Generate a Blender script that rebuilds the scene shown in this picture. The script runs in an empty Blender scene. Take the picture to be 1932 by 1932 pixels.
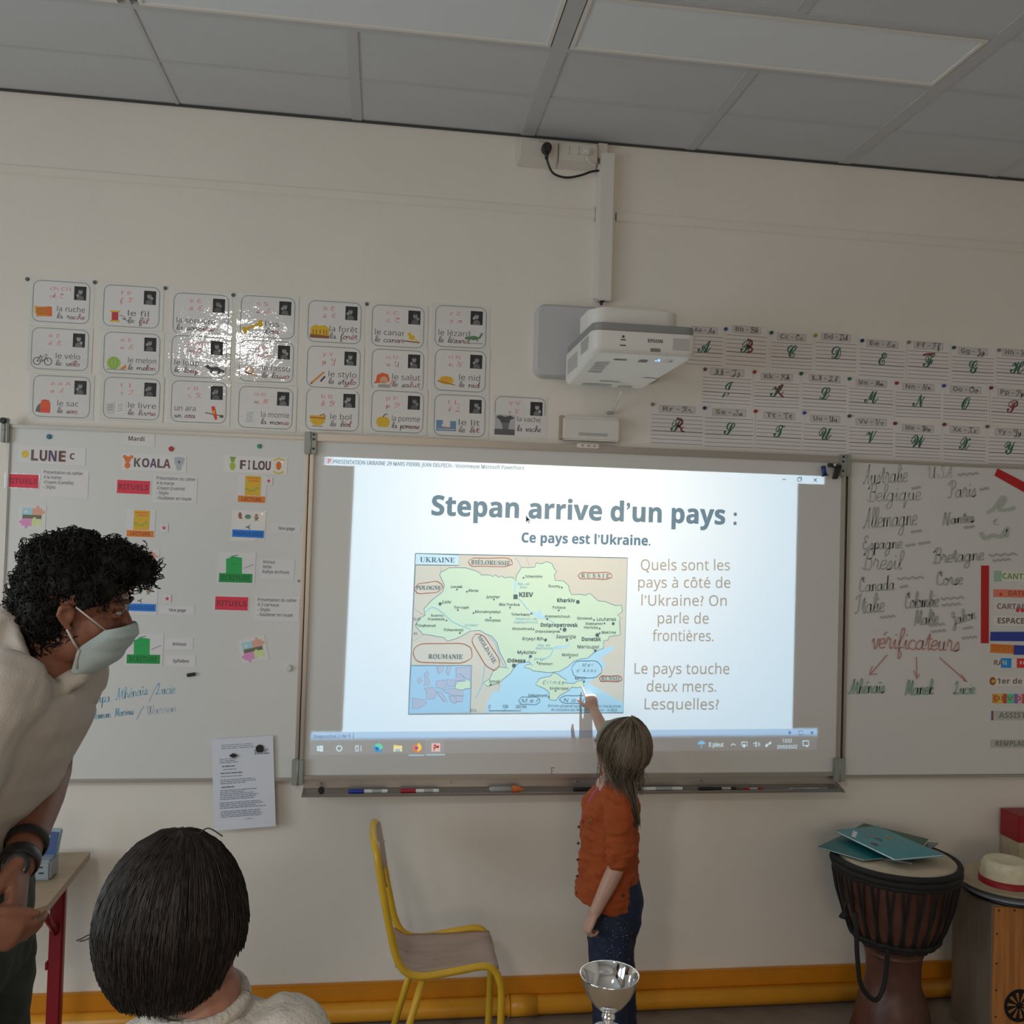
import bpy, bmesh, math, random
from mathutils import Vector, Matrix, noise
random.seed(7)
C = bpy.context.scene.collection
SC = bpy.context.scene
PI = math.pi
# ------------------------------------------------------------------ camera
F, YAW, PITCH, ROLL = 1749.77, 0.13738892, 0.02376272, 0.02913113
DW, CH = 3.389, 1.735                      # camera to wall, camera height
def cam_axes():
    cy, sy, cp, sp = math.cos(YAW), math.sin(YAW), math.cos(PITCH), math.sin(PITCH)
    f = Vector((sy*cp, cy*cp, sp)); r = Vector((cy, -sy, 0)); u = r.cross(f)
    cr, sr = math.cos(ROLL), math.sin(ROLL)
    return r*cr + u*sr, u*cr - r*sr, f
RX, UP, FW = cam_axes()
cd = bpy.data.cameras.new('camera'); cam = bpy.data.objects.new('camera', cd); C.objects.link(cam)
cam.matrix_world = Matrix(((RX.x, UP.x, -FW.x, 0), (RX.y, UP.y, -FW.y, -DW), (RX.z, UP.z, -FW.z, CH), (0, 0, 0, 1)))
cd.sensor_fit = 'HORIZONTAL'; cd.sensor_width = 36; cd.lens = 36*F/1932; cd.clip_start = .02
SC.camera = cam
SC.view_settings.view_transform = 'Standard'; SC.view_settings.look = 'None'
SC.view_settings.gamma = 1; SC.view_settings.use_curve_mapping = False
SC.view_settings.exposure = 0.0
def at(px, py, Y=0.0):
    d = RX*(px-966) - UP*(py-966) + FW*F
    t = (Y+DW)/d.y
    return Vector((d.x*t, Y, CH+d.z*t))
# ------------------------------------------------------------------ world and lights
wd = bpy.data.worlds.new('world'); SC.world = wd; wd.use_nodes = True
wd.node_tree.nodes['Background'].inputs[0].default_value = (.62, .78, 1, 1)
wd.node_tree.nodes['Background'].inputs[1].default_value = .2
def area(name, loc, size, look, power, col):
    l = bpy.data.lights.new(name, 'AREA'); l.shape = 'RECTANGLE'; l.size, l.size_y = size; l.energy = power; l.color = col
    o = bpy.data.objects.new(name, l); C.objects.link(o); o.location = loc
    o.rotation_euler = (Vector(look)-Vector(loc)).to_track_quat('-Z', 'Y').to_euler(); return o
XL, XR, YR, ZC = -3.35, 3.7, -6.8, 3.222      # room shell
LIGHTS = dict(
 left_near=((XL+.12, -2.2, 1.5), (1.7, 1.5), (0, -2.2, 1.0), 31, (.84, .96, 1)),
 left_far=((XL+.12, -4.3, 1.7), (1.7, 1.5), (0, -4.3, 1.3), 22, (.55, .80, 1)),
 rear_left=((-.1, YR+.12, 1.5), (1.7, 1.1), (.2, 0, .4), 26, (1, .78, .54)),
 rear_right=((2.5, YR+.12, 1.8), (1.7, 1.6), (2.5, 0, 1.5), 1, (1, .90, .80)),
 lamp=((-1.22, -4.2, ZC-.05), (.6, .24), (-1.18, -4.25, 0), 30, (1, .95, .88)))
for _n, _a in LIGHTS.items(): area(_n+'_light', *_a)
# ------------------------------------------------------------------ materials
MATS = {}
def lin(c): c /= 255; return c/12.92 if c <= .04045 else ((c+.055)/1.055)**2.4
def ph(r, g, b, E=.35):
    c = [lin(v)/E for v in (r, g, b)]; k = min(1, .86/max(c)); return tuple(v*k for v in c)
def mat(name, rgb, rough=.6, metal=0, bump=0, bscale=60, coat=0, var=0, vscale=5, stretch=None, emit=0, spec=.5, alpha=1, trans=0, col2=None):
    if name in MATS: return MATS[name]
    m = bpy.data.materials.new(name); m.use_nodes = True; nt = m.node_tree; b = nt.nodes['Principled BSDF']
    b.inputs['Base Color'].default_value = (*rgb, 1); b.inputs['Roughness'].default_value = rough
    b.inputs['Metallic'].default_value = metal; b.inputs['Specular IOR Level'].default_value = spec
    b.inputs['Coat Weight'].default_value = min(1, coat); b.inputs['Coat IOR'].default_value = 2.2 if coat > 1 else 1.5; b.inputs['Coat Roughness'].default_value = .04
    b.inputs['Alpha'].default_value = alpha; b.inputs['Transmission Weight'].default_value = trans
    if emit: b.inputs['Emission Color'].default_value = (*rgb, 1); b.inputs['Emission Strength'].default_value = emit
    if bump or var:
        tc = nt.nodes.new('ShaderNodeTexCoord'); mp = nt.nodes.new('ShaderNodeMapping')
        if stretch: mp.inputs['Scale'].default_value = stretch
        nt.links.new(tc.outputs['Object'], mp.inputs[0])
    if bump:
        n = nt.nodes.new('ShaderNodeTexNoise'); n.inputs['Scale'].default_value = bscale; n.inputs['Detail'].default_value = 4
        bp = nt.nodes.new('ShaderNodeBump'); bp.inputs['Strength'].default_value = min(1, bump); bp.inputs['Distance'].default_value = .002*max(1, bump)
        nt.links.new(mp.outputs[0], n.inputs[0]); nt.links.new(n.outputs['Fac'], bp.inputs['Height']); nt.links.new(bp.outputs[0], b.inputs['Normal'])
        if coat: nt.links.new(bp.outputs[0], b.inputs['Coat Normal'])
    if var:
        n = nt.nodes.new('ShaderNodeTexNoise'); n.inputs['Scale'].default_value = vscale; n.inputs['Detail'].default_value = 5
        rp = nt.nodes.new('ShaderNodeMapRange'); rp.inputs[1].default_value = .3; rp.inputs[2].default_value = .7
        mx = nt.nodes.new('ShaderNodeMix'); mx.data_type = 'RGBA'
        c2 = col2 or tuple(min(1, v*(1+var)) for v in rgb)
        mx.inputs['A'].default_value = (*[v*(1-var) for v in rgb], 1) if not col2 else (*rgb, 1); mx.inputs['B'].default_value = (*c2, 1)
        nt.links.new(mp.outputs[0], n.inputs[0]); nt.links.new(n.outputs['Fac'], rp.inputs[0])
        nt.links.new(rp.outputs[0], mx.inputs['Factor']); nt.links.new(mx.outputs['Result'], b.inputs['Base Color'])
    MATS[name] = m; return m
def ink(rgb, rough=.6):
    k = 'ink_%d_%d_%d' % tuple(int(v*255) for v in rgb)
    return mat(k, rgb, rough)
M_WALL = mat('wall_paint', (.87, .81, .735), .75, bump=.25, bscale=220, var=.03, vscale=2)
M_BOARD = mat('whiteboard_enamel', (.77, .755, .73), .42, bump=.05, bscale=300)
M_ALU = mat('brushed_aluminium', (.50, .46, .42), .38, .75, bump=.1, bscale=90, stretch=(1, 1, 20))
M_GALV = mat('galvanised_steel', (.33, .34, .32), .5, .55, bump=.1, bscale=80)
M_PAPER = mat('white_paper', (.84, .81, .81), .7, bump=.1, bscale=40)
M_PAPERC = mat('cream_paper', (.84, .79, .77), .7, bump=.1, bscale=40)
M_LAMIN = mat('laminated_card', (.86, .82, .80), .35, coat=2, bump=.65, bscale=26)
M_FILM = mat('laminate_film', (.84, .81, .77), .3, coat=2, bump=.65, bscale=22)
M_BLACK = mat('black_plastic', (.02, .02, .022), .4)
M_WPL = mat('white_plastic', (.80, .76, .71), .4)
# ------------------------------------------------------------------ mesh builder
class MB:
    def __init__(s): s.v = []; s.f = []; s.m = []; s.sm = []; s.mats = []
    def mi(s, m):
        if m not in s.mats: s.mats.append(m)
        return s.mats.index(m)
    def add(s, vs, fs, m, smooth=False):
        o = len(s.v); s.v += [Vector(v) for v in vs]; k = s.mi(m)
        for f in fs: s.f.append([i+o for i in f]); s.m.append(k); s.sm.append(smooth)
    def box(s, x0, x1, y0, y1, z0, z1, m, bev=0, mx=None):
        bm = bmesh.new(); bmesh.ops.create_cube(bm, size=1)
        for v in bm.verts: v.co = Vector(((x0+x1)/2+v.co.x*(x1-x0), (y0+y1)/2+v.co.y*(y1-y0), (z0+z1)/2+v.co.z*(z1-z0)))
        if bev: bmesh.ops.bevel(bm, geom=bm.edges[:], offset=bev, segments=8 if bev > .012 else 2, affect='EDGES', clamp_overlap=True)
        bm.verts.index_update()
        s.add([mx @ v.co if mx else v.co.copy() for v in bm.verts], [[v.index for v in f.verts] for f in bm.faces], m, False); bm.free()
    def hexa(s, q, m, bev=0, smooth=False):
        """q: 8 points, bottom ring 0-3 then top ring 4-7"""
        bm = bmesh.new(); vs = [bm.verts.new(p) for p in q]
        for f in ((0, 1, 2, 3), (4, 5, 6, 7), (0, 1, 5, 4), (1, 2, 6, 5), (2, 3, 7, 6), (3, 0, 4, 7)): bm.faces.new([vs[i] for i in f])
        bmesh.ops.recalc_face_normals(bm, faces=bm.faces[:])
        if bev: bmesh.ops.bevel(bm, geom=bm.edges[:], offset=bev, segments=3, affect='EDGES', clamp_overlap=True)
        bm.verts.index_update(); s.add([v.co.copy() for v in bm.verts], [[v.index for v in f.verts] for f in bm.faces], m, smooth); bm.free()
    def prism(s, pts, y0, y1, m):
        """outline in (x,z) extruded from y0 to y1"""
        n = len(pts); vs = [(p[0], y0, p[1]) for p in pts]+[(p[0], y1, p[1]) for p in pts]
        fs = [list(range(n)), list(range(2*n-1, n-1, -1))]+[(i, (i+1) % n, n+(i+1) % n, n+i) for i in range(n)]
        s.add(vs, fs, m)
    def rplate(s, x0, x1, z0, z1, r, y0, y1, m, n=6):
        """rounded rectangle facing the room"""
        P = []
        for cx, cz, a0 in ((x1-r, z0+r, -90), (x1-r, z1-r, 0), (x0+r, z1-r, 90), (x0+r, z0+r, 180)):
            for i in range(n+1): a = math.radians(a0+90*i/n); P.append((cx+r*math.cos(a), cz+r*math.sin(a)))
        k = len(P); cx, cz = (x0+x1)/2, (z0+z1)/2; e = .008
        Q = [(cx+(x-cx)*(1-2*e/(x1-x0)), cz+(z-cz)*(1-2*e/(z1-z0))) for x, z in P]
        vs = [(x, y1, z) for x, z in P]+[(x, y0+e, z) for x, z in P]+[(x, y0, z) for x, z in Q]
        s.add(vs, [(j*k+i, j*k+(i+1) % k, (j+1)*k+(i+1) % k, (j+1)*k+i) for j in (0, 1) for i in range(k)], m, True); s.add(vs[2*k:], [list(range(k))], m); s.add(vs[:k], [list(range(k))], m)
    def tray(s, x0, x1, y0, y1, zb, zt, rf, rb, m, e=.014, n=8, taper=0):
        """box rounded in plan, softened at the bottom; zb is (front, back)"""
        P = []
        for cx, cy, a0, r in ((x1-rf, y0+rf, -90, rf), (x1-rb, y1-rb, 0, rb), (x0+rb, y1-rb, 90, rb), (x0+rf, y0+rf, 180, rf)):
            for i in range(n+1): a = math.radians(a0+90*i/n); P.append((cx+r*math.cos(a), cy+r*math.sin(a)))
        k = len(P); xm, ym = (x0+x1)/2, (y0+y1)/2; zz = lambda y: zb[0]+(zb[1]-zb[0])*(y-y0)/(y1-y0); vs = []
        for ins, up in ((e, 0), (e*.35, e*.3), (0, e), (0, None)):
            for x, y in P:
                X = xm+(x-xm)*(1-2*ins/(x1-x0)); Y = ym+(y-ym)*(1-2*ins/(y1-y0)); t = (Y-y0)/(y1-y0); X -= taper*t*max(0, (X-xm)/(x1-xm)) if up is not None else 0
                vs.append((X, Y, zz(Y)+up if up is not None else zt))
        s.add(vs, [(j*k+i, j*k+(i+1) % k, (j+1)*k+(i+1) % k, (j+1)*k+i) for j in range(3) for i in range(k)], m, True); s.add(vs[:k], [list(range(k))], m); s.add(vs[3*k:], [list(range(k))], m)
    def tube(s, pts, rad, m, n=10, side=None, caps=True, smooth=True, ball=False):
        pts = [Vector(p) for p in pts]; k = len(pts)
        if not isinstance(rad, (list, tuple)): rad = [rad]*k
        rad = [r if isinstance(r, (list, tuple)) else (r, r) for r in rad]
        if ball:
            t0 = (pts[0]-pts[1]).normalized(); t1 = (pts[-1]-pts[-2]).normalized(); a, b = rad[0], rad[-1]; e0 = []; e1 = []
            for an in (.95, .6, .3):
                cs, sn = math.cos(an*PI/2), math.sin(an*PI/2)
                e0.append((pts[0]+t0*sn*min(a), (a[0]*cs, a[1]*cs))); e1.append((pts[-1]+t1*sn*min(b), (b[0]*cs, b[1]*cs)))
            pts = [p for p, _ in e0]+pts+[p for p, _ in e1[::-1]]; rad = [r for _, r in e0]+rad+[r for _, r in e1[::-1]]; k = len(pts)
        tan = [(pts[min(i+1, k-1)]-pts[max(i-1, 0)]).normalized() for i in range(k)]
        ref = Vector(side) if side else (Vector((0, 0, 1)) if abs(tan[0].z) < .9 else Vector((1, 0, 0)))
        vs = []
        for i in range(k):
            a = ref-tan[i]*ref.dot(tan[i]); a.normalize(); b = tan[i].cross(a)
            if not side: ref = a
            for j in range(n):
                t = 2*PI*j/n; vs.append(pts[i]+a*math.cos(t)*rad[i][0]+b*math.sin(t)*rad[i][1])
        fs = [(i*n+j, i*n+(j+1) % n, (i+1)*n+(j+1) % n, (i+1)*n+j) for i in range(k-1) for j in range(n)]
        if caps: fs += [list(range(n))[::-1], [(k-1)*n+j for j in range(n)]]
        s.add(vs, fs, m, smooth)
    def lathe(s, prof, cx, cy, m, n=32, smooth=True, mx=None):
        vs = []; k = len(prof)
        for r, z in prof:
            for j in range(n):
                t = 2*PI*j/n; p = Vector((cx+r*math.cos(t), cy+r*math.sin(t), z)); vs.append(mx @ p if mx else p)
        fs = [(i*n+j, i*n+(j+1) % n, (i+1)*n+(j+1) % n, (i+1)*n+j) for i in range(k-1) for j in range(n)]
        s.add(vs, fs, m, smooth)
    def disc(s, c, r, axis, h, m, n=16, bev=True):
        c = Vector(c); a = Vector(axis).normalized()
        if bev: s.tube([c, c+a*h*.7, c+a*h], [r, r, r*.8], m, n, smooth=False)
        else: s.tube([c, c+a*h], [r, r], m, n, smooth=False)
    def ell(s, c, r, m, R=None, n=16):
        c = Vector(c); vs = []; k = n//2+1
        for i in range(k+1):
            th = PI*i/k
            for j in range(n):
                t = 2*PI*j/n; p = Vector((r[0]*math.sin(th)*math.cos(t), r[1]*math.sin(th)*math.sin(t), r[2]*math.cos(th)))
                vs.append(c+(R @ p if R else p))
        fs = [(i*n+j, (i+1)*n+j, (i+1)*n+(j+1) % n, i*n+(j+1) % n) for i in range(k) for j in range(n)]
        s.add(vs, fs, m, True)
def _w(o): return Vector(o['_w'])
def link(name, me, parent, org, label=None):
    o = bpy.data.objects.new(name, me); C.objects.link(o); org = Vector(org)
    if parent is not None: o.parent = parent; o.location = org-_w(parent)
    else: o.location = org
    o['_w'] = list(org)
    if label: o['label'] = label
    return o
def mb_build(s, name, parent=None, org=None, label=None):
    if org is None: org = _w(parent) if parent is not None else sum(s.v, Vector())/max(1, len(s.v))
    org = Vector(org)
    me = bpy.data.meshes.new(name); me.from_pydata([v-org for v in s.v], [], s.f)
    for m in s.mats: me.materials.append(m)
    me.polygons.foreach_set('material_index', s.m); me.polygons.foreach_set('use_smooth', s.sm); me.update()
    return link(name, me, parent, org, label)
MB.build = mb_build
def tag(o, label, cat, group=None):
    o['label'] = label; o['category'] = cat
    if group: o['group'] = group
    return o
def thing(name, label, cat, org, group=None):
    return tag(link(name, None, None, org), label, cat, group)
def struct(o): o['kind'] = 'structure'; return o
def remesh(mb, voxel, smooth=4, disp=None):
    """union of the closed pieces as one continuous surface"""
    me = bpy.data.meshes.new('tmp'); me.from_pydata(mb.v, [], mb.f)
    for m in mb.mats: me.materials.append(m)
    o = bpy.data.objects.new('tmp', me); C.objects.link(o)
    r = o.modifiers.new('r', 'REMESH'); r.mode = 'VOXEL'; r.voxel_size = voxel
    s = o.modifiers.new('s', 'SMOOTH'); s.iterations = smooth; s.factor = .5
    dg = bpy.context.evaluated_depsgraph_get(); dg.update()
    n = bpy.data.meshes.new_from_object(o.evaluated_get(dg)); bpy.data.objects.remove(o)
    out = MB(); k = mb.mats[0]; vs = [v.co.copy() for v in n.vertices]
    if disp:
        nr = [v.normal.copy() for v in n.vertices]; vs = [v+nn*disp(v) for v, nn in zip(vs, nr)]
    out.add(vs, [list(p.vertices) for p in n.polygons], k, True); bpy.data.meshes.remove(n); return out
# ------------------------------------------------------------------ lettering
_tc = {}
ALPH = {'sans': (0x1D5A0, 0x1D5BA, 0x1D7E2), 'bold': (0x1D5D4, 0x1D5EE, 0x1D7EC), 'serif': (0x1D400, 0x1D41A, 0x1D7CE), 'italic': (0x1D434, 0x1D44E, 0), 'script': (0x1D4D0, 0x1D4EA, 0)}
STRIP = {'é': ('e', '/'), 'è': ('e', '\\'), 'ê': ('e', '^'), 'à': ('a', '\\'), 'ô': ('o', '^'), 'É': ('E', '/'), 'ï': ('i', ''), 'È': ('E', '\\'), 'Ê': ('E', '^')}
def fancy(ch, st):
    A, a, d = ALPH[st]
    if st == 'italic' and ch == 'h': return '\u210e'
    if 'A' <= ch <= 'Z': return chr(A+ord(ch)-65)
    if 'a' <= ch <= 'z': return chr(a+ord(ch)-97)
    if '0' <= ch <= '9' and d: return chr(d+ord(ch)-48)
    return '\u2019' if ch == "'" else ch
def raw(s, off, ls):
    cu = bpy.data.curves.new('t', 'FONT'); cu.body = s; cu.size = 1; cu.resolution_u = 2; cu.offset = off; cu.space_character = ls
    o = bpy.data.objects.new('t', cu); me = bpy.data.meshes.new_from_object(o)
    vs = [(v.co.x, v.co.y) for v in me.vertices]; fs = [list(p.vertices) for p in me.polygons]
    bpy.data.objects.remove(o); bpy.data.curves.remove(cu); bpy.data.meshes.remove(me); return vs, fs
def glyphs(s, bold=0, ls=1.0, st=None):
    """flat letter outlines as faces, x scaled to 0..1"""
    if st is None: st = 'bold' if bold >= .02 else 'sans'
    k = (s, bold, ls, st)
    if k in _tc: return _tc[k]
    pl = ''.join(STRIP.get(c, (c,))[0] for c in s); off = .012 if bold >= .03 else 0 if (bold >= .02 or bold < .006) else .010
    fx = [fancy(c, st) for c in pl]; vs, fs = raw(''.join(fx), off, ls)
    for i, c in enumerate(s):
        ac = STRIP.get(c, ('', ''))[1]
        if not ac: continue
        w, _ = raw(''.join(fx[:i+1]), off, ls); x1 = max(v[0] for v in w); w, _ = raw(fx[i], off, ls); m = x1-(max(v[0] for v in w)-min(v[0] for v in w))/2; y = .60 if c.islower() else .76; t = .045 if st == 'sans' else .07
        for a, b in {'/': [((-.05, 0), (.07, .13))], '\\': [((.05, 0), (-.07, .13))], '^': [((-.12, 0), (0, .13)), ((.12, 0), (0, .13))]}[ac]:
            n = len(vs); vs += [(m+a[0]-t, y+a[1]), (m+a[0]+t, y+a[1]), (m+b[0]+t, y+b[1]), (m+b[0]-t, y+b[1])]; fs.append([n, n+1, n+2, n+3])
    x0 = min(v[0] for v in vs); x1 = max(v[0] for v in vs); vs = [((x-x0)/(x1-x0), y) for x, y in vs]
    _tc[k] = (vs, fs, x1-x0); return _tc[k]
CAP = .715
G = dict(a="4,4 2,5 0,3 0,1 2,0 4,2 4,5 4,1 5,0 6,1", b="0,1 2,4 3,9 2,11 1,9 1,1 2,0 4,1 4,3 3,5 5,4", c="4,4 2,5 0,3 0,1 2,0 4,0 5,1",
 d="4,4 2,5 0,3 0,1 2,0 4,2 4,11 4,1 5,0 6,1", e="0,2 3,3 3,5 1,5 0,3 0,1 2,0 4,1", f="0,2 3,8 3,11 2,11 1,8 1,-4 2,-5 3,-3 1,0 4,1",
 g="4,4 2,5 0,3 0,1 2,0 4,2 4,5 4,-3 2,-5 0,-4 2,-1 6,1", h="0,1 3,8 2,11 1,9 1,0 1,3 3,5 4,4 4,1 5,0 6,1", i="0,2 1,5 1,1 2,0 3,1;1,7 1,8",
 j="0,2 2,5 2,-3 1,-5 0,-4 2,-1 4,1;2,7 2,8", k="0,1 3,8 2,11 1,9 1,0 1,3 3,5 4,4 2,2 4,0 5,1", l="0,1 3,8 2,11 1,9 1,1 2,0 3,1",
 m="0,3 1,5 1,0 1,3 3,5 4,4 4,0 4,3 6,5 7,4 7,1 8,0 9,1", n="0,3 1,5 1,0 1,3 3,5 4,4 4,1 5,0 6,1", o="3,5 1,5 0,3 0,1 2,0 4,1 4,4 2,5 3,4 5,4",
 p="0,2 1,5 1,-5 1,3 3,5 4,4 4,1 3,0 1,1 5,1", q="4,4 2,5 0,3 0,1 2,0 4,2 4,5 4,-5 6,1", r="0,2 1,6 2,5 3,5 3,1 4,0 5,1", s="0,1 2,5 3,2 2,0 0,0 2,0 4,1",
 t="0,2 2,9 2,1 3,0 4,1;0,6 4,6", u="0,2 1,5 1,1 2,0 4,1 4,5 4,1 5,0 6,1", v="0,3 1,5 2,0 3,0 4,4 4,5 5,4", w="0,3 1,5 1,1 2,0 4,1 4,5 4,1 5,0 7,1 7,5 8,4",
 x="0,4 2,5 2,1 4,0;4,5 2,4 1,0 0,1", y="0,2 1,5 1,1 2,0 4,1 4,5 4,-3 2,-5 0,-4 2,-1 6,1", z="0,4 1,5 4,5 1,0 3,0 4,1",
 A="0,1 1,0 3,4 5,11 5,1 6,0;2,4 5,4", B="1,9 0,8 2,11 5,11 6,9 5,6 3,6 5,6 6,3 5,0 2,0;3,11 2,5 2,0 0,1", C="5,9 4,11 3,9 5,7 3,10 1,8 1,2 3,0 6,1;1,10 3,11",
 D="3,11 2,5 2,0 0,1 1,0 5,0 7,4 6,9 4,11 1,11 0,9", E="5,9 4,11 2,10 2,7 4,6 1,5 1,2 3,0 6,2", F="0,8 1,10 3,11 7,11;4,11 3,5 3,1 1,0 0,1;2,5 5,6",
 G="5,8 4,11 2,9 3,6 5,7 5,3 5,-3 3,-5 2,-3 6,1", H="0,9 2,11 2,1 0,1;6,11 5,5 5,1 7,0;2,5 5,6", I="0,8 2,10 5,11;4,11 3,2 1,0 0,1", J="0,8 2,10 6,11;4,11 4,-3 2,-5 1,-3 6,1",
 K="0,8 2,11 2,1 0,0;7,10 6,11 3,6 5,5 6,1 7,0", L="1,8 3,11 4,9 3,4 2,0 0,1 2,1 5,0 7,1", M="0,0 1,1 2,10 3,10 4,1 7,11 7,1 8,0", N="0,0 1,1 2,10 3,10 5,0 6,1 7,10 8,11",
 O="4,11 1,9 0,5 2,0 5,1 6,6 4,11 3,9 5,9", P="1,8 0,9 3,11 6,10 6,7 3,5;3,11 3,2 1,0 0,1", R="1,8 0,9 3,11 6,10 6,7 3,5 5,4 6,1 7,0;3,11 3,2 1,0 0,1",
 S="5,9 4,11 3,8 5,4 4,0 1,0 0,2 2,3", T="0,8 1,10 6,11;4,11 3,4 4,0 6,1", U="0,8 2,11 2,3 3,0 6,1 6,11 6,1 8,0", V="0,8 2,11 2,3 4,0 6,9 7,10",
 W="0,8 2,11 2,2 3,0 5,3 5,10 5,2 6,0 8,5 8,11", X="0,9 2,11 3,8 3,2 5,0 6,1;6,10 5,11 3,9 3,2 1,0 0,1", Y="0,8 2,11 2,6 4,5 6,7 6,11 6,-3 4,-5 3,-3 7,1")
ACC = {'é': ('e', "2,7 4,9"), 'è': ('e', "1,9 3,7"), 'ê': ('e', "1,7 2,9 3,7"), 'ï': ('i', "0,7 0,8;2,7 2,8"), "'": ('', "0,9 0,11"), '/': ('', "0,-3 5,13"), '-': ('', "0,3 4,3"), '.': ('', "0,0 1,0"), ':': ('', "0,0 0,1;0,4 0,5")}
def cat(P, k=4):
    out = []; n = len(P)
    for i in range(n-1):
        a, b, c, d = P[max(i-1, 0)], P[i], P[i+1], P[min(i+2, n-1)]
        for j in range(k):
            t = j/k; out.append(tuple(.5*((2*b[q])+(-a[q]+c[q])*t+(2*a[q]-5*b[q]+4*c[q]-d[q])*t*t+(-a[q]+3*b[q]-3*c[q]+d[q])*t**3) for q in range(len(b))))
    out.append(tuple(P[-1])); return out
def hand_strokes(s):
    x = 0; out = []
    for ch in s:
        if ch == ' ': x += 5; continue
        base, acc = (ch, '') if ch in G else ACC.get(ch, ('o', ''))
        pts = []
        for st in (G[base] if base else '').split(';')+acc.split(';'):
            if st.strip(): pts.append([(float(a), float(b)) for a, b in (p.split(',') for p in st.split())])
        w = max(p[0] for st in pts for p in st)
        out += [cat([(x+a, b) for a, b in st]) for st in pts]; x += w+(.2 if ch.islower() and base else 1.2)
    return out, x
class Canvas:
    """flat print on the wall plane at depth Y; f maps canvas units to (X,Z)"""
    def __init__(s, f, Y, mb=None, step=2.5e-5): s.f = f; s.Y = Y; s.mb = mb or MB(); s.k = 0; s.step = step
    hold = False
    def lay(s):
        if not s.hold: s.k += 1
        return s.Y-s.step*s.k
    def poly(s, pts, col):
        y = s.lay(); P = [s.f(*p) for p in pts]; s.mb.add([(a, y, b) for a, b in P], [list(range(len(P)))], ink(col) if isinstance(col, tuple) else col)
    def rect(s, u0, v0, u1, v1, col): s.poly([(u0, v0), (u1, v0), (u1, v1), (u0, v1)], col)
    def circ(s, u, v, r, col, ry=None, n=14): s.poly([(u+r*math.cos(2*PI*i/n), v+(ry or r)*math.sin(2*PI*i/n)) for i in range(n)], col)
    def stroke(s, pts, w, col, closed=False, smooth=False, raw=False):
        if smooth: pts = cat(pts+[pts[0]] if closed else pts)
        P = [Vector(s.f(*p)) for p in pts] if not raw else [Vector(p) for p in pts]
        if closed and not smooth: P.append(P[0])
        if len(P) < 2: return
        if not raw: w = w*s.unit(*pts[0])
        y = s.lay(); vs = []; n = len(P)
        for i in range(n):
            t = P[min(i+1, n-1)]-P[max(i-1, 0)]
            if t.length < 1e-9: t = Vector((1, 0))
            t.normalize(); nn = Vector((-t.y, t.x))*w/2
            vs += [(P[i].x+nn.x, y, P[i].y+nn.y), (P[i].x-nn.x, y, P[i].y-nn.y)]
        s.mb.add(vs, [(2*i, 2*i+1, 2*i+3, 2*i+2) for i in range(n-1)], ink(col) if isinstance(col, tuple) else col)
    def unit(s, u, v): return (Vector(s.f(u+5, v))-Vector(s.f(u-5, v))).length/10
    def frame(s, p0, p1):
        a, b = Vector(s.f(*p0)), Vector(s.f(*p1)); d = b-a; up = Vector((-d.y, d.x)).normalized(); return a, d, up
    def text(s, t, u0, v0, u1, v1, h, col, bold=0, shear=0, ls=1, st=None):
        vs, fs, w = glyphs(t, bold, ls, st); a, d, up = s.frame((u0, v0), (u1, v1)); hh = h*s.unit(u0, v0)/CAP; y = s.lay(); dn = d.normalized(); out = []
        for x, yy in vs: p = a+d*x+up*yy*hh+dn*yy*hh*shear; out.append((p.x, y, p.y))
        s.mb.add(out, fs, ink(col) if isinstance(col, tuple) else col)
    def hand(s, t, u0, v0, u1, v1, h, col, w=1.4, shear=.15):
        st, W = hand_strokes(t); a, d, up = s.frame((u0, v0), (u1, v1)); hh = h*s.unit(u0, v0)/11; dn = d.normalized(); ww = w*s.unit(u0, v0)
        for P in st: s.stroke([tuple(a+d*(x/W)+up*y*hh+dn*y*hh*shear) for x, y in P], ww, col, raw=True)
    def rrect(s, u0, v0, u1, v1, r, w, col):
        P = []
        for cx, cy, a0 in ((u1-r, v0+r, -90), (u1-r, v1-r, 0), (u0+r, v1-r, 90), (u0+r, v0+r, 180)):
            for i in range(5): a = math.radians(a0+90*i/4); P.append((cx+r*math.cos(a), cy+r*math.sin(a)))
        s.stroke(P, w, col, closed=True)
def pxmap(Y): return lambda u, v: (lambda p: (p.x, p.z))(at(u, v, Y))
def local(cx, cy, Y, ang=0):
    o = at(cx, cy, Y); sx = (at(cx+10, cy, Y)-at(cx-10, cy, Y)).length/20; sz = (at(cx, cy+10, Y)-at(cx, cy-10, Y)).length/20
    c, s = math.cos(math.radians(ang)), math.sin(math.radians(ang))
    return lambda u, v: (o.x+(u*sx*c-v*sz*s), o.z-(u*sx*s+v*sz*c))
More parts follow.
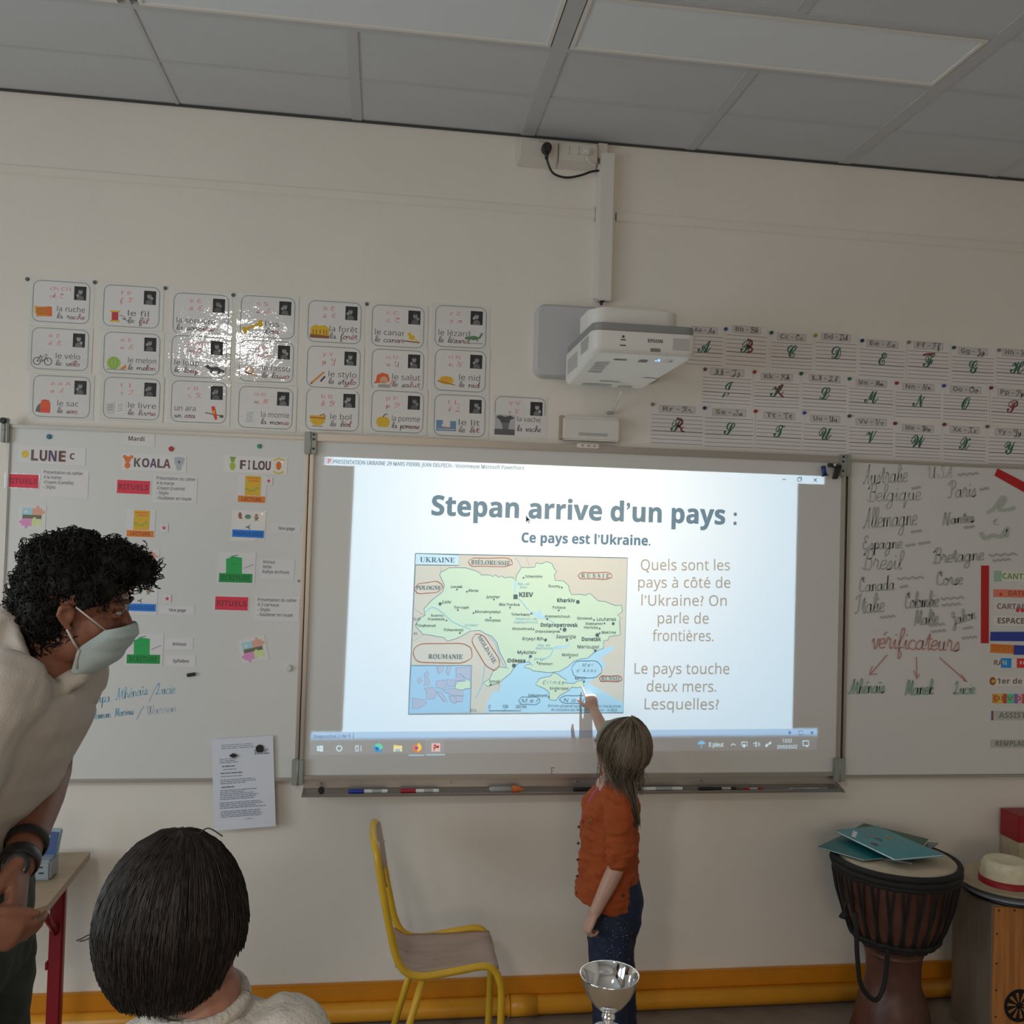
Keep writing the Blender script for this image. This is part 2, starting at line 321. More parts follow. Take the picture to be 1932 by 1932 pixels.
class Sheet(Canvas):
    def __init__(s, name, label, cat_, cx, cy, w, h, Y, ang=0, m=None, group=None, th=.0008, edge=None, curl=0):
        s.c = (w, h); f = local(cx, cy, Y, ang); base = MB()
        # a sheet of real thickness, gently wavy
        N, K = 6, 4; vs = []; 
        for side in (0, 1):
            for j in range(K+1):
                for i in range(N+1):
                    X, Z = f(-w/2+w*i/N, -h/2+h*j/K)
                    vs.append((X, Y+(0 if side else -th)-(curl*(j/K)**3 if curl else 0), Z))
        n1 = (N+1)*(K+1); fs = []
        for j in range(K):
            for i in range(N):
                a = j*(N+1)+i; fs += [(a, a+1, a+N+2, a+N+1), (n1+a, n1+a+N+1, n1+a+N+2, n1+a+1)]
        rim = [i for i in range(N+1)]+[(N+1)*j+N for j in range(1, K+1)]+[K*(N+1)+i for i in range(N-1, -1, -1)]+[(N+1)*j for j in range(K-1, 0, -1)]
        fs += [(rim[i], rim[(i+1) % len(rim)], n1+rim[(i+1) % len(rim)], n1+rim[i]) for i in range(len(rim))]
        base.add(vs, fs, m or M_PAPER)
        s.ob = tag(base.build(name, org=at(cx, cy, Y)), label, cat_, group)
        super().__init__(f, Y-th-.0002)
    def done(s, name='print'):
        if s.mb.v: s.mb.build(name, s.ob)
        return s.ob
# ================================================================== room shell
def slab(name, x0, x1, y0, y1, z0, z1, m): b = MB(); b.box(x0, x1, y0, y1, z0, z1, m); return struct(b.build(name))
M_FLOOR = mat('dark_linoleum', (.25, .215, .18), .45, bump=.15, bscale=40, var=.12, vscale=14)
slab('floor', XL-.1, XR+.1, YR-.1, .1, -.1, 0, M_FLOOR)
slab('wall_front', XL-.1, XR+.1, 0, .12, 0, ZC+.2, M_WALL)
slab('wall_right', XR, XR+.1, YR, 0, 0, ZC+.2, M_WALL)
def holed(name, horiz, fixed, th, a0, a1, wins, m):
    """wall running along an axis with window openings (a0,a1,z0,z1)"""
    b = MB()
    def bx(u0, u1, z0, z1):
        if horiz: b.box(u0, u1, fixed, fixed+th, z0, z1, m)
        else: b.box(fixed, fixed+th, u0, u1, z0, z1, m)
    u = a0
    for w0, w1, z0, z1 in wins:
        bx(u, w0, 0, ZC+.2); bx(w0, w1, 0, z0); bx(w0, w1, z1, ZC+.2); u = w1
    bx(u, a1, 0, ZC+.2); return struct(b.build(name))
WL = [(-5.2, -3.4, .95, 2.75), (-3.1, -1.3, .95, 2.75)]; WB = [(-1.0, .8, .95, 2.7), (1.6, 3.4, .95, 2.7)]
holed('wall_left', False, XL-.1, .1, YR, 0, WL, M_WALL); holed('wall_back', True, YR-.1, .1, XL-.1, XR+.1, WB, M_WALL)
M_WFR = mat('white_window_frame', (.8, .8, .78), .4); M_GLASS = mat('window_glass', (.9, .95, 1), .02, trans=1)
for i, (horiz, ww) in enumerate([(False, WL[0]), (False, WL[1]), (True, WB[0]), (True, WB[1])]):
    w0, w1, z0, z1 = ww; fx = YR-.06 if horiz else XL-.06; b = MB(); g = MB()
    def bx(q, u0, u1, a, c, d, m): q.box(*((u0, u1, fx, fx+d) if horiz else (fx, fx+d, u0, u1)), a, c, m)
    for u0, u1, a, c in ((w0, w0+.05, z0, z1), (w1-.05, w1, z0, z1), ((w0+w1)/2-.035, (w0+w1)/2+.035, z0, z1), (w0, w1, z0, z0+.05), (w0, w1, z1-.05, z1)): bx(b, u0, u1, a, c, .05, M_WFR)
    o = struct(b.build('window_%d' % (i+1))); bx(g, w0+.05, w1-.05, z0+.05, z1-.05, .006, M_GLASS); g.build('pane', o)
# ceiling: grid of tiles hung under the slab, three unlit luminaires in view
M_TILE = mat('ceiling_tile', (.62, .63, .65), .85, bump=.4, bscale=300, var=.02, vscale=3)
M_TBAR = mat('ceiling_grid', (.55, .55, .56), .5)
ceil = slab('ceiling', XL-.1, XR+.1, YR-.1, .1, ZC+.03, ZC+.12, M_TBAR)
DX, DY, X0 = .6265, .313, -.768-.6265*5
lights_at = {(-.768, 2), (.485, 2), (-2.02, 2)}
b = MB(); xs = [X0+DX*i for i in range(12)]
for i in range(1, 12):
    w = .006 if i % 2 else .018
    if i % 2 == 0: w = .018
    if i in (7, 9): w = .026
    if xs[i] < XR:
        if i in (4, 6, 8): b.box(xs[i]-w, xs[i]+w, -2*DY, 0, ZC-.004, ZC+.01, M_TBAR); b.box(xs[i]-w, xs[i]+w, YR, -3*DY, ZC-.004, ZC+.01, M_TBAR)
        else: b.box(xs[i]-w, xs[i]+w, YR, 0, ZC-.004, ZC+.01, M_TBAR)
for j in range(1, 22):
    w = .012 if j in (2, 3) else .004
    b.box(XL, XR, -DY*j-w, -DY*j+w, ZC-.0035, ZC+.0095, M_TBAR)
b.build('grid_bars', ceil); 
me = None; skip = set()
for x, j in lights_at: skip |= {(round(x, 2), j), (round(x+DX, 2), j)}
for j in range(21):
    for i in range(11):
        x0 = xs[i]
        if (round(x0, 2), j) in skip or any(abs(x0-sx) < .02 and j == sj for sx, sj in skip): continue
        if me is None:
            t = MB(); t.box(-DX/2+.004, DX/2-.004, -DY/2+.003, DY/2-.003, .0, .012, M_TILE, .002); o = t.build('ceiling_tile', ceil, (0, 0, 0)); me = o.data
            o.location = Vector((x0+DX/2, -DY*(j+.5), ZC))-_w(ceil)
        else: link('ceiling_tile', me, ceil, (x0+DX/2, -DY*(j+.5), ZC+random.uniform(-.001, .001)))
M_DIFF = mat('luminaire_diffuser', (.80, .83, .86), .45, bump=.2, bscale=400)
for x, j, lb in ((-2.02, 2, 'unlit white ceiling luminaire at the left end of the ceiling row, past the frame edge'), (-.768, 2, 'unlit ceiling light panel above the left whiteboard cards, thin grey frame'), (.485, 2, 'unlit ceiling light panel to the right, above the projector and sockets')):
    t = thing('ceiling_light', lb, 'ceiling light', (x+DX, -DY*(j+.5), ZC), 'unlit light panels set in the ceiling grid'); a, c = x+.03, x+2*DX-.03; y0, y1 = -DY*(j+1)+.016, -DY*j-.016
    b = MB(); b.box(a, c, y0, y0+.012, ZC-.006, ZC+.02, M_WPL); b.box(a, c, y1-.012, y1, ZC-.006, ZC+.02, M_WPL); b.box(a, a+.012, y0+.012, y1-.012, ZC-.006, ZC+.02, M_WPL); b.box(c-.012, c, y0+.012, y1-.012, ZC-.006, ZC+.02, M_WPL); b.build('frame', t)
    b = MB(); b.box(a+.012, c-.012, y0+.012, y1-.012, ZC-.001, ZC+.008, M_DIFF); b.build('diffuser', t)
# dark strip painted as the shadow gap where the wall meets the ceiling
b = MB(); b.box(XL, XR, -.009, 0, ZC-.0085, ZC-.0025, mat('shadow_gap_dark', (.06, .06, .065), .5)); struct(b.build('shadow_gap_strip'))
# painted-over trunking line across the wall, with a little end joint at the duct
b = MB(); zt, zb = at(560, 353.5).z, at(560, 370).z; xe = at(1124, 402).x
b.box(XL, xe, -.006, 0, zb, zt, M_WALL, .003); b.box(xe-.004, xe+.004, -.009, 0, zb-.012, zt+.012, mat('grey_joint', (.3, .28, .25), .6)); struct(b.build('trim_2'))
b = MB(); z1, z0 = at(1540, 430).z, at(1540, 447).z; b.box(at(1161, 410).x, XR, -.006, 0, z0, z1, M_WALL, .003); struct(b.build('trim_3'))
# orange skirting: flat trunking above a round pipe
M_OR = mat('orange_gloss_paint', (.68, .255, .012), .38, var=.06, vscale=8); M_OR2 = mat('orange_gloss_paint_pipe', (.78, .34, .02), .34, var=.05, vscale=8)
b = MB(); b.box(XL, XR, -.022, 0, .058, at(1000, 1844.5, -.022).z, M_OR, .004); sk = struct(b.build('baseboard_front'))
b = MB(); b.tube([(XL, -.043, .036), (XR, -.043, .036)], .033, M_OR2, 20); b.build('pipe', sk)
xj = at(988, 1872, -.06).x; b = MB(); b.tube([(xj-.05, -.043, .036), (xj+.05, -.043, .036)], .0365, M_OR2, 20); b.tube([(xj-.055, -.043, .036), (xj-.05, -.043, .036)], .039, M_OR2, 20); b.build('pipe_joint', sk)
# ================================================================== whiteboards
YB = -.030                                    # enamel surface
def board(label, x0, x1, z0, z1, fw=.012, depth=.038, ftop=None):
    t = thing('whiteboard', label, 'whiteboard', ((x0+x1)/2, 0, z0), 'three whiteboards of the hinged board wall')
    b = MB(); b.box(x0+.004, x1-.004, YB, -.002, z0+.004, z1-.004, M_BOARD); b.build('panel', t)
    for a, c, d, e in ((x0, x1, z1-(ftop or fw), z1), (x0, x1, z0, z0+fw), (x0, x0+fw, z0+fw, z1-(ftop or fw)), (x1-fw, x1, z0+fw, z1-(ftop or fw))):
        b = MB(); b.box(a, c, -depth, -.001, d, e, M_ALU, .003); b.build('frame_rail', t)
    return t
q = lambda x, y: at(x, y, YB)
xl0, xl1 = q(9, 960).x, q(575, 1100).x-.001
xc0 = q(577, 1100).x; xc1 = q(1588.5, 1150).x; xr0 = q(1594, 1150).x
zt_l = (q(17, 800).z+q(560, 824).z)/2; zb_l = q(300, 1475).z
zt_c = (q(640, 821).z+q(1500, 861).z)/2; zb_c = (q(620, 1469).z+q(1500, 1464).z)/2
zt_r = q(1700, 870).z; zb_r = q(1700, 1467).z
BL = board('left whiteboard with timetable cards and blue handwriting, thin metal frame', xl0, xl1, zb_l, zt_l)
BC = board('central whiteboard carrying the projected map slide, wide top rail and pen tray', xc0, xc1, zb_c, zt_c+.004, .014, .044, .026)
BR = board('right whiteboard full of grey cursive country names and red tape', xr0, xr0+1.05, zb_r, zt_r)
M_HINGE = mat('grey_hinge_paint', (.36, .37, .34), .5, .3)
def hinge(bd, px0, py0, px1, py1, screws, cap=False):
    Y = -.05; a, c = at(px0, py0, Y), at(px1, py1, Y); b = MB(); b.box(a.x, c.x, -.052, -.0385, c.z, a.z, M_HINGE, .003)
    xm = a.x+(c.x-a.x)*.5; b.tube([(xm, -.052, a.z), (xm, -.052, c.z)], .0035, M_HINGE, 8); h = b.build('hinge', bd)
    for fx, fy in screws: b = MB(); b.disc((a.x+(c.x-a.x)*fx, -.0515, a.z+(c.z-a.z)*fy), .0045, (0, -1, 0), .003, M_BLACK, 10); b.build('screw', h)
    if cap: b = MB(); b.disc((a.x+(c.x-a.x)*.35, -.051, a.z-.010), .0105, (0, -1, 0), .012, M_BLACK, 14); b.build('hinge_cap', h)
hinge(BL, 2, 788, 15, 835, ((.5, .5),), True)
S3 = ((.75, .12), (.75, .33), (.75, .76))
hinge(BC, 575, 814, 597, 857, S3); hinge(BC, 551, 1433, 572, 1482, ())
hinge(BC, 1586, 857, 1606, 899, ((.25, .12), (.22, .33), (.22, .76))); hinge(BC, 1574, 1431, 1595, 1475, ())
# pen tray: lip profile extruded along the board
M_TRAY = mat('pen_tray_aluminium', (.46, .42, .385), .36, .7, bump=.08, bscale=60, stretch=(1, 1, 30))
tx0, tx1 = at(571, 1485, -.05).x, at(1580, 1480, -.05).x; tz = zb_c; zl = at(1100, 1496, -.085).z
prof = [(0, tz+.004), (-.012, tz+.004), (-.018, tz-.002), (-.02, tz-.034), (-.028, zl+.006), (-.080, zl+.001), (-.088, zl+.005), (-.092, zl+.004), (-.090, zl-.005), (-.020, zl-.003), (0, zl-.001)]
b = MB(); n = len(prof); b.add([(tx0, y, z) for y, z in prof]+[(tx1, y, z) for y, z in prof], [list(range(n)), list(range(2*n-1, n-1, -1))]+[(i, (i+1) % n, n+(i+1) % n, n+i) for i in range(n)], M_TRAY); tray = b.build('pen_tray', BC)
for px, py in ((606, 1477), (851, 1474), (1088, 1473), (1323, 1474), (1551, 1474)):
    p = at(px, py, -.02); b = MB(); b.disc((p.x, -.0195, tz-.018), .005, (0, -1, 0), .003, mat('steel_screw', (.7, .68, .64), .25, .9), 10); b.build('screw', tray)
b = MB(); b.hexa([(tx1, -.10, zl-.006), (tx1+.004, -.10, zl-.006), (tx1+.004, 0, zl-.006), (tx1, 0, zl-.006), (tx1, -.10, zl+.004), (tx1+.004, -.10, zl+.004), (tx1+.004, -.018, tz-.02), (tx1, -.018, tz-.02)], M_TRAY); b.build('tray_end', tray)
# pieces riding on the top rail
b = MB(); p = at(1110, 841, -.06); b.box(p.x-.04, p.x+.04, -.066, -.02, p.z-.008, p.z+.008, M_WPL, .003)
sb = tag(b.build('sensor_bar', org=p), 'small pale sensor clipped on the top rail under the white box', 'sensor')
b = MB(); p = at(1110, 841, -.067)
for dx in (-.022, 0, .022): b.disc((p.x+dx, -.0655, p.z), .004, (0, -1, 0), .004, mat('sensor_tip', (.45, .38, .28), .4), 8)
b.build('button', sb)
# L-shaped black clip and blue magnet, top right corner
b = MB(); a0 = at(1561, 877, -.045); a1 = at(1584, 880, -.045); a2 = at(1571, 904, -.045)
b.hexa([a0+Vector((0, 0, -.006)), a1+Vector((0, 0, -.008)), a1+Vector((0, 0, -.008)), a0+Vector((0, 0, -.006))][:0] or [(a0.x, -.065, a0.z-.008), (a1.x, -.065, a1.z-.008), (a1.x, -.044, a1.z-.008), (a0.x, -.044, a0.z-.008), (a0.x, -.065, a0.z+.006), (a1.x, -.065, a1.z+.004), (a1.x, -.044, a1.z+.004), (a0.x, -.044, a0.z+.006)], M_BLACK, .002)
b.hexa([(a2.x-.004, -.063, a2.z), (a2.x+.012, -.063, a2.z), (a2.x+.012, -.044, a2.z), (a2.x-.004, -.044, a2.z), (a1.x-.018, -.063, a1.z), (a1.x, -.063, a1.z), (a1.x, -.044, a1.z), (a1.x-.018, -.044, a1.z)], M_BLACK, .002)
clip = tag(b.build('corner_clip', org=a1), 'black L-shaped bracket clip at the top right corner of the central board', 'clip')
b = MB(); b.disc(((a0.x*.6+a1.x*.4), -.0645, a0.z-.001), .005, (0, -1, 0), .0015, M_WPL, 12); b.build('rivet', clip)
M_BLUE = mat('blue_plastic', (.012, .05, .22), .35)
b = MB(); p0 = at(1553, 879, -.05); p1 = at(1556, 896, -.05); b.tube([p0, p1], [.0085, .0085], M_BLUE, 12); b.tube([p1, at(1556.5, 898, -.05)], .0125, M_BLACK, 12)
tag(b.build('pin_magnet', org=p1), 'blue push-pin magnet hanging beside the black corner clip', 'magnet')
def line_on(bd, Y): return Canvas(pxmap(Y), Y)
# ------------------------------------------------------------------ the projected slide
YS = YB-.0006
K1 = 1.16
def sc(r, g, b): return tuple(min(.94, lin(v)/K1) for v in (r, g, b))
SL = thing('projected_slide', 'bright projected slide with a map of Ukraine and French questions on the central whiteboard', 'projection', at(1080, 1140, YS))
cv = Canvas(pxmap(YS), YS); W_ = (.93, .93, .93)
cv.poly([(612, 861.5), (1556.5, 898.5), (1555.5, 914.5), (1506, 912.5), (668, 880.3), (611, 877.5)], W_); cv.mb.build('title_bar', SL)
SB = Canvas(pxmap(YS), YS, step=2e-5); SB.poly([(668, 880.3), (1506, 912.5), (1495.5, 1375), (645, 1381)], W_); SB.mb.build('slide_page', SL)
cv = Canvas(pxmap(YS), YS); cv.poly([(585.5, 1381.5), (645, 1381), (1495.5, 1375), (1543, 1374.5), (1542.5, 1388.5), (585, 1396.5)], sc(218, 232, 250)); cv.mb.build('status_bar', SL)
cv = Canvas(pxmap(YS), YS); cv.poly([(585, 1396.8), (1542.5, 1388.8), (1541, 1415.5), (584, 1425)], (.82, .80, .80)); cv.poly([(802, 1395), (838, 1394.8), (838, 1424), (801, 1424)], (.90, .88, .90)); cv.mb.build('task_bar', SL)
T = Canvas(pxmap(YS-.0006), YS-.00025, step=2e-5); GR = sc(118, 140, 152); TN = sc(200, 180, 158)
def cut(nm, cvs=None):
    c = cvs or T
    if c.mb.v: c.mb.build(nm, SL); c.mb = MB()
T.rect(615, 863.5, 628, 875.5, sc(250, 225, 228)); T.text('P', 618.5, 874.5, 624, 874.8, 9.5, sc(225, 120, 110), .02)
T.text('PRESENTATION UKRAINE 29 MARS PIERRE JEAN DELPECH - Visionneuse Microsoft PowerPoint', 629, 874.5, 989, 886.5, 7.5, sc(140, 160, 178), .008); cut('window_caption')
T.text("Stepan arrive d'un pays :", 814, 971.5, 1390, 990, 37, GR, .035); cut('title_text'); T.text("Ce pays est l'Ukraine.", 984, 1023, 1227, 1029, 18, sc(110, 138, 155), .035); cut('subtitle_text')
for s_, x0, x1, y in (('Quels sont les', 1209, 1377, 1075.5), ('pays à côté de', 1204, 1378, 1108.5), ("l'Ukraine? On", 1210, 1371, 1142.5), ('parle de', 1241, 1337, 1176), ('frontières.', 1231, 1346, 1209), ('Le pays touche', 1197, 1376, 1271), ('deux mers.', 1220, 1351, 1304.5), ('Lesquelles?', 1216, 1356, 1338)):
    T.hold = True; T.text(s_, x0, y, x1, y+.5, 19.5, TN, 0); cut('question_line')
T.stroke([(1476, 904.5), (1483, 904.7)], 1.2, GR); T.stroke([(1505, 901.5), (1511, 901.7), (1511, 908), (1505, 907.7)], 1.3, GR, True); T.stroke([(1507, 900), (1512.5, 900.2), (1512.5, 906)], 1, GR)
T.stroke([(1535, 902.5), (1541, 908.5)], 1.2, GR); T.stroke([(1541, 902.5), (1535, 908.5)], 1.2, GR); cut('window_buttons')
T.poly([(992, 972), (992.5, 986), (995.5, 983), (998, 988), (999.5, 987), (997.5, 982.5), (1001, 982)], sc(130, 150, 165)); T.poly([(993.2, 975.5), (993.6, 983.6), (995.8, 981.3), (998.5, 981)], W_); cut('mouse_pointer')
T.text('Diapositive 2 de 9', 592, 1392.5, 661, 1391.5, 6.5, sc(130, 150, 180)); T.stroke([(667, 1383), (667, 1395)], .7, sc(150, 170, 200))
for x in (1490, 1532): T.circ(x, 1382, 2.6, sc(130, 160, 205))
T.stroke([(1507, 1379), (1514, 1379), (1515, 1385), (1508, 1386)], .9, sc(150, 170, 200), True)
cut('status_text')
# icons of the task bar: bright specks of the projected picture
em = lambda n, c, e: mat('glow_'+n, c, .6, emit=e)
IC = Canvas(pxmap(YS-.0006), YS-.0003, step=2e-5); WH = em('white', (.60, .78, .85), .62)
for a in ((598, 1407.6, 602.3, 1411.8), (603, 1407, 609.5, 1411.8), (598, 1412.6, 602.3, 1417), (603, 1412.6, 609.5, 1418)): IC.rect(*a, WH)
IC.stroke([(640+5*math.cos(t*.5), 1412+5*math.sin(t*.5)) for t in range(13)], 1.8, WH, True)
IC.stroke([(670, 1407), (677, 1407)], 1.2, WH); IC.stroke([(670, 1417), (677, 1417)], 1.2, WH); IC.stroke([(670.5, 1409.5), (676.5, 1409.5), (676.5, 1414.5), (670.5, 1414.5)], 1.2, WH, True); IC.stroke([(681, 1407), (681, 1417)], 1.2, WH)
IC.circ(713.5, 1411.5, 8.6, em('blue', (.10, .35, .70), .5)); IC.poly([(706, 1407), (710, 1403.5), (716, 1402.5), (721, 1406), (722.5, 1412), (716, 1414.5), (714, 1410), (709, 1408)], em('green', (.15, .65, .45), .6)); IC.circ(711.5, 1412.5, 3.2, em('navy', (.05, .18, .5), .4))
IC.rect(742.5, 1405, 749, 1408, em('gold', (.75, .60, .15), .5)); IC.rect(742.5, 1407, 758.5, 1418, em('yellow', (.85, .75, .35), .6)); IC.rect(746, 1413, 755, 1418, em('sky', (.35, .6, .75), .5))
IC.circ(787, 1412, 8.2, em('orange', (.80, .25, .10), .5)); IC.poly([(787, 1406), (790, 1401.5), (795, 1407), (795.5, 1413), (790, 1418), (785, 1415)], em('amber', (.9, .6, .12), .6)); IC.circ(786, 1411.5, 3.4, em('violet', (.4, .12, .4), .4))
IC.rect(814.5, 1402.5, 830.5, 1418, em('pink', (.8, .6, .58), .5)); IC.text('P', 818, 1416, 823.5, 1416, 11, em('red', (.6, .08, .05), .3), .03); IC.circ(826, 1409, 2.6, em('red', (.6, .08, .05), .3))
IC.stroke([(771, 1425), (801, 1424.8)], 1.6, em('cyan', (.45, .7, .85), .5)); IC.stroke([(804, 1424.4), (840, 1424)], 1.6, em('cyan', (.45, .7, .85), .5)); cut('active_underline', IC)
IC.poly([(1316.5, 1404.5), (1318, 1400), (1323.5, 1397.5), (1329, 1400), (1331, 1404)], em('umb', (.25, .55, .85), .6)); IC.stroke([(1323.8, 1404), (1323.6, 1411), (1321.5, 1412)], 1, em('umb', (.25, .55, .85), .6))
IC.text('Il pleut', 1337, 1409, 1365, 1408.7, 7.5, WH, .01); IC.stroke([(1379.5, 1406.5), (1383.5, 1403), (1387.5, 1406.3)], 1.3, WH)
IC.stroke([(1399.5, 1400), (1410, 1400), (1410, 1407), (1399.5, 1407)], 1.1, WH, True); IC.rect(1402, 1404, 1406, 1410, WH); IC.stroke([(1421, 1403), (1424, 1403), (1427, 1400), (1427, 1409), (1424, 1406)], 1.2, WH)
for k in (430, 432.5): IC.stroke([(1000+k, 1401), (1001+k, 1404.5), (1000+k, 1408)], .8, WH)
IC.stroke([(1444, 1408), (1447, 1404), (1450, 1405), (1454, 1399.5)], 1.6, WH); IC.circ(1446.5, 1407, 2.2, WH); IC.circ(1453, 1402, 2.2, WH)
IC.text('13:52', 1476.5, 1401, 1494, 1400.6, 6.2, WH); IC.text('29/03/2022', 1466, 1412.5, 1504, 1412, 6, WH)
IC.stroke([(1515, 1398), (1525.5, 1397.8), (1526, 1406.5), (1515.5, 1406.8)], 1.3, WH, True); IC.poly([(1519, 1407), (1524, 1407), (1524, 1410)], WH)
o = IC.mb.build('task_bar_icons', SL); o['kind'] = 'stuff'
# ---- the map
mf = lambda u, v: pxmap(YS-.0005)(760+u/4.391, 1030+v/4.391)
MP = Canvas(mf, YS-.00015, step=1e-5); BG = sc(234, 225, 208); GN = sc(228, 246, 216); SEA = sc(200, 238, 255); LN = sc(120, 150, 160)
base = [(108, 62), (1862, 98), (1825, 1380), (48, 1392)]
MP.poly(base, BG)
MP.poly([(690, 1381), (700, 1290), (740, 1240), (725, 1215), (800, 1200), (815, 1130), (890, 1050), (950, 960), (1060, 970), (1200, 1020), (1310, 1010), (1400, 950), (1500, 920), (1600, 860), (1750, 830), (1755, 855), (1700, 890), (1640, 930), (1680, 990), (1640, 1040), (1600, 1100), (1530, 1130), (1640, 1190), (1720, 1240), (1827, 1300), (1825, 1379)], SEA)
UA = [(318, 212), (345, 205), (380, 182), (440, 180), (520, 182), (600, 205), (640, 225), (645, 240), (720, 240), (745, 255), (765, 240), (800, 262), (815, 248), (845, 265), (880, 258), (915, 262), (935, 290), (942, 245), (985, 178), (1050, 180), (1095, 175), (1105, 140), (1150, 148), (1190, 130), (1235, 145), (1255, 190), (1275, 212), (1255, 240), (1262, 285), (1330, 290), (1375, 330), (1380, 365), (1400, 405), (1470, 400), (1510, 410), (1550, 392), (1590, 430), (1620, 455), (1680, 462), (1720, 480), (1770, 495), (1810, 488), (1820, 540), (1780, 575), (1810, 600), (1795, 612), (1800, 680), (1800, 740), (1755, 745), (1710, 750), (1700, 780), (1665, 785), (1660, 850), (1600, 870), (1530, 930), (1480, 935), (1420, 955), (1380, 990), (1350, 1010), (1300, 1040), (1210, 1050), (1120, 1040), (1080, 1035), (1050, 1015), (1000, 1005), (1025, 985), (1060, 980), (1040, 960), (960, 970), (930, 1000), (908, 1032), (890, 1058), (825, 1110), (800, 1135), (700, 1165), (668, 1135), (720, 1100), (750, 1030), (790, 1000), (868, 1012), (850, 970), (800, 875), (780, 800), (740, 750), (690, 730), (640, 700), (560, 705), (500, 740), (450, 765), (370, 790), (340, 760), (200, 735), (170, 735), (110, 670), (105, 655), (140, 600), (185, 575), (175, 520), (240, 450), (330, 380), (345, 325), (305, 240)]
CR = [(1245, 1050), (1285, 1062), (1320, 1090), (1355, 1110), (1345, 1135), (1420, 1140), (1440, 1122), (1490, 1115), (1500, 1165), (1440, 1175), (1400, 1170), (1370, 1200), (1300, 1240), (1270, 1280), (1215, 1275), (1210, 1210), (1180, 1185), (1100, 1150), (1130, 1100), (1190, 1085), (1225, 1080)]
for P in (UA, CR): MP.poly(P, GN); MP.stroke(P, 5.5, LN, True)
for P in ([(940, 280), (930, 340), (935, 385)], [(950, 430), (1000, 480), (1040, 530), (1130, 590), (1200, 605), (1290, 670)], [(1380, 805), (1340, 830), (1260, 840), (1220, 910), (1140, 950)], [(1045, 900), (1050, 960), (1080, 990)], [(930, 100), (960, 130), (980, 180)], [(190, 545), (250, 508), (330, 555), (400, 620), (480, 660), (560, 690)], [(700, 740), (760, 800), (790, 880), (830, 980), (880, 1020)], [(1660, 800), (1665, 850)], [(600, 1260), (640, 1190), (660, 1130), (680, 980)]):
    MP.stroke(P, 7, sc(165, 212, 232), smooth=True)
MP.poly([(1040, 530), (1130, 560), (1125, 525), (1140, 530), (1150, 570), (1200, 600), (1130, 605), (1070, 560)], SEA); MP.poly([(922, 290), (945, 290), (938, 385), (925, 380)], SEA)
MP.stroke([(1380, 815), (1340, 838), (1265, 845)], 20, SEA)
for P in ([(318, 212), (312, 172)], [(1020, 95), (1050, 165)], [(90, 520), (180, 575)], [(80, 790), (170, 740)], [(720, 1140), (800, 1150), (790, 1200)]): MP.stroke(P, 3, sc(190, 190, 180), smooth=True)
MP.poly([(70, 990), (572, 990), (558, 1380), (50, 1390)], sc(190, 225, 248)); LI = sc(205, 208, 225); L2 = sc(150, 165, 190)
for P in ([(180, 1060), (200, 1035), (215, 1060), (205, 1090), (225, 1120), (220, 1150), (170, 1160), (185, 1120)], [(120, 1110), (150, 1085), (160, 1120), (130, 1140)], [(180, 1180), (250, 1170), (280, 1200), (265, 1265), (190, 1270), (200, 1215)], [(80, 1260), (180, 1275), (200, 1300), (130, 1350), (80, 1350)], [(280, 1120), (350, 1110), (360, 1170), (320, 1185), (275, 1170)], [(365, 1105), (430, 1110), (440, 1160), (370, 1165)], [(330, 1190), (420, 1180), (490, 1185), (505, 1240), (420, 1240), (360, 1215)], [(280, 1210), (320, 1205), (370, 1290), (340, 1290)], [(380, 1240), (440, 1250), (440, 1310), (400, 1290)], [(440, 1010), (560, 1000), (560, 1110), (520, 1100), (480, 1060), (440, 1070)], [(440, 1080), (500, 1080), (510, 1110), (440, 1120)], [(440, 1240), (500, 1245), (490, 1290), (440, 1290)], [(280, 1000), (340, 1000), (330, 1040), (300, 1060)], [(370, 1000), (400, 1000), (380, 1070), (360, 1050)]):
    MP.poly(P, LI); MP.stroke(P, 3, L2, True)
P = [(440, 1150), (450, 1125), (520, 1120), (528, 1100), (562, 1125), (560, 1180), (510, 1185), (490, 1195), (430, 1180)]; MP.poly(P, GN); MP.stroke(P, 3, LN, True)
MP.stroke([(70, 990), (572, 990), (558, 1380)], 5, LN); MP.stroke(base, 6, LN, True)
MP.poly([(106, 63), (466, 75), (462, 160), (102, 156)], sc(225, 248, 255)); MP.stroke([(106, 63), (466, 75), (462, 160), (102, 156)], 5, LN, True)
MP.lay(); MP.hold = True; NV = sc(80, 105, 135); TX = sc(95, 115, 120); SER = sc(120, 140, 145)
MP.text('UKRAINE', 142, 133, 430, 139, 44, NV, .02, st='serif'); MP.text('BIÉLORUSSIE', 566, 152, 892, 160, 38, SER, -.008, st='serif'); MP.text('R U S S I E', 1478, 262, 1712, 266, 36, SER, -.008, st='serif'); MP.text('POLOGNE', 110, 360, 318, 364, 36, SER, -.008, st='serif')
MP.text('ROUMANIE', 212, 932, 496, 934, 38, SER, -.008, st='serif'); MP.text('MOLDAVIE', 618, 752, 752, 975, 34, SER, -.008, st='serif'); MP.text('RUSSIE', 1642, 1112, 1805, 1118, 36, SER, -.008, st='serif'); MP.text('BUL.', 562, 1372, 620, 1372, 24, sc(150, 165, 165)); MP.text('SLO.', 85, 615, 155, 617, 24, SER); MP.text('H.', 95, 738, 128, 738, 26, SER)
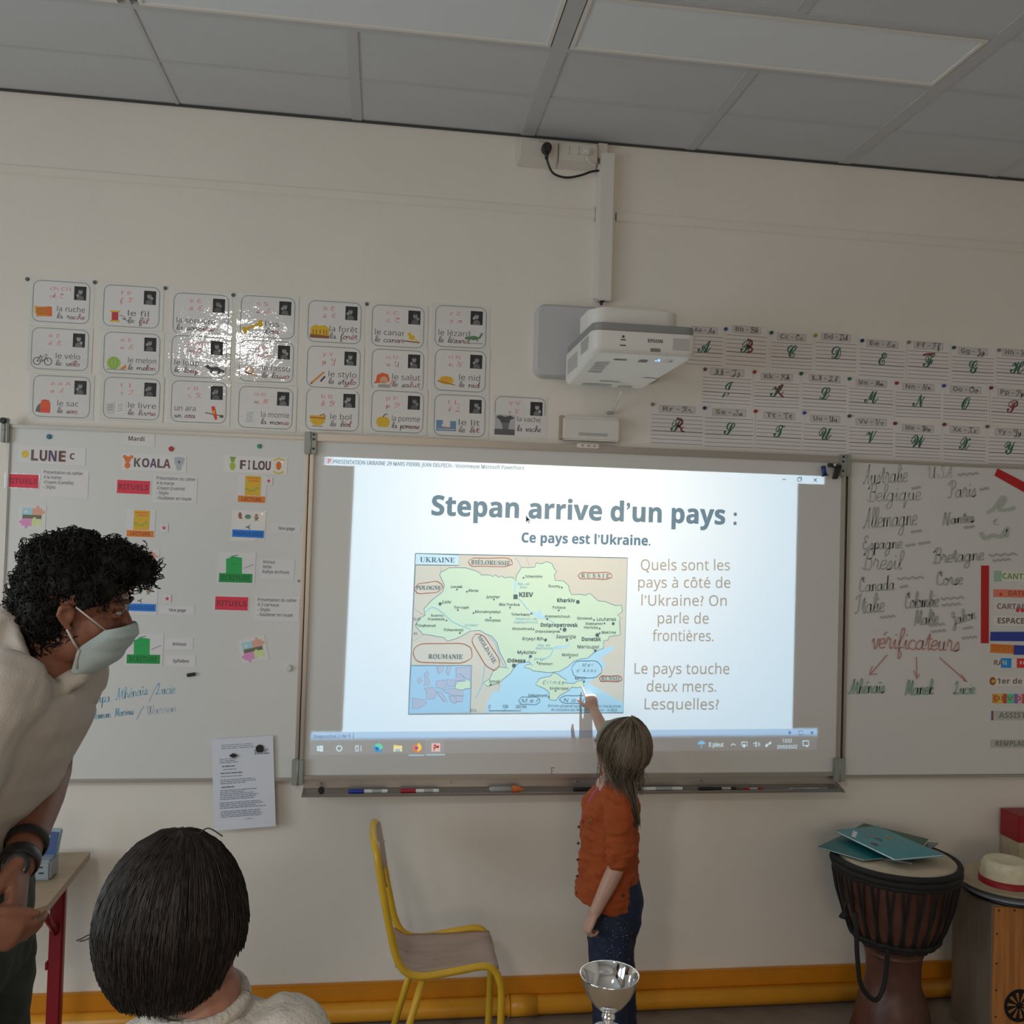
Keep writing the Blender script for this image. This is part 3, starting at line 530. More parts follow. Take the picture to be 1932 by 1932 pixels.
def loop(cx, cy, rx, ry, col, w=4.5, sq=.55, rot=0):
    P = []
    for i in range(20):
        a = 2*PI*i/20; x = math.copysign(abs(math.cos(a))**sq, math.cos(a))*rx; y = math.copysign(abs(math.sin(a))**sq, math.sin(a))*ry
        x += math.sin(i*2.3)*3; y += math.cos(i*1.7)*3; P.append((cx+x*math.cos(rot)-y*math.sin(rot), cy+x*math.sin(rot)+y*math.cos(rot)))
    MP.stroke(P, w, col, True, True)
MP.k += 2; RD = sc(205, 110, 85)
loop(727, 134, 180, 36, RD); loop(1594, 246, 138, 28, RD); loop(215, 345, 116, 46, RD, sq=.8, rot=-.12); loop(332, 887, 242, 82, RD, sq=.6); loop(690, 877, 168, 62, RD, sq=.75, rot=1.0); loop(1722, 1098, 92, 24, RD)
BLU = sc(110, 165, 195); loop(1525, 1020, 124, 72, BLU, 4, .8); loop(1050, 1280, 86, 32, BLU, 4, .7); loop(1440, 1270, 140, 34, BLU, 4, .8)
MP.k += 2
for t, x0, x1, y, h in (('Loutsk', 400, 496, 346, 20), ('Rivne', 546, 626, 378, 20), ('Jytomyr', 692, 806, 430, 20), ('Bila Tserkva', 800, 966, 494, 20), ('Lviv', 330, 402, 474, 25), ('Ternopil', 425, 545, 518, 20), ('Khmelnytskyï', 600, 810, 554, 20), ('Vinnytsia', 680, 808, 624, 20), ('Ivano-', 234, 345, 584, 19), ('Frankivsk', 210, 348, 614, 19), ('Oujhorod', 126, 270, 668, 20), ('Tchernivtsi', 338, 500, 704, 20), ('Tchernihiv', 1012, 1158, 262, 20), ('Soumy', 1208, 1306, 342, 20), ('Poltava', 1242, 1346, 518, 20), ('Tcherkassy', 898, 1054, 576, 20), ('Krementchouk', 1180, 1386, 592, 20), ('Kirovohrad', 910, 1068, 694, 20), ('Dniprodzerjynsk', 1098, 1304, 716, 19), ('Sloviansk', 1444, 1572, 608, 20), ('Stakhanov', 1514, 1658, 652, 20), ('Horlivka', 1502, 1616, 684, 20), ('Makiïvka', 1646, 1764, 724, 20), ('Melitopol', 1320, 1452, 910, 20), ('Kherson', 1128, 1240, 984, 20), ('Izmaïl', 714, 800, 1130, 20), ('Kertch', 1426, 1515, 1104, 20), ('Simferopol', 1216, 1370, 1188, 20), ('Sébastopol', 1040, 1196, 1246, 20), ('Kryvyï Rih', 992, 1164, 780, 25), ('Mykolaïv', 950, 1108, 892, 25), ('Louhansk', 1608, 1768, 618, 25), ('Marioupol', 1446, 1624, 846, 25), ('Zaporijjia', 1270, 1432, 762, 25)):
    MP.text(t, x0, y, x1, y+1, h, TX, .012)
for t, x0, x1, y, h in (('KIEV', 964, 1080, 420, 36), ('Kharkiv', 1278, 1428, 464, 30), ('Dnipropetrovsk', 1142, 1450, 668, 29), ('Donetsk', 1482, 1642, 785, 29), ('Odessa', 866, 1016, 962, 29)): MP.text(t, x0, y, x1, y+1, h, TX, .03)
for t, x0, y0, x1, y1, h in (('C r i m é e', 1158, 1142, 1334, 1144, 28), ('M e r', 1485, 998, 1574, 998, 26), ("d ' A z o v", 1438, 1044, 1602, 1044, 26), ('M e r', 982, 1294, 1124, 1294, 28), ('N o i r e', 1330, 1290, 1560, 1290, 28)): MP.text(t, x0, y0, x1, y1, h, sc(125, 155, 170), 0, .25)
for t, x0, y, x1 in (('Rés. de', 950, 322, 1048), ('Kiev', 970, 350, 1030), ('Réservoir de', 935, 612, 1108), ('Krementchouk', 920, 640, 1118), ('Rés. de', 1118, 830, 1218), ('Kakhovka', 1100, 856, 1236), ('Dniestr', 515, 664, 625), ('Dniepr', 1088, 944, 1180)): MP.text(t, x0, y, x1, y, 20, sc(150, 205, 225), 0, .25)
for x, y, r in ((449, 360, 7), (532, 378, 7), (755, 442, 7), (889, 511, 7), (310, 479, 13), (457, 531, 7), (586, 556, 7), (727, 594, 7), (362, 617, 7), (117, 648, 5), (474, 720, 7), (1000, 264, 7), (1317, 344, 7), (1292, 534, 7), (1066, 560, 8), (1197, 605, 8), (1082, 690, 7), (1308, 687, 7), (1584, 613, 7), (1671, 640, 7), (1631, 684, 7), (1631, 722, 7), (1383, 924, 7), (1115, 964, 7), (728, 1150, 8), (1502, 1122, 8), (1265, 1200, 7), (1209, 1251, 7), (1183, 778, 12), (1059, 915, 12), (1743, 643, 12), (1594, 867, 12), (1360, 778, 12), (1450, 463, 16), (1341, 693, 16), (1611, 738, 16), (921, 990, 16)): MP.circ(x, y, r, TX, n=10)
MP.rect(917, 402, 951, 438, TX)
MP.text('0', 712, 1342, 728, 1342, 26, TX); MP.text('100', 828, 1342, 872, 1342, 26, TX); MP.text('200 km', 934, 1342, 1024, 1342, 26, TX); MP.stroke([(716, 1350), (716, 1364), (978, 1364), (978, 1350)], 4, TX); MP.stroke([(848, 1350), (848, 1364)], 4, TX)
MP.text('Division géographique de la Direction des Archives', 1204, 1332, 1805, 1336, 20, sc(120, 145, 165)); MP.text('du ministère des Affaires étrangères    © 2003', 1230, 1364, 1775, 1368, 20, sc(120, 145, 165))
MP.mb.build('map', SL)
# pen squiggle on the board under the slide
cv = Canvas(pxmap(YB), YB-.0003); cv.stroke([(1046, 1449), (1040, 1448.5), (1040.5, 1453), (1043, 1454), (1040, 1456), (1041, 1460)], 1.4, (.12, .13, .16)); cv.stroke([(1115, 1382), (1117, 1377), (1121, 1375)], 2, (.1, .12, .2)); cv.mb.build('pen_mark', BC)
# ================================================================== projector, its light, duct and sockets
M_PJ = mat('projector_white', (.78, .745, .70), .42, bump=.05, bscale=400); M_PJG = mat('projector_grey', (.27, .265, .26), .5); M_DKG = mat('dark_grey_print', (.10, .10, .10), .5); M_MID = mat('mid_grey_print', (.42, .42, .42), .5)
YF, YK = -.67, -.24
fl, fr = at(1118, 664, YF), at(1316, 671, YF); ft = at(1215, 627, YF).z; zbf = (fl.z+fr.z)/2; zbb = at(1170, 733, YK).z; pxl, pxr = fl.x, fr.x
PJ = thing('wall_projector', 'white short-throw projector on a wall arm above the central whiteboard', 'projector', ((pxl+pxr)/2, -.3, zbf))
b = MB(); b.tray(pxl, pxr, YF, YK, (zbf, zbb), ft, .030, .02, M_PJ, .014, 8, .05); body = b.build('body', PJ)
b = MB(); b.tray(pxl+.004, pxr-.004, YF+.008, YK, (ft-.002, ft-.002), ft+.026, .03, .02, M_PJG, .006); b.build('top_cover', PJ)
b = MB(); z0 = ft+.028; p0, p1 = at(1114, 600, YF+.06), at(1290, 607, YF+.06)
zt_ = at(1200, 580, YF+.06).z; b.tray(p0.x, p1.x-.01, YF+.06, YF+.24, (z0, z0), zt_-.008, .05, .03, M_PJ, .008); b.tray(p0.x+.02, p1.x-.03, YF+.075, YF+.23, (zt_-.009, zt_-.009), zt_, .045, .03, M_PJ, .003); b.build('mount_cover', PJ)
b = MB(); b.tube([(p0.x+.10, -.35, at(1200, 580, YF+.06).z-.002), (p0.x+.10, -.35, at(1200, 576, YF+.06).z)], .05, M_PJG, 20, smooth=False); b.build('mount_knob', PJ)
b = MB(); w0, w1 = at(1011, 640, -.05), at(1250, 640, -.05); b.rplate(w0.x, w1.x, at(1040, 711, -.05).z, at(1040, 574, -.05).z, .035, -.055, -.001, mat('wall_plate_grey', (.60, .585, .60), .45)); b.build('wall_plate', PJ)
b = MB(); b.box(p0.x+.06, p0.x+.20, YF+.2, -.05, z0+.005, z0+.05, M_PJ, .006); b.build('arm', PJ)
# print and vents on the front
FY = YF-.0006; FX = lambda v: pxl+(pxr-pxl)*v; FZ = lambda v: zbf+(ft-zbf)*v
fcv = Canvas(lambda u, v: (FX(u), FZ(v)), FY)
def ftext(s_, u0, u1, v, h, col, bold=0):
    vs, fs, w = glyphs(s_, bold); fcv.mb.add([(FX(u0+(u1-u0)*x), FY, FZ(v)+y*h/CAP) for x, y in vs], fs, col)
ftext('EPSON', .52, .66, .54, .0105, M_DKG, .03)
fcv.poly([(.26, .62), (.31, .62), (.31, .56), (.26, .56)], M_DKG); fcv.circ(.285, .74, .013, M_DKG, .07); fcv.poly([(.255, .36), (.31, .36), (.31, .30), (.255, .30)], M_DKG); fcv.mb.build('front_lettering', PJ)
b = MB()
for i in range(9): b.box(FX(.76), FX(.92), YF-.0015, YF+.004, FZ(.25+i*.065), FZ(.25+i*.065)+.0018, M_MID)
b.build('front_vent', PJ); b = MB(); b.box(FX(.545), FX(.64), YF-.003, YF+.004, FZ(.12), FZ(.28), mat('sensor_window', (.25, .25, .25), .15), .002); b.build('sensor_window', PJ)
b = MB()
for k, (y0, y1, a, c) in enumerate(((YF+.06, YF+.17, .28, .88), (YF+.22, YK-.05, -.12, .6))):
    for i in range(11): z = zbf+(ft-zbf)*(a+(c-a)*i/10); b.box(pxl-.0014, pxl+.02, y0, y1, z, z+.0013, M_MID)
b.build('side_vent', PJ)
def under(u, v): return (pxl+.02+(pxr-pxl-.05)*u, YF+(YK-YF)*v, zbf+(zbb-zbf)*v-.0012)
def upatch(u0, v0, u1, v1, m, mb): mb.add([under(u0, v0), under(u1, v0), under(u1, v1), under(u0, v1)], [(0, 1, 2, 3)], m)
b = MB(); upatch(.23, .16, .38, .19, M_DKG, b); upatch(.52, .15, .62, .21, M_DKG, b)
for i in range(6): upatch(.80+.03*(i % 3), .10+.06*(i//3), .815+.03*(i % 3), .12+.06*(i//3), M_MID, b)
upatch(.78, .62, .96, .64, M_MID, b); upatch(.30, .78, .55, .81, M_MID, b); upatch(.12, .88, .5, .95, M_MID, b); upatch(.58, .90, .76, .97, M_MID, b); upatch(.86, .14, .9, .16, M_DKG, b)
for i in range(7): upatch(.06, .26+i*.045, .22, .28+i*.045, M_MID, b)
b.build('underside_print', PJ); b = MB()
for u, v in ((.70, .145), (.72, .115), (.735, .145)): upatch(u, v, u+.018, v+.018, mat('blue_led', (.15, .4, 1), .4, emit=2.5), b)
b.build('status_light', PJ)
# the light it throws: only the shape of the picture, even over the board
L0 = Vector((at(1190, 735, -.30).x, -.32, zbb-.03)); hL = -L0.y+YB
ld = bpy.data.lights.new('projector_beam', 'POINT'); ld.energy = 1; ld.shadow_soft_size = .002; lo = bpy.data.objects.new('projector_beam', ld); C.objects.link(lo); lo.location = L0
ld.use_nodes = True; nt = ld.node_tree; em_ = nt.nodes['Emission']
def N(t, **k):
    n = nt.nodes.new(t)
    for a, v in k.items(): setattr(n, a, v)
    return n
def mth(op, a, b=None, c=None):
    n = N('ShaderNodeMath', operation=op)
    for i, v in enumerate((a, b, c)):
        if v is None: continue
        if isinstance(v, (int, float)): n.inputs[i].default_value = v
        else: nt.links.new(v, n.inputs[i])
    return n.outputs[0]
tc = N('ShaderNodeTexCoord'); sp = N('ShaderNodeSeparateXYZ'); nt.links.new(tc.outputs['Normal'], sp.inputs[0])
ny = mth('MAXIMUM', sp.outputs['Y'], .02); t_ = mth('DIVIDE', hL, ny)
X_ = mth('ADD', mth('MULTIPLY', sp.outputs['X'], t_), L0.x); Z_ = mth('ADD', mth('MULTIPLY', sp.outputs['Z'], t_), L0.z)
def quad(pts):
    """inside test for a clockwise pixel quad on the board"""
    P = [pxmap(YB)(*p) for p in pts]; r = None
    for i in range(4):
        (ax, az), (bx_, bz) = P[i], P[(i+1) % 4]; nx_, nz_ = (bz-az), -(bx_-ax)
        e = mth('GREATER_THAN', mth('ADD', mth('MULTIPLY', mth('SUBTRACT', X_, ax), -nx_*-1), mth('MULTIPLY', mth('SUBTRACT', Z_, az), nz_)), 0)
        r = e if r is None else mth('MULTIPLY', r, e)
    return r
page = quad([(668, 879), (1506, 911.5), (1495.5, 1375.5), (645, 1381.5)]); tbar = quad([(612, 861.5), (1556.5, 898.5), (1556, 914.5), (611, 877.5)]); sbar = quad([(586, 1381.5), (1543, 1374.5), (1542.5, 1388.5), (585, 1396.5)]); kbar = quad([(585, 1396.5), (1542.5, 1388.5), (1541, 1415.5), (584, 1425)])
mask = mth('MAXIMUM', mth('MAXIMUM', page, tbar), mth('MAXIMUM', sbar, mth('MULTIPLY', kbar, .055)))
cx_, cz_ = pxmap(YB)(1080, 930)
dd = mth('ADD', mth('POWER', mth('MULTIPLY', mth('ABSOLUTE', mth('SUBTRACT', X_, cx_)), .95), 2), mth('POWER', mth('MULTIPLY', mth('ABSOLUTE', mth('SUBTRACT', Z_, cz_)), .95), 2))
hot = mth('EXPONENT', mth('MULTIPLY', dd, -2.3))
mixn = N('ShaderNodeMix', data_type='RGBA'); nt.links.new(hot, mixn.inputs['Factor']); mixn.inputs['A'].default_value = (.34, .54, .70, 1); mixn.inputs['B'].default_value = (1.0, 1.02, .98, 1)
nt.links.new(mixn.outputs['Result'], em_.inputs['Color'])
ok = mth('GREATER_THAN', sp.outputs['Y'], .03)
BEAM = 36.0
nt.links.new(mth('MULTIPLY', mth('MULTIPLY', mth('DIVIDE', BEAM*hL*hL, mth('POWER', ny, 3)), mask), ok), em_.inputs['Strength'])
# cable from projector to the interface box, then the box
b = MB(); b.tube([at(1174, 737, -.2), at(1168, 752, -.10), at(1160, 768, -.03), at(1156, 780, -.02)], .0035, M_WPL, 8); tag(b.build('white_cable', org=at(1160, 768, -.03)), 'thin white cable running from the projector down to the white box', 'cable')
b = MB(); a, c = at(1063, 784, -.045), at(1169, 834, -.045); b.box(a.x, c.x, -.048, -.001, c.z, a.z, M_PJ, .006); ib = tag(b.build('interface_box', org=a), 'white wall box with a slotted grille between projector and whiteboard rail', 'box')
b = MB()
for i in range(3): b.box(a.x+(c.x-a.x)*.27, a.x+(c.x-a.x)*.78, -.0492, -.046, c.z+.018+i*.004, c.z+.0205+i*.004, M_MID)
b.build('grille', ib); b = MB(); b.box(a.x+.002, c.x-.002, -.0485, -.0478, a.z-.010, a.z-.0090, M_MID); b.build('lid_seam', ib)
b = MB(); b.box(a.x-.008, a.x+.001, -.04, -.001, c.z+.004, a.z+.002, mat('tan_plastic', (.45, .36, .26), .5)); b.build('back_plate', ib)
b = MB(); p = at(1152, 779, -.02); b.box(p.x-.014, p.x+.012, -.03, -.01, p.z-.006, p.z+.006, M_MID, .003); b.build('cable_gland', ib)
# vertical duct
b = MB(); a, c = at(1134, 286, -.045), at(1155.5, 567, -.045); xd0, xd1 = at(1130, 430, -.045).x, at(1158, 430, -.045).x; b.box(xd0, xd1, -.045, -.001, c.z, a.z, M_WPL, .004)
du = tag(b.build('cable_duct', org=(xd0, 0, c.z)), 'white vertical cable duct running from the ceiling down to the projector', 'duct')
b = MB(); b.box(xd0-.006, xd0, -.03, -.001, c.z+.01, a.z-.04, M_WPL); b.build('duct_base', du)
b = MB(); b.tube([at(1136, 575, -.03), at(1133, 571, -.03), at(1140, 566, -.03)], .006, M_BLACK, 8); b.build('cable_end', du)
# socket boxes under the ceiling
M_SOCK = mat('ivory_socket_plastic', (.74, .69, .62), .4)
def socket(label, px0, px1, py0, py1, kind):
    a, c = at(px0, py0, -.05), at(px1, py1, -.05); t = thing('wall_socket', label, 'socket', ((a.x+c.x)/2, -.03, c.z), None)
    b = MB(); b.hexa([(a.x-.006, -.004, c.z-.010), (c.x+.006, -.004, c.z-.010), (c.x+.004, -.001, a.z), (a.x-.004, -.001, a.z)][:0] or [(a.x, -.05, c.z+.014), (c.x, -.05, c.z+.014), (c.x+.006, -.001, c.z-.006), (a.x-.006, -.001, c.z-.006), (a.x, -.05, a.z), (c.x, -.05, a.z), (c.x+.004, -.001, a.z+.004), (a.x-.004, -.001, a.z+.004)], M_SOCK, .004); b.build('backbox', t)
    w = c.x-a.x; h = a.z-c.z-.014; b = MB(); b.box(a.x+w*.22, c.x-w*(.28 if kind else .12), -.053, -.049, c.z+.014+h*.30, a.z-h*.22, M_SOCK, .0015); b.build('cover', t)
    if not kind: b = MB(); b.box(a.x+w*.25, a.x+w*.27, -.0535, -.05, c.z+.014+h*.30, a.z-h*.22, M_MID); b.box(a.x+w*.5, a.x+w*.52, -.0535, -.05, c.z+.014+h*.30, a.z-h*.22, M_MID); b.build('slot', t)
    if kind: b = MB(); b.box(a.x+w*.50, a.x+w*.7, -.0508, -.0495, a.z-h*.1, a.z-h*.03, M_MID); b.build('marking', t)
    return t, a, c
socket('left ivory socket box under the ceiling with the black plug in it', 981, 1052, 262, 308, 1); socket('right ivory socket box under the ceiling with the small white plug', 1056, 1127, 267, 312, 0)
b = MB(); a, c = at(1128, 275, -.03), at(1146, 300, -.03); b.box(a.x, c.x, -.035, -.001, c.z, a.z+.01, M_SOCK, .003); tag(b.build('duct_corner', org=a), 'small ivory corner piece between the right socket box and the duct', 'corner piece')
b = MB(); p = at(1030, 283, -.05); b.disc(p+Vector((0, 0, 0)), .019, (0, -1, 0), .035, M_BLACK, 18); b.tube([p+Vector((0, -.02, -.01)), p+Vector((0, -.02, -.042))], [.009, .006], M_BLACK, 10)
pl = tag(b.build('power_plug', org=p), 'black round power plug with a short black cable looping to the duct', 'plug')
b = MB(); b.tube(cat([tuple(at(*v)) for v in ((1032, 298, -.07), (1034, 308, -.064), (1044, 327, -.058), (1068, 335, -.05), (1095, 331, -.045), (1115, 324, -.03), (1130, 322, -.03))]), .0042, M_BLACK, 8); b.build('cord', pl)
b = MB(); p = at(1105, 291, -.05); b.box(p.x-.012, p.x+.012, -.075, -.05, p.z-.008, p.z+.012, M_WPL, .004); wp = tag(b.build('power_plug', org=p), 'small white plug with white cable in the right socket box', 'plug')
b = MB(); b.tube(cat([tuple(at(*v)) for v in ((1106, 294, -.07), (1109, 302, -.065), (1114, 309, -.056), (1124, 312, -.052))]), .004, M_WPL, 8); b.build('cord', wp)
# ================================================================== reading cards on the left
RED = ph(190, 110, 112); BLK = ph(70, 66, 70); LNC = ph(95, 98, 92)
def portrait(s, u0, v0, u1, v1, i):
    r = random.Random(i*13+5); s.rect(u0, v0, u1, v1, (.03, .03, .032)); cx = (u0+u1)/2+r.uniform(-2, 2); g = r.uniform(.22, .42); cy = (v0+v1)/2
    s.poly([(cx-7, v1-.6), (cx-6, v1-6), (cx-3, v1-9), (cx+3, v1-9), (cx+6, v1-6), (cx+7, v1-.6)], (g*.5, g*.5, g*.5)); s.circ(cx, cy-3, 4.2, (g, g, g), 5.4, 10); s.circ(cx, cy-7.5, 4.4, (.05, .05, .05), 2.4, 8)
    hx = cx+r.choice((-5, 5)); s.circ(hx, cy+r.uniform(0, 5), 2.6, (g*1.15, g*1.15, g*1.15), 3.2, 8)
OR, YE, GN_, BR_, WD = ph(200, 120, 40), ph(205, 165, 45), ph(105, 130, 60), ph(95, 60, 40), ph(150, 95, 40)
def pic(s, k, x, y):
    P = lambda pts, c: s.poly([(x+a, y+b) for a, b in pts], c); O = lambda a, b, r, c, ry=None: s.circ(x+a, y+b, r, c, ry)
    S = lambda pts, w, c, cl=False: s.stroke([(x+a, y+b) for a, b in pts], w, c, cl)
    if k == 'hive': P([(-16, -8), (12, -10), (15, 8), (-14, 10)], OR); [S([(-15, b), (14, b-1)], 1.2, BR_) for b in (-4, 0, 4)]; P([(6, -10), (14, -9), (15, 8), (6, 9)], ph(180, 85, 35)); [O(-17, b, 2, YE) for b in (-8, -3, 2)]
    elif k == 'thread': P([(-9, -10), (9, -10), (9, -7), (-9, -7)], YE); P([(-6, -7), (6, -7), (6, 8), (-6, 8)], ph(130, 40, 50)); P([(-9, 8), (9, 8), (9, 11), (-9, 11)], YE); s.stroke([(x+8, y-2), (x+16, y), (x+20, y+5), (x+14, y+4), (x+24, y+8), (x+28, y+14)], 1.1, BLK, smooth=True)
    elif k == 'bone': S([(-14, 7), (14, -7)], 5, YE); O(-15, 5, 4, YE); O(-13, 10, 4, YE); O(15, -10, 4, YE); O(16, -4, 4, YE)
    elif k == 'forest': P([(-18, 12), (-17, -8), (-8, -13), (0, -11), (10, -13), (18, -6), (18, 12)], YE); P([(-18, 12), (18, 12), (18, 7), (-18, 5)], BR_); [S([(a, 6), (a, -4)], 1.6, BR_) for a in (-12, -6, 1, 8, 13)]
    elif k == 'canary': P([(-15, -12), (15, -12), (15, 12), (-15, 12)], ph(165, 160, 155)); S([(-15, 7), (15, 9)], 2.4, BR_); O(0, 0, 6, YE, 5); O(-5, -6, 3.4, YE); P([(3, 0), (13, 6), (10, 9)], YE)
    elif k == 'lizard': S([(-16, 2), (-8, 0), (2, 1), (10, -1), (15, -10)], 3.6, ph(60, 85, 60)); O(-1, 0, 9, ph(60, 85, 60), 4); O(-14, 1, 4, ph(60, 85, 60), 2.6); [S([(a, 2), (a-2, 7)], 1.6, ph(60, 85, 60)) for a in (-8, 7)]; S([(-12, 10), (16, 10)], .8, BLK)
    elif k == 'bike':
        for a in (-11, 10): s.stroke([(x+a+7*math.cos(t*.6), y+5+7*math.sin(t*.6)) for t in range(11)], 1.6, BLK, True)
        S([(-11, 5), (-6, -4), (6, -4), (0, 5), (-11, 5)], 1.5, BLK); S([(6, -4), (10, 5)], 1.5, BLK); S([(0, 5), (-5, -7)], 1.4, BLK); S([(3, -8), (9, -7)], 1.6, BLK)
    elif k == 'melon': O(-3, 0, 13, GN_, 12); [s.stroke([(x-3+a*.3, y-11), (x-3+a, y), (x-3+a*.3, y+11)], 1, ph(75, 100, 45), smooth=True) for a in (-8, 0, 8)]; P([(9, 10), (20, 2), (21, 8), (14, 12)], OR); S([(-16, 12), (22, 12)], 1, BLK)
    elif k == 'wolf': P([(-18, -2), (-12, -6), (-6, -1), (6, -3), (14, 2), (20, 4), (18, 10), (14, 6), (10, 10), (6, 10), (7, 5), (-2, 5), (-4, 10), (-8, 10), (-7, 4), (-12, 2)], ph(50, 50, 54))
    elif k == 'rope': s.stroke([(x-12, y), (x-4, y-7), (x+4, y-2), (x-2, y+5), (x-12, y+2), (x+12, y+9)], 2, WD, smooth=True)
    elif k == 'pen': S([(-13, 12), (10, -10)], 3.4, WD); S([(4, 8), (12, -2)], 3.2, ph(50, 35, 40)); P([(-16, 15), (-13, 9), (-10, 12)], BR_)
    elif k == 'wave': P([(-14, 2), (-12, -9), (-2, -14), (9, -11), (12, 0), (8, 4), (-10, 6), (-18, 7)], ph(200, 90, 50)); O(1, 0, 7.5, ph(215, 160, 130), 7); P([(-9, 8), (12, 8), (14, 14), (-10, 14)], ph(110, 105, 105)); S([(12, 10), (18, 0)], 3.4, ph(215, 160, 130)); S([(-3, 3), (3, 4)], 1, BR_)
    elif k == 'nest': O(0, 0, 14, YE, 8); O(0, -1, 9, WD, 4.5); O(-3, -1, 3, YE, 2.4); O(4, -1, 3, YE, 2.4); S([(-17, 2), (16, 8)], 1.6, BR_)
    elif k == 'bag': P([(-6, -12), (8, -12), (11, -4), (11, 12), (-8, 12), (-8, -4)], ph(200, 85, 60)); P([(-8, -6), (-14, 0), (-17, 10), (-8, 12)], ph(70, 70, 66)); P([(-5, 2), (9, 2), (9, 10), (-5, 10)], ph(170, 65, 45)); S([(-3, -12), (4, -12)], 1.6, BR_)
    elif k == 'book': P([(-18, -8), (-1, -12), (0, 10), (-16, 12)], ph(135, 132, 130)); P([(1, -9), (18, -13), (19, 8), (0, 11)], ph(160, 158, 155)); [S([(4, b), (15, b-3)], .9, BLK) for b in (-6, -2, 2, 6)]; [S([(-14, b), (-4, b-2)], .9, BLK) for b in (-4, 0, 4)]
    elif k == 'parrot': S([(-17, 0), (17, 6)], 2, BLK); O(14, 6, 4, ph(70, 60, 55), 3); P([(-6, -12), (0, -13), (3, -4), (6, 12), (2, 13), (-4, 0)], ph(200, 60, 50)); P([(-4, -4), (1, -5), (2, 2), (-2, 2)], YE)
    elif k == 'mummy': P([(-8, -12), (4, -13), (6, -4), (12, 2), (8, 4), (6, 13), (-4, 13), (-6, 2), (-12, 0)], ph(150, 150, 152)); [S([(-7, b), (5, b-1)], .8, BLK) for b in (-8, -4, 0, 4, 8)]
    elif k == 'bowl': P([(-15, -8), (15, -8), (13, 4), (7, 10), (-7, 10), (-13, 4)], YE); S([(-15, -4), (15, -3)], 2, ph(120, 50, 40)); S([(4, -8), (12, -11), (14, -6)], 1.8, BR_); S([(-10, 12), (10, 12)], 1.2, BR_)
    elif k == 'apple': O(-4, 1, 8.5, YE, 10); O(4, 1, 8.5, YE, 10); s.stroke([(x, y-8), (x+3, y-13), (x+8, y-14)], 2, BLK, smooth=True)
    elif k == 'bed': P([(-18, -10), (-6, -10), (-6, 2), (8, 2), (8, -9), (19, -9), (19, 10), (-18, 10)], ph(70, 95, 115)); P([(-8, -2), (8, -1), (8, 3), (-8, 2)], ph(205, 195, 190)); S([(-4, 3), (8, 4)], 1.6, ph(190, 90, 60)); S([(-16, 7), (17, 7)], 1, ph(180, 180, 180))
CARDS = [(116, 570, 'ch CH', 'hive', 'la ruche', 'beehive'), (248.5, 578.5, 'f F', 'thread', 'le fil', 'cotton reel'), (379.5, 593.5, 'è È', None, 'la sorcière', 'red vowel letters and no drawing'), (505.5, 598.5, 's S', 'bone', "l'os", 'bone'), (631.5, 608, 'ê Ê', 'forest', 'la forêt', 'yellow forest'), (751, 616, 'c C', 'canary', 'le canari', 'canary'), (869.5, 617, 'z Z', 'lizard', 'le lézard', 'green lizard'),
 (113.5, 659, 'é É', 'bike', 'le vélo', 'grey bicycle'), (249, 667, 'e E', 'melon', 'le melon', 'green melon'), (375.5, 673.5, 'ou OU', 'wolf', 'le loup', 'black wolf'), (503, 682, 'o O', 'rope', 'le lasso', 'rope and strong glare'), (629.5, 693.5, 'y Y', 'pen', 'le stylo', 'two pens'), (750.5, 699, 'u U', 'wave', 'le salut', 'waving red-haired child'), (868.5, 699.5, 'n N', 'nest', 'le nid', 'bird nest'),
 (116.5, 748.5, 'a a A', 'bag', 'le sac', 'red rucksack'), (249, 752, 'i I', 'book', 'le livre', 'open book'), (375.5, 758.5, 'r R', 'parrot', 'un ara', 'red parrot'), (501.5, 769.5, 'm M', 'mummy', 'la momie', 'grey mummy'), (627.5, 773.5, 'b B', 'bowl', 'le bol', 'yellow bowl'), (750, 777, 'p P', 'apple', 'la pomme', 'yellow apple'), (867.5, 784.5, 'l L', 'bed', 'le lit', 'blue bed')]
ROW = ['top', 'middle', 'bottom']
for i, (cx, cy, ltr, pk, word, nm) in enumerate(CARDS):
    w = 107-i % 7*1.9; h = 77; row = i//7
    s = Sheet('reading_card', 'laminated reading card with %s, card %s of the %s row' % (nm, ['one', 'two', 'three', 'four', 'five', 'six', 'seven'][i % 7], ROW[row]), 'card', cx, cy, w+15, h+9, 0-.0008*(i % 2)-.0004*row, .4*math.sin(i*3.1), M_FILM, 'laminated letter cards above the left whiteboard')
    a, c = -w/2, -h/2
    s.poly([(a+2, c+2), (-a-2, c+2), (-a-2, -c-2), (a+2, -c-2)], M_LAMIN); s.rrect(a, c, -a, -c, 13, 1.5, LNC)
    lt = ltr.split(); x = -22
    s.text(ltr, x, c+17, x+9*len(ltr)-6, c+17, 7, RED, 0); s.hand(lt[0]+' '+{'È': 'E', 'Ê': 'E', 'É': 'E', 'CH': 'C', 'OU': 'O'}.get(lt[-1], lt[-1]), x, c+31, x+26, c+31, 9, RED, 1)
    portrait(s, -a-30, c+7, -a-7, c+33, i)
    left = pk in (None, 'canary', 'lizard', 'wolf', 'parrot')
    tw = len(word)*6.6; tx = (a+6) if left else min(-a-6-tw, a+46); v1 = -c-21; v2 = -c-8
    s.text(word, tx, v1, tx+tw, v1, 10.5, BLK, .004); s.hand(word, tx, v2, tx+tw, v2, 11, BLK, 1.2); 
    s.hand(word[-3:], tx+tw*.62, v2-.2, tx+tw, v2-.2, 11, RED, .5)
    if pk: pic(s, pk, (-a-22) if left else a+22, -c-19)
    s.done()
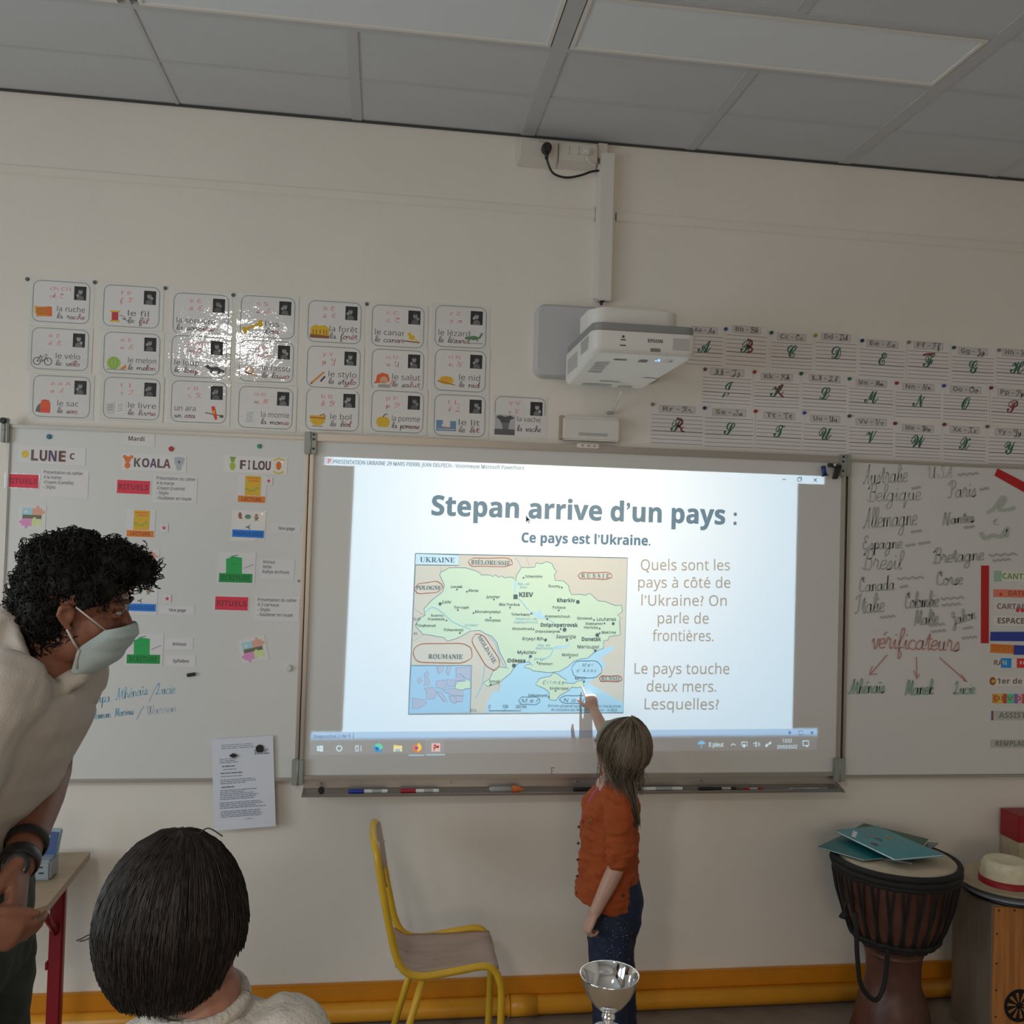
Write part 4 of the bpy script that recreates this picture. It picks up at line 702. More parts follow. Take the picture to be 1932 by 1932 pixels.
s = Sheet('reading_card', 'larger white reading card with the grey cow photograph, right of the bed card', 'card', 981, 787, 103, 80, 0, .3, M_FILM, 'laminated letter cards above the left whiteboard')
s.poly([(-49, -38), (49, -38), (49, 38), (-49, 38)], M_LAMIN); s.stroke([(-47, -5), (-47, -28), (-42, -35), (-36, -37), (36, -37), (44, -34), (47, -28), (47, -5)], 1.5, LNC)
s.text('v V', -22, -22, 0, -22, 8, RED); s.hand('v V', -22, -6, -2, -6, 9, RED, 1); portrait(s, 19, -30, 42, -4, 40)
s.rect(-47, -3, -9, 35, ph(120, 118, 120)); s.poly([(-45, 2), (-38, -2), (-28, 1), (-18, -2), (-10, 3), (-18, 6), (-20, 14), (-34, 14), (-38, 7)], ph(55, 54, 55)); s.poly([(-34, 12), (-20, 12), (-21, 24), (-27, 27), (-32, 24)], ph(75, 74, 75)); s.rect(-47, 24, -9, 35, ph(62, 60, 62))
s.text('la vache', -5, 8, 39, 8, 9, BLK, .004); s.hand('la vache', -5, 26, 40, 26, 11, BLK, 1.2); s.done()
# folded tape tabs
for i, (x, y, wh) in enumerate(((52, 527, 'top left corner of the beehive card'), (179, 533, 'right of the beehive card'), (312, 544, 'right of the cotton reel card'), (440, 557, 'top left corner of the bone card'), (692, 574, 'top left corner of the canary card'))):
    p = at(x, y); b = MB(); b.disc(p, .0065, (0, -1, 0), .006, mat('grey_tack', (.12, .125, .14), .5), 10); tag(b.build('wall_tack', org=p), 'grey tack at the '+wh if 'corner' in wh else 'grey tack '+wh, 'tack')
# ================================================================== alphabet sheets on the right
DKG = (.045, .16, .11); DRD = (.28, .045, .055); GL = ph(75, 68, 66, .26); SH = [(1329, 654, 74, 80, 'A', 'a', 0), (1408.5, 654, 80, 82, 'B', 'b', 1), (1494, 664, 82, 74, 'C', 'c', 0), (1577.5, 666, 82, 78, 'D', 'd', 0), (1665, 678, 90, 76, 'E', 'e', 0), (1752, 682, 82, 78, 'F', 'f', 1), (1836, 691, 84, 74, 'G', 'g', 0), (1919, 694, 84, 74, 'H', 'h', 0),
 (1372, 730, 96, 74, 'J', 'j', 0), (1466, 738, 90, 72, 'K', 'k', 1), (1556, 743, 88, 76, 'L', 'l', 0), (1644, 750, 88, 72, 'M', 'm', 0), (1733, 757, 90, 72, 'N', 'n', 0), (1822, 762, 88, 72, 'O', 'o', 0), (1910, 768, 84, 72, 'P', 'p', 2),
 (1278, 803, 102, 80, 'R', 'r', 1), (1376, 809, 96, 80, 'S', 's', 0), (1470, 814, 90, 78, 'T', 't', 0), (1557, 819, 84, 76, 'U', 'u', 0), (1644, 825, 88, 76, 'V', 'v', 0), (1732, 834, 90, 70, 'W', 'w', 0), (1820, 838, 84, 72, 'X', 'x', 0), (1905, 844, 84, 76, 'Y', 'y', 0)]
REDP = {'B': [(1, -25), (10, -22), (7, -13), (1, -12), (10, -9), (9, -3), (0, 0)], 'F': [(-11, -22), (-2, -25), (12, -26)], 'K': [(10, -24), (2, -12), (7, -4), (12, 0)], 'R': [(-2, -25), (9, -22), (5, -12), (-1, -11), (6, -8), (8, -2), (13, 0)]}
for i, (cx, cy, w, h, U, l, red) in enumerate(SH):
    s = Sheet('alphabet_sheet', 'ruled paper sheet with the cursive capital %s, pinned on the right wall' % U, 'paper', cx, cy, w, h, -.0006*(i % 3), .5*math.sin(i*1.9), M_PAPERC, 'ruled alphabet sheets pinned above the right whiteboard')
    a, c = -w/2, -h/2; s.rect(-w*.34, c+3, w*.32, c+16, (.68, .65, .63)); s.rrect(-w*.34, c+3, w*.32, c+16, 1, .5, GL)
    s.text(U+l, -w*.28, c+13, -w*.08, c+13, 8, GL, .03); s.text('-', -w*.03, c+12, w*.03, c+12, 8, GL, .03); s.hand(U+l, w*.07, c+13.5, w*.26, c+13.5, 9, GL, 1.6)
    for j in range(8):
        v = c+21+j*(h-27)/7; s.stroke([(a+2, v), (-a-3, v+.4)], 1.5 if j == 4 else .8, GL)
    v = c+21+4*(h-27)/7; vs, fs, wd = glyphs(U, .012, 1, 'script'); hh = 25; d = 8 if U in 'JYG' else 0; lo = 1.05*hh
    s.text(U, -wd*lo/2, v+(0 if not d else 2), wd*lo/2, v+(0 if not d else 2), hh, DRD if red == 2 else DKG, .012, st='script')
    if red == 1: s.stroke([(x, v+y) for x, y in cat(REDP[U])], 3.2, DRD)
    s.done()
PIN = {'blue': (.05, .09, .35), 'dark green': (.03, .12, .09), 'yellow': (.45, .36, .04), 'navy': (.03, .04, .12), 'brown': (.20, .10, .05), 'red': (.38, .03, .04), 'teal': (.03, .20, .18), 'maroon': (.2, .03, .05), 'grey': (.25, .23, .22)}
for x, y, k, wh in ((1369, 621, 'blue', 'B'), (1455, 628, 'dark green', 'C'), (1538, 633, 'yellow', 'D'), (1626, 643, 'navy', 'E'), (1714, 646, 'grey', 'F'), (1799, 656, 'dark green', 'G'), (1884, 661, 'grey', 'H'), (1330, 697, 'brown', 'J'), (1423, 702, 'red', 'K'), (1511, 705, 'dark green', 'L'), (1602, 715, 'teal', 'M'), (1691, 723, 'red', 'N'), (1780, 728, 'blue', 'O'), (1869, 732, 'maroon', 'P'), (1231, 763, 'grey', 'R'), (1329, 770, 'navy', 'S'), (1425, 776, 'red', 'T'), (1517, 779, 'blue', 'U'), (1602, 785, 'dark green', 'V'), (1688, 799, 'maroon', 'W'), (1781, 801, 'maroon', 'X'), (1862, 805, 'brown', 'Y')):
    p = at(x, y, -.002); b = MB(); b.tube([p, p+Vector((0, -.004, 0)), p+Vector((0, -.008, 0))], [.007, .005, .0065], mat('pin_'+k.replace(' ', '_'), PIN[k], .35), 10, smooth=False); tag(b.build('push_pin', org=p), '%s push pin at the corner of the capital %s sheet' % (k, wh), 'pin', 'push pins holding the alphabet sheets')
# ================================================================== left whiteboard papers
YP = YB-.0004; G1 = 'paper labels magnetised on the left whiteboard'
def P_(name, label, cx, cy, w, h, ang=0, m=None, ct='card', dy=0): return Sheet(name, label, ct, cx, cy, w, h, YP-dy, ang, m, G1)
DK = ph(60, 52, 60)
s = P_('day_card', 'small glossy card reading Mardi, above the koala heading', 262.5, 829, 59, 26, .4, M_LAMIN); s.text('Mardi', -20, 3, 10, 3, 8.5, DK, .02); s.done()
s = P_('group_heading', 'white heading card reading LUNE with yellow moon and crescent', 98, 859, 128, 34, .3); s.circ(-50, 0, 7, ph(165, 140, 45)); s.circ(-50, 0, 4.5, ph(190, 165, 70))
for ch, x0, x1, c_ in (('L', -39, -26, (70, 60, 58)), ('U', -23, -9, (66, 42, 50)), ('N', -6, 9, (55, 50, 70)), ('E', 13, 26, (72, 48, 44))): s.text(ch, x0+2, 12, x1+2, 12, 21, ph(140, 130, 128), .07); s.text(ch, x0, 11, x1, 11, 21, ph(*c_), .07)
s.text('C', 34, 6, 43, 6, 12, ph(72, 48, 50), .09); s.done()
s = P_('group_heading', 'white heading card reading KOALA between an orange and a grey bear', 291, 873, 122, 32, .2)
for ch, x0, x1, c_ in (('K', -38, -25, (70, 60, 58)), ('O', -23, -9, (66, 52, 60)), ('A', -8, 5, (60, 50, 70)), ('L', 6, 17, (72, 58, 54)), ('A', 17, 31, (80, 50, 46))): s.text(ch, x0, 9, x1, 9, 17, ph(*c_), .07)
for X, c_ in ((-50, ph(205, 110, 55)), (47, ph(115, 118, 122))): s.circ(X, -4, 6 if X < 0 else 9, c_); s.circ(X, 7, 5.5, c_, 6); s.circ(X-6, -9, 3.4, c_); s.circ(X+7, -9, 3.4, c_)
s.circ(47, -3, 2, BLK, 3); s.done()
s = P_('group_heading', 'white heading card reading FILOU with a green and a yellow figure', 483, 877, 119, 32, .2, M_LAMIN)
for ch, x0, x1, c_ in (('F', -30, -19, (70, 50, 50)), ('I', -15, -11, (60, 46, 60)), ('L', -6, 4, (66, 56, 52)), ('O', 4, 17, (60, 50, 56)), ('U', 18, 28, (70, 42, 48))): s.text(ch, x0, 9, x1, 9, 17, ph(*c_), .07)
s.circ(-44, 4, 5.5, ph(110, 125, 50), 8); s.circ(-44, -8, 4.5, ph(90, 110, 40)); s.rect(-50, -13, -38, -11, ph(80, 90, 40)); s.circ(43, 0, 5, ph(200, 100, 40), 8); s.stroke([(33, -10), (43, -14), (53, -10)], 3, ph(190, 165, 60)); s.stroke([(33, 11), (43, 15), (53, 11)], 3, ph(190, 165, 60)); s.done()
def rituels(cx, cy, label):
    s = P_('subject_label', label, cx, cy, 66, 28, .6, M_LAMIN); s.rect(-31, -12.5, 31, 12.5, ph(200, 52, 72)); s.text('RITUELS', -28, 5, 28, 5, 10.5, ph(100, 32, 42), .03); s.done()
rituels(42, 907.5, 'red RITUELS label in the LUNE column'); rituels(252, 919, 'red RITUELS label in the KOALA column'); rituels(437, 1138.5, 'red RITUELS label in the FILOU column')
def note(cx, cy, w, h, lines, label, fs=6.2, ang=.4):
    s = P_('note_strip', label, cx, cy, w, h, ang)
    for j, t in enumerate(lines):
        n = len(t)*fs*.54; v = -h/2+9+j*9.3; s.text(t, -w/2+5, v, -w/2+5+n, v, fs, DK, .012)
    s.done()
note(122, 912, 90, 52, ['Présentation du cahier', 'A la marge', '-Crayon (Camélia)', '- Stylo'], 'white note of four printed lines beside the left red RITUELS label')
note(331, 923, 82, 52, ['Présentation du cahier', 'A la marge', '-Crayon (Loanne)', '- Stylo', '- Souligner en rouge'], 'white note of five printed lines beside the middle red RITUELS label')
note(523, 1149, 84, 46, ['Présentation du cahier', 'A 3 carreaux', '- Stylo', '- Souligner en rouge'], 'white note of four printed lines beside the lower right red RITUELS label')
note(523, 1074, 65, 39, ['Animaux', 'Verbe', 'Rallye écriture'], 'white note reading Animaux, Verbe, Rallye écriture')
def puz(cx, cy, label, ang):
    s = P_('puzzle_card', label, cx, cy, 52, 47, ang); A, B, D, E = ph(130, 165, 175), ph(215, 160, 140), ph(195, 130, 175), ph(165, 175, 125)
    s.rect(-19, -17, 0, -3, A); s.rect(0, -17, 19, -3, B); s.rect(-19, 3, 0, 17, D); s.rect(0, 3, 19, 17, E); s.rect(-18, -4, 18, 3, ph(75, 75, 62)); s.circ(10, -19, 3, B); s.circ(21, -10, 3, B); s.circ(-12, -10, 3, ph(200, 200, 195)); s.circ(-21, 10, 3, D); s.circ(-10, 19, 3, D); s.circ(12, 16, 3, ph(200, 200, 195)); s.circ(5, 3, 3, E)
    s.done()
puz(60.5, 975.5, 'puzzle drawing card high in the LUNE column', 1); puz(274, 1059, 'puzzle drawing card half hidden by the black hair', 1.5); puz(478, 1226, 'tilted puzzle drawing card low in the FILOU column', -13)
def lect(cx, cy, label):
    s = P_('lecture_card', label, cx, cy, 54, 54, .6); s.rect(-14, -25, 16, 12, ph(205, 160, 45)); s.rect(-12, -22, 13, -19, OR); s.rect(-8, -16.5, 12, -14.5, ph(180, 90, 40)); s.circ(-8, -13, 3, GN_, 2)
    for a, b_ in ((-10, 0), (-4, 3), (3, 2), (9, -2)): s.circ(a, b_, 3.6, ph(110, 115, 45), 2.6)
    s.rect(-26, 13, 25, 25, ph(215, 125, 45)); s.text('LECTURE', -19, 22.5, 18, 22.5, 7, ph(110, 50, 25), .03); s.done()
lect(476, 923, 'orange LECTURE card at the top of the FILOU column'); lect(266, 988, 'orange LECTURE card in the KOALA column'); lect(74, 1046, 'orange LECTURE card partly behind the black hair, LUNE column')
def phon(cx, cy, label, gl=False):
    s = P_('phonology_card', label, cx, cy, 64, 58, .8, M_LAMIN if gl else None); s.circ(-17, -19, 3.4, ph(105, 65, 60), 6); s.rect(-18, -15, -12, -12.5, ph(105, 65, 60)); s.circ(-2, -17, 6, ph(70, 95, 75), 4.5); s.circ(14, -20, 3, ph(120, 80, 60)); s.poly([(9, -17), (20, -17), (16, -12), (19, -9), (14, -11), (10, -9), (12, -13)], ph(95, 85, 60))
    s.poly([(-5, 1), (-1, 1), (3, -3), (3, 8), (-1, 4), (-5, 4)], ph(85, 80, 80)); s.circ(5, 2, 3, ph(150, 150, 150), 4.5); s.rect(-30, 8, 30, 22, ph(22, 84, 150)); s.text('PHONOLOGIE', -27, 19, 27, 19, 8, ph(16, 46, 88), .02); s.done()
phon(469, 992, 'glossy blue PHONOLOGIE card in the FILOU column', True); phon(265, 1131, 'blue PHONOLOGIE card beside the masked man forehead'); phon(47, 1131, 'white card almost hidden behind the man head at the left edge')
def ecr(cx, cy, label):
    s = P_('writing_card', label, cx, cy, 72, 60, .4); s.poly([(-20, -17), (-6, -22), (10, -20), (11, 12), (-19, 12)], ph(28, 112, 56)); s.stroke([(-12, -21), (2, -25)], 1.6, ph(30, 90, 55)); s.stroke([(-9, -8), (1, -8.5)], 1, ph(25, 90, 50)); s.stroke([(14, 0), (32, -8)], 1, BLK); s.rect(-32, 10, 31, 27, ph(20, 98, 44)); s.text('ECRITURE', -27, 23, 26, 23, 10, ph(16, 66, 32), .02); s.done()
ecr(446, 1072, 'green ECRITURE card in the FILOU column'); ecr(272, 1225, 'green ECRITURE card between mask and word cards')
def word(cx, cy, w, h, t, label, fs=6.5):
    s = P_('word_card', label, cx, cy, w, h, .3); s.text(t, -len(t)*fs*.28, 3, len(t)*fs*.3, 3, fs, DK, .02); s.done()
word(338, 1215, 53, 22, 'Animaux', 'small white card reading Animaux'); word(341, 1247, 56, 22, 'Syllabes', 'small white card reading Syllabes'); word(334, 1151, 66, 16, '1ère page', 'narrow card reading 1ère page next to the middle red star', 6.2); word(540, 997, 54, 17, '1ère page', 'narrow card reading 1ère page at the board right edge', 6)
for x, y, r, wh in ((507, 907.5, 4.6, 'right of the top LECTURE card'), (309.5, 996, 5, 'right of the koala column LECTURE card'), (315.5, 1129.5, 5, 'above the narrow 1ère page card')):
    s = P_('star_sticker', 'small red star on white square '+wh, x, y, 15, 15, 0, ct='sticker', dy=.0012); s.poly([(r*(1 if k % 2 == 0 else .42)*math.sin(k*PI/5), -r*(1 if k % 2 == 0 else .42)*math.cos(k*PI/5)) for k in range(10)], ph(165, 45, 62)); s.done()
def magnet(x, y, r, col, label, h=.006, Y=YB):
    p = at(x, y, Y); b = MB(); b.disc(p, r, (0, -1, 0), h, mat('magnet_%d_%d_%d' % tuple(int(c*99) for c in col), col, .35), 16); tag(b.build('magnet', org=p), label, 'magnet')
magnet(93, 824, .0085, (.04, .19, .30), 'blue round magnet above the LUNE heading'); magnet(323, 847, .0085, (.5, .035, .03), 'red round magnet above the koala drawing'); magnet(489.5, 842, .008, (.02, .30, .24), 'green round magnet above the FILOU heading')
magnet(545, 1260, .0115, (.72, .70, .66), 'white round magnet near the left board right edge', .012); magnet(563.5, 1096, .004, (.32, .22, .13), 'tiny brown magnet on the board edge', .004)
p = at(361, 1272, YB); b = MB(); b.tube([p+Vector((-.013, -.006, -.003)), p+Vector((.014, -.006, .002))], .006, M_BLACK, 12, smooth=False); tag(b.build('magnet', org=p), 'black cylinder magnet under the Syllabes card', 'magnet')
# printed letter hanging over the lower edge
s = Sheet('printed_letter', 'printed white letter hanging under two black magnets, crossing the lower board edge', 'paper', 460, 1477, 116, 172, -.040, -3.6, mat('letter_paper', (.80, .82, .90), .7, bump=.1, bscale=30)); rr = random.Random(3); v = -74
for j, (n, x0, wd, bold) in enumerate(((3, -40, 84, 0), (3, 22, 28, 1), (3, -44, 40, 0), (1, -40, 26, 1), (1, -38, 24, 0), (1, -43, 42, 1), (1, -43, 62, 0), (3, -44, 66, 0), (1, -42, 26, 1), (6, -45, 72, 0), (4, -46, 88, 0), (4, -45, 80, 0), (1, 2, 12, 0))):
    for k in range(n):
        x = x0; e = x0+wd*rr.uniform(.6, 1)
        while x < e: w = min(rr.uniform(3, 11), e-x+1); s.rect(x, v, x+w, v+(2.0 if bold else 1.0), ph(70, 72, 90)); x += w+1.6
        v += 3.3
    v += 3.2
s.done('printed_lines'); s.ob.children[0]['kind'] = 'stuff'
magnet(490, 1412, .0135, (.02, .02, .022), 'large round black magnet on the printed letter', .008, -.042)
p = at(440, 1425, -.042); b = MB(); b.hexa([p+Vector(v) for v in ((-.014, -.001, 0), (0, -.001, -.009), (.017, -.001, 0), (0, -.001, .009), (-.012, -.010, 0), (0, -.010, -.007), (.014, -.010, 0), (0, -.010, .007))], M_BLACK, .001); tag(b.build('magnet', org=p), 'small diamond-shaped black magnet on the printed letter', 'magnet')
# blue handwriting
cv = Canvas(pxmap(YB), YB-.0003); BW = ph(80, 120, 140)
cv.hand('Papa', 172, 1327, 208, 1324, 22, BW, 1.2); cv.hand('Athénaïs', 218, 1321, 279, 1309, 22, BW, 1.2); cv.stroke([(281, 1324), (292, 1300), (299, 1288)], 1, BW); cv.hand('Lucie', 293, 1310, 330, 1308, 22, BW, 1.2)
cv.hand('Maman', 173, 1357, 209, 1353, 16, BW, 1.2); cv.hand('Marius', 216, 1352, 252, 1347, 16, BW, 1.2); cv.stroke([(258, 1357), (266, 1340), (272, 1331)], 1, BW); cv.hand('Warren', 275, 1349, 333, 1342, 18, ph(120, 135, 150), 1)
cv.mb.build('blue_handwriting', BL)
# ================================================================== right whiteboard
cv = Canvas(pxmap(YB), YB-.0003); GW = (.43, .44, .43); G2 = (.55, .55, .54)
for t, x0, y0, x1, y1, h, w in (('Australie', 1628, 913, 1712, 909, 34, 2.2), ('Belgique', 1636, 946, 1738, 943, 30, 2), ('Allemagne', 1628, 997, 1730, 990, 36, 2.2), ('Espagne', 1626, 1037, 1702, 1034, 24, 2.4), ('Brésil', 1626, 1074, 1702, 1074, 34, 2.2), ('Canada', 1620, 1117, 1688, 1112, 26, 2.2), ('Italie', 1612, 1158, 1668, 1154, 34, 2.4), ('USA', 1748, 902, 1798, 900, 20, 1.8), ('Paris', 1788, 940, 1842, 936, 30, 2), ('Nantes', 1778, 990, 1838, 984, 20, 2.8), ('Bretagne', 1760, 1063, 1856, 1056, 26, 2.4), ('Corse', 1765, 1104, 1816, 1102, 24, 2.2), ('Colombie', 1706, 1148, 1770, 1144, 28, 2.4), ('Malte', 1724, 1180, 1770, 1176, 26, 2.4), ('Gabon', 1794, 1180, 1842, 1166, 22, 2.2)):
    cv.hand(t, x0, y0, x1, y1, h, GW if w > 1.9 else G2, w*.9)
for x0, y0, x1 in ((1806, 896, 1846), (1720, 922, 1736), (1848, 924, 1864), (1718, 1004, 1738), (1708, 1030, 1726), (1732, 1026, 1754), (1818, 996, 1838), (1864, 1048, 1918), (1872, 1058, 1906), (1692, 1092, 1742), (1698, 1108, 1712), (1774, 1130, 1818), (1776, 1142, 1812), (1660, 1165, 1688), (1756, 1192, 1784), (1816, 1186, 1834), (1814, 1204, 1842), (1752, 1180, 1782)):
    n = 7; cv.stroke([(x0+(x1-x0)*k/n, y0-3*k/n+(2.2 if k % 2 else -2.2)) for k in range(n+1)], 2.6, GW)
GF = (.50, .54, .47)
cv.stroke([(1862, 968), (1876, 958), (1890, 938), (1896, 944), (1884, 962), (1908, 960), (1914, 956)], 5, GF, smooth=True); cv.stroke([(1872, 985), (1880, 978), (1874, 990), (1884, 990)], 2, GF); cv.stroke([(1850, 1004), (1858, 1016), (1872, 1010), (1888, 1012), (1900, 996), (1898, 1014)], 6, GF, smooth=True)
RW = (.55, .20, .19); cv.hand('vérificateurs', 1643, 1222, 1810, 1228, 36, RW, 1.7, .1)
for P in ([(1673, 1235), (1640, 1273)], [(1645, 1256), (1639, 1273), (1654, 1271)], [(1728, 1239), (1729, 1281)], [(1723, 1265), (1729, 1281), (1734, 1272)], [(1771, 1240), (1822, 1285)], [(1812, 1272), (1823, 1286), (1816, 1283)]): cv.stroke(P, 1.6, RW)
GG = (.28, .45, .36)
cv.hand('Athénaïs', 1600, 1309, 1668, 1306, 26, GG, 2); cv.hand('Manek', 1706, 1311, 1760, 1309, 26, GG, 2.2); cv.hand('Lucie', 1797, 1309, 1838, 1308, 22, GG, 1.8); cv.mb.build('marker_writing', BR)
M_RT = mat('red_tape', (.55, .012, .015), .5)
def strip(pts, name, label, ct, m, Y=YB-.0005, th=.002):
    P = [pxmap(Y)(*p) for p in pts]; b = MB(); b.prism(P, Y-th, Y, m); return tag(b.build(name), label, ct)
strip([(1882, 884), (1960, 924), (1952, 940), (1876, 897)], 'red_strip', 'red magnetic strip slanting at the upper right', 'strip', M_RT); strip([(1851, 1067), (1865.5, 1067), (1865, 1213.5), (1850.5, 1213.5)], 'red_strip', 'vertical red magnetic strip left of the job labels', 'strip', M_RT)
strip([(1869, 1192), (1960, 1192), (1960, 1210), (1868, 1209)], 'blue_strip', 'plain blue strip between the space and distribution labels', 'strip', mat('blue_strip', (.03, .06, .38), .5))
E2 = .23
def job(cx, cy, w, h, t, tx, label, bg=(185, 180, 172), tc_=(90, 62, 55), ex=None, ang=0):
    s = Sheet('job_label', label, 'label', cx, cy, w, h, YP, ang, M_LAMIN, 'laminated job labels down the right edge of the right whiteboard')
    if bg: s.rect(-w/2, -h/2+1, w/2, h/2-1, ph(*bg, E2*1.6))
    if ex: ex(s, w, h)
    if t: s.text(t, -w/2+tx, h*.23, -w/2+tx+len(t)*h*.46, h*.23, h*.48, ph(*tc_, E2), .03)
    s.done()
job(1920, 1088, 90, 20, 'CANTINE', 16, 'green-edged CANTINE job label', (150, 155, 145), (75, 80, 50), lambda s, w, h: s.rect(-w/2, -h/2, -w/2+15, h/2, ph(85, 105, 90, .24)))
job(1922, 1120, 96, 17, 'DATE', 28, 'orange DATE job label with cherries', (190, 110, 90), (100, 40, 25), lambda s, w, h: (s.circ(-w/2+14, 2, 3, ph(150, 30, 30, .24)), s.circ(-w/2+21, 0, 2.6, ph(170, 110, 60, .24), 4)))
job(1922, 1145, 96, 19, 'CARTABLES', 7, 'CARTABLES job label with small red dots', (150, 145, 142), (70, 60, 62), lambda s, w, h: (s.circ(-w/2+46, 6, 4, ph(130, 20, 30, .24)), s.circ(-w/2+55, 6, 4, ph(130, 20, 30, .24))))
job(1922, 1172, 96, 20, 'ESPACEMENT', 8, 'white ESPACEMENT job label', (170, 165, 160), (60, 50, 50))
job(1891, 1224, 46, 19, 'DISTRIB', 4, 'orange DISTRIB job label', (200, 115, 40), (110, 60, 20), None, 2); strip([(1913, 1217), (1960, 1219), (1960, 1236), (1912, 1235)], 'blue_strip', 'short blue strip right of the orange DISTRIB label', 'strip', mat('blue_strip', (.03, .06, .38), .5))
job(1918, 1251, 92, 19, 'RA', 3, 'RANGEMENT job label with blue and red squares', (160, 155, 150), (70, 60, 62), lambda s, w, h: (s.rect(-w/2+16, -9, -w/2+36, 9, ph(20, 95, 150, .24)), s.text('N', -w/2+19, 4, -w/2+27, 4, 8, ph(110, 130, 140, .24), .03), s.rect(-w/2+46, -9, -w/2+70, 9, ph(140, 30, 32, .24)), s.rect(-w/2+52, -4, -w/2+55, 2, ph(200, 190, 180, .24)), s.rect(-w/2+58, -4, -w/2+61, 2, ph(200, 190, 180, .24))))
job(1920, 1285.5, 100, 19, '1er de RANG', 11, '1er de RANG job label with a tiny lion face', (160, 155, 150), (70, 60, 62), lambda s, w, h: (s.circ(-w/2+3, 0, 6, ph(85, 50, 30, .24), 8), s.circ(-w/2+4, 0, 3.4, ph(190, 150, 50, .24))))
job(1918, 1318, 92, 19, '', 0, 'multicoloured striped job label', (180, 110, 40), None, lambda s, w, h: [s.rect(-w/2+a, -9, -w/2+c, 9, ph(*k, .24)) for a, c, k in ((10, 20, (210, 180, 60)), (20, 27, (120, 30, 30)), (27, 41, (40, 120, 90)), (41, 48, (100, 60, 150)), (48, 56, (190, 150, 160)), (56, 74, (170, 40, 70)), (74, 86, (60, 60, 140)))]+[s.text('DEVOIRS', -w/2+3, 4, w/2-6, 4, 8.5, ph(95, 60, 45, .24), .02)])
job(1918, 1350, 96, 20, 'ASSISTANT', 14, 'ASSISTANT job label with a dark left end', (130, 128, 122), (72, 70, 68), lambda s, w, h: s.rect(-w/2, -9, -w/2+4, 9, ph(70, 40, 60, .24)))
job(1918, 1403, 98, 18, 'REMPLACANT', 9, 'grey REMPLACANT job label standing alone at the bottom', (125, 125, 118), (66, 66, 64))
# ================================================================== pens on the tray
def zt_at(px, py): p = at(px, py, -.075); return p
def pen(px0, px1, py0, py1, capm, bodym, label, name='marker', r=.0075, capfrac=.4, capleft=True, cat_='marker'):
    a, c = at(px0, py0, -.072), at(px1, py1, -.072); z = zl+.002+r; a.z = c.z = z
    t = thing(name, label, cat_, (a+c)/2); m_ = a.lerp(c, capfrac if capleft else 1-capfrac)
    e0, e1 = (a, c) if capleft else (c, a)
    b = MB(); b.tube([e0, e0.lerp(m_, .08), m_], [r*.8, r, r], capm, 12, smooth=False); b.build('cap', t)
    b = MB(); b.tube([m_, e1.lerp(m_, .1), e1], [r*.85, r*.85, r*.8], bodym, 12, smooth=False); bd = b.build('barrel', t)
    q0, q1 = m_.lerp(e1, .35), m_.lerp(e1, .75); b = MB(); b.tube([q0, q1], r*.87, M_MID, 12, smooth=False); b.build('barrel_print', t)
M_WH = mat('white_barrel', (.78, .77, .75), .35); M_PBL = mat('marker_blue', (.015, .04, .34), .35); M_PRD = mat('marker_red', (.38, .012, .02), .35); M_PBK = mat('marker_black', (.012, .012, .014), .3)
pen(657, 731, 1495, 1494, M_PBL, M_WH, 'white whiteboard marker with blue cap on the pen tray'); pen(755, 828, 1493, 1492, M_PRD, M_WH, 'white whiteboard marker with red cap on the pen tray')
pen(1081, 1145, 1489, 1488, M_PBK, M_WH, 'whiteboard marker with black cap left of the girl, partly hidden by her', capfrac=.75); pen(1205, 1287, 1487, 1486, M_PBK, M_WH, 'slim white marker with short black cap right of the girl', capfrac=.05)
pen(1317, 1389, 1489, 1489, M_PBK, M_PBK, 'all black marker on the right half of the tray', r=.006); pen(1392, 1438, 1490, 1491, mat('pencil_dark', (.12, .1, .09), .4), M_PRD, 'short red pencil stub right of the black marker', 'pencil', .0045, .2, cat_='pencil'); pen(1488, 1560, 1488, 1490, M_MID, mat('pencil_grey', (.3, .29, .27), .4), 'thin grey pencil at the right end of the tray', 'pencil', .003, .1, cat_='pencil')
p0, p1, p2 = at(923, 1488, -.072), at(966, 1486, -.072), at(985, 1484, -.072)
for p in (p0, p1, p2): p.z = zl+.013
t = thing('glue_tube', 'clear glue tube with an orange pointed cap on the tray', 'glue', p1)
b = MB(); b.tube([p0, p0.lerp(p1, .1), p1], [.006, .009, .010], mat('clear_plastic', (.55, .55, .56), .12, alpha=.6), 14, side=(0, 0, 1)); b.build('tube_body', t); b = MB(); b.tube([p1, p1.lerp(p2, .5), p2+Vector((.004, 0, -.002))], [.012, .011, .004], mat('orange_cap', (.70, .16, .03), .35), 14, smooth=False); b.build('cap', t)
p = at(606, 1492, -.075); b = MB(); b.box(p.x-.010, p.x+.010, -.080, -.060, zl+.003, zl+.025, M_BLACK, .004); tag(b.build('eraser_block', org=p), 'small dark block magnet at the left end of the tray', 'magnet')
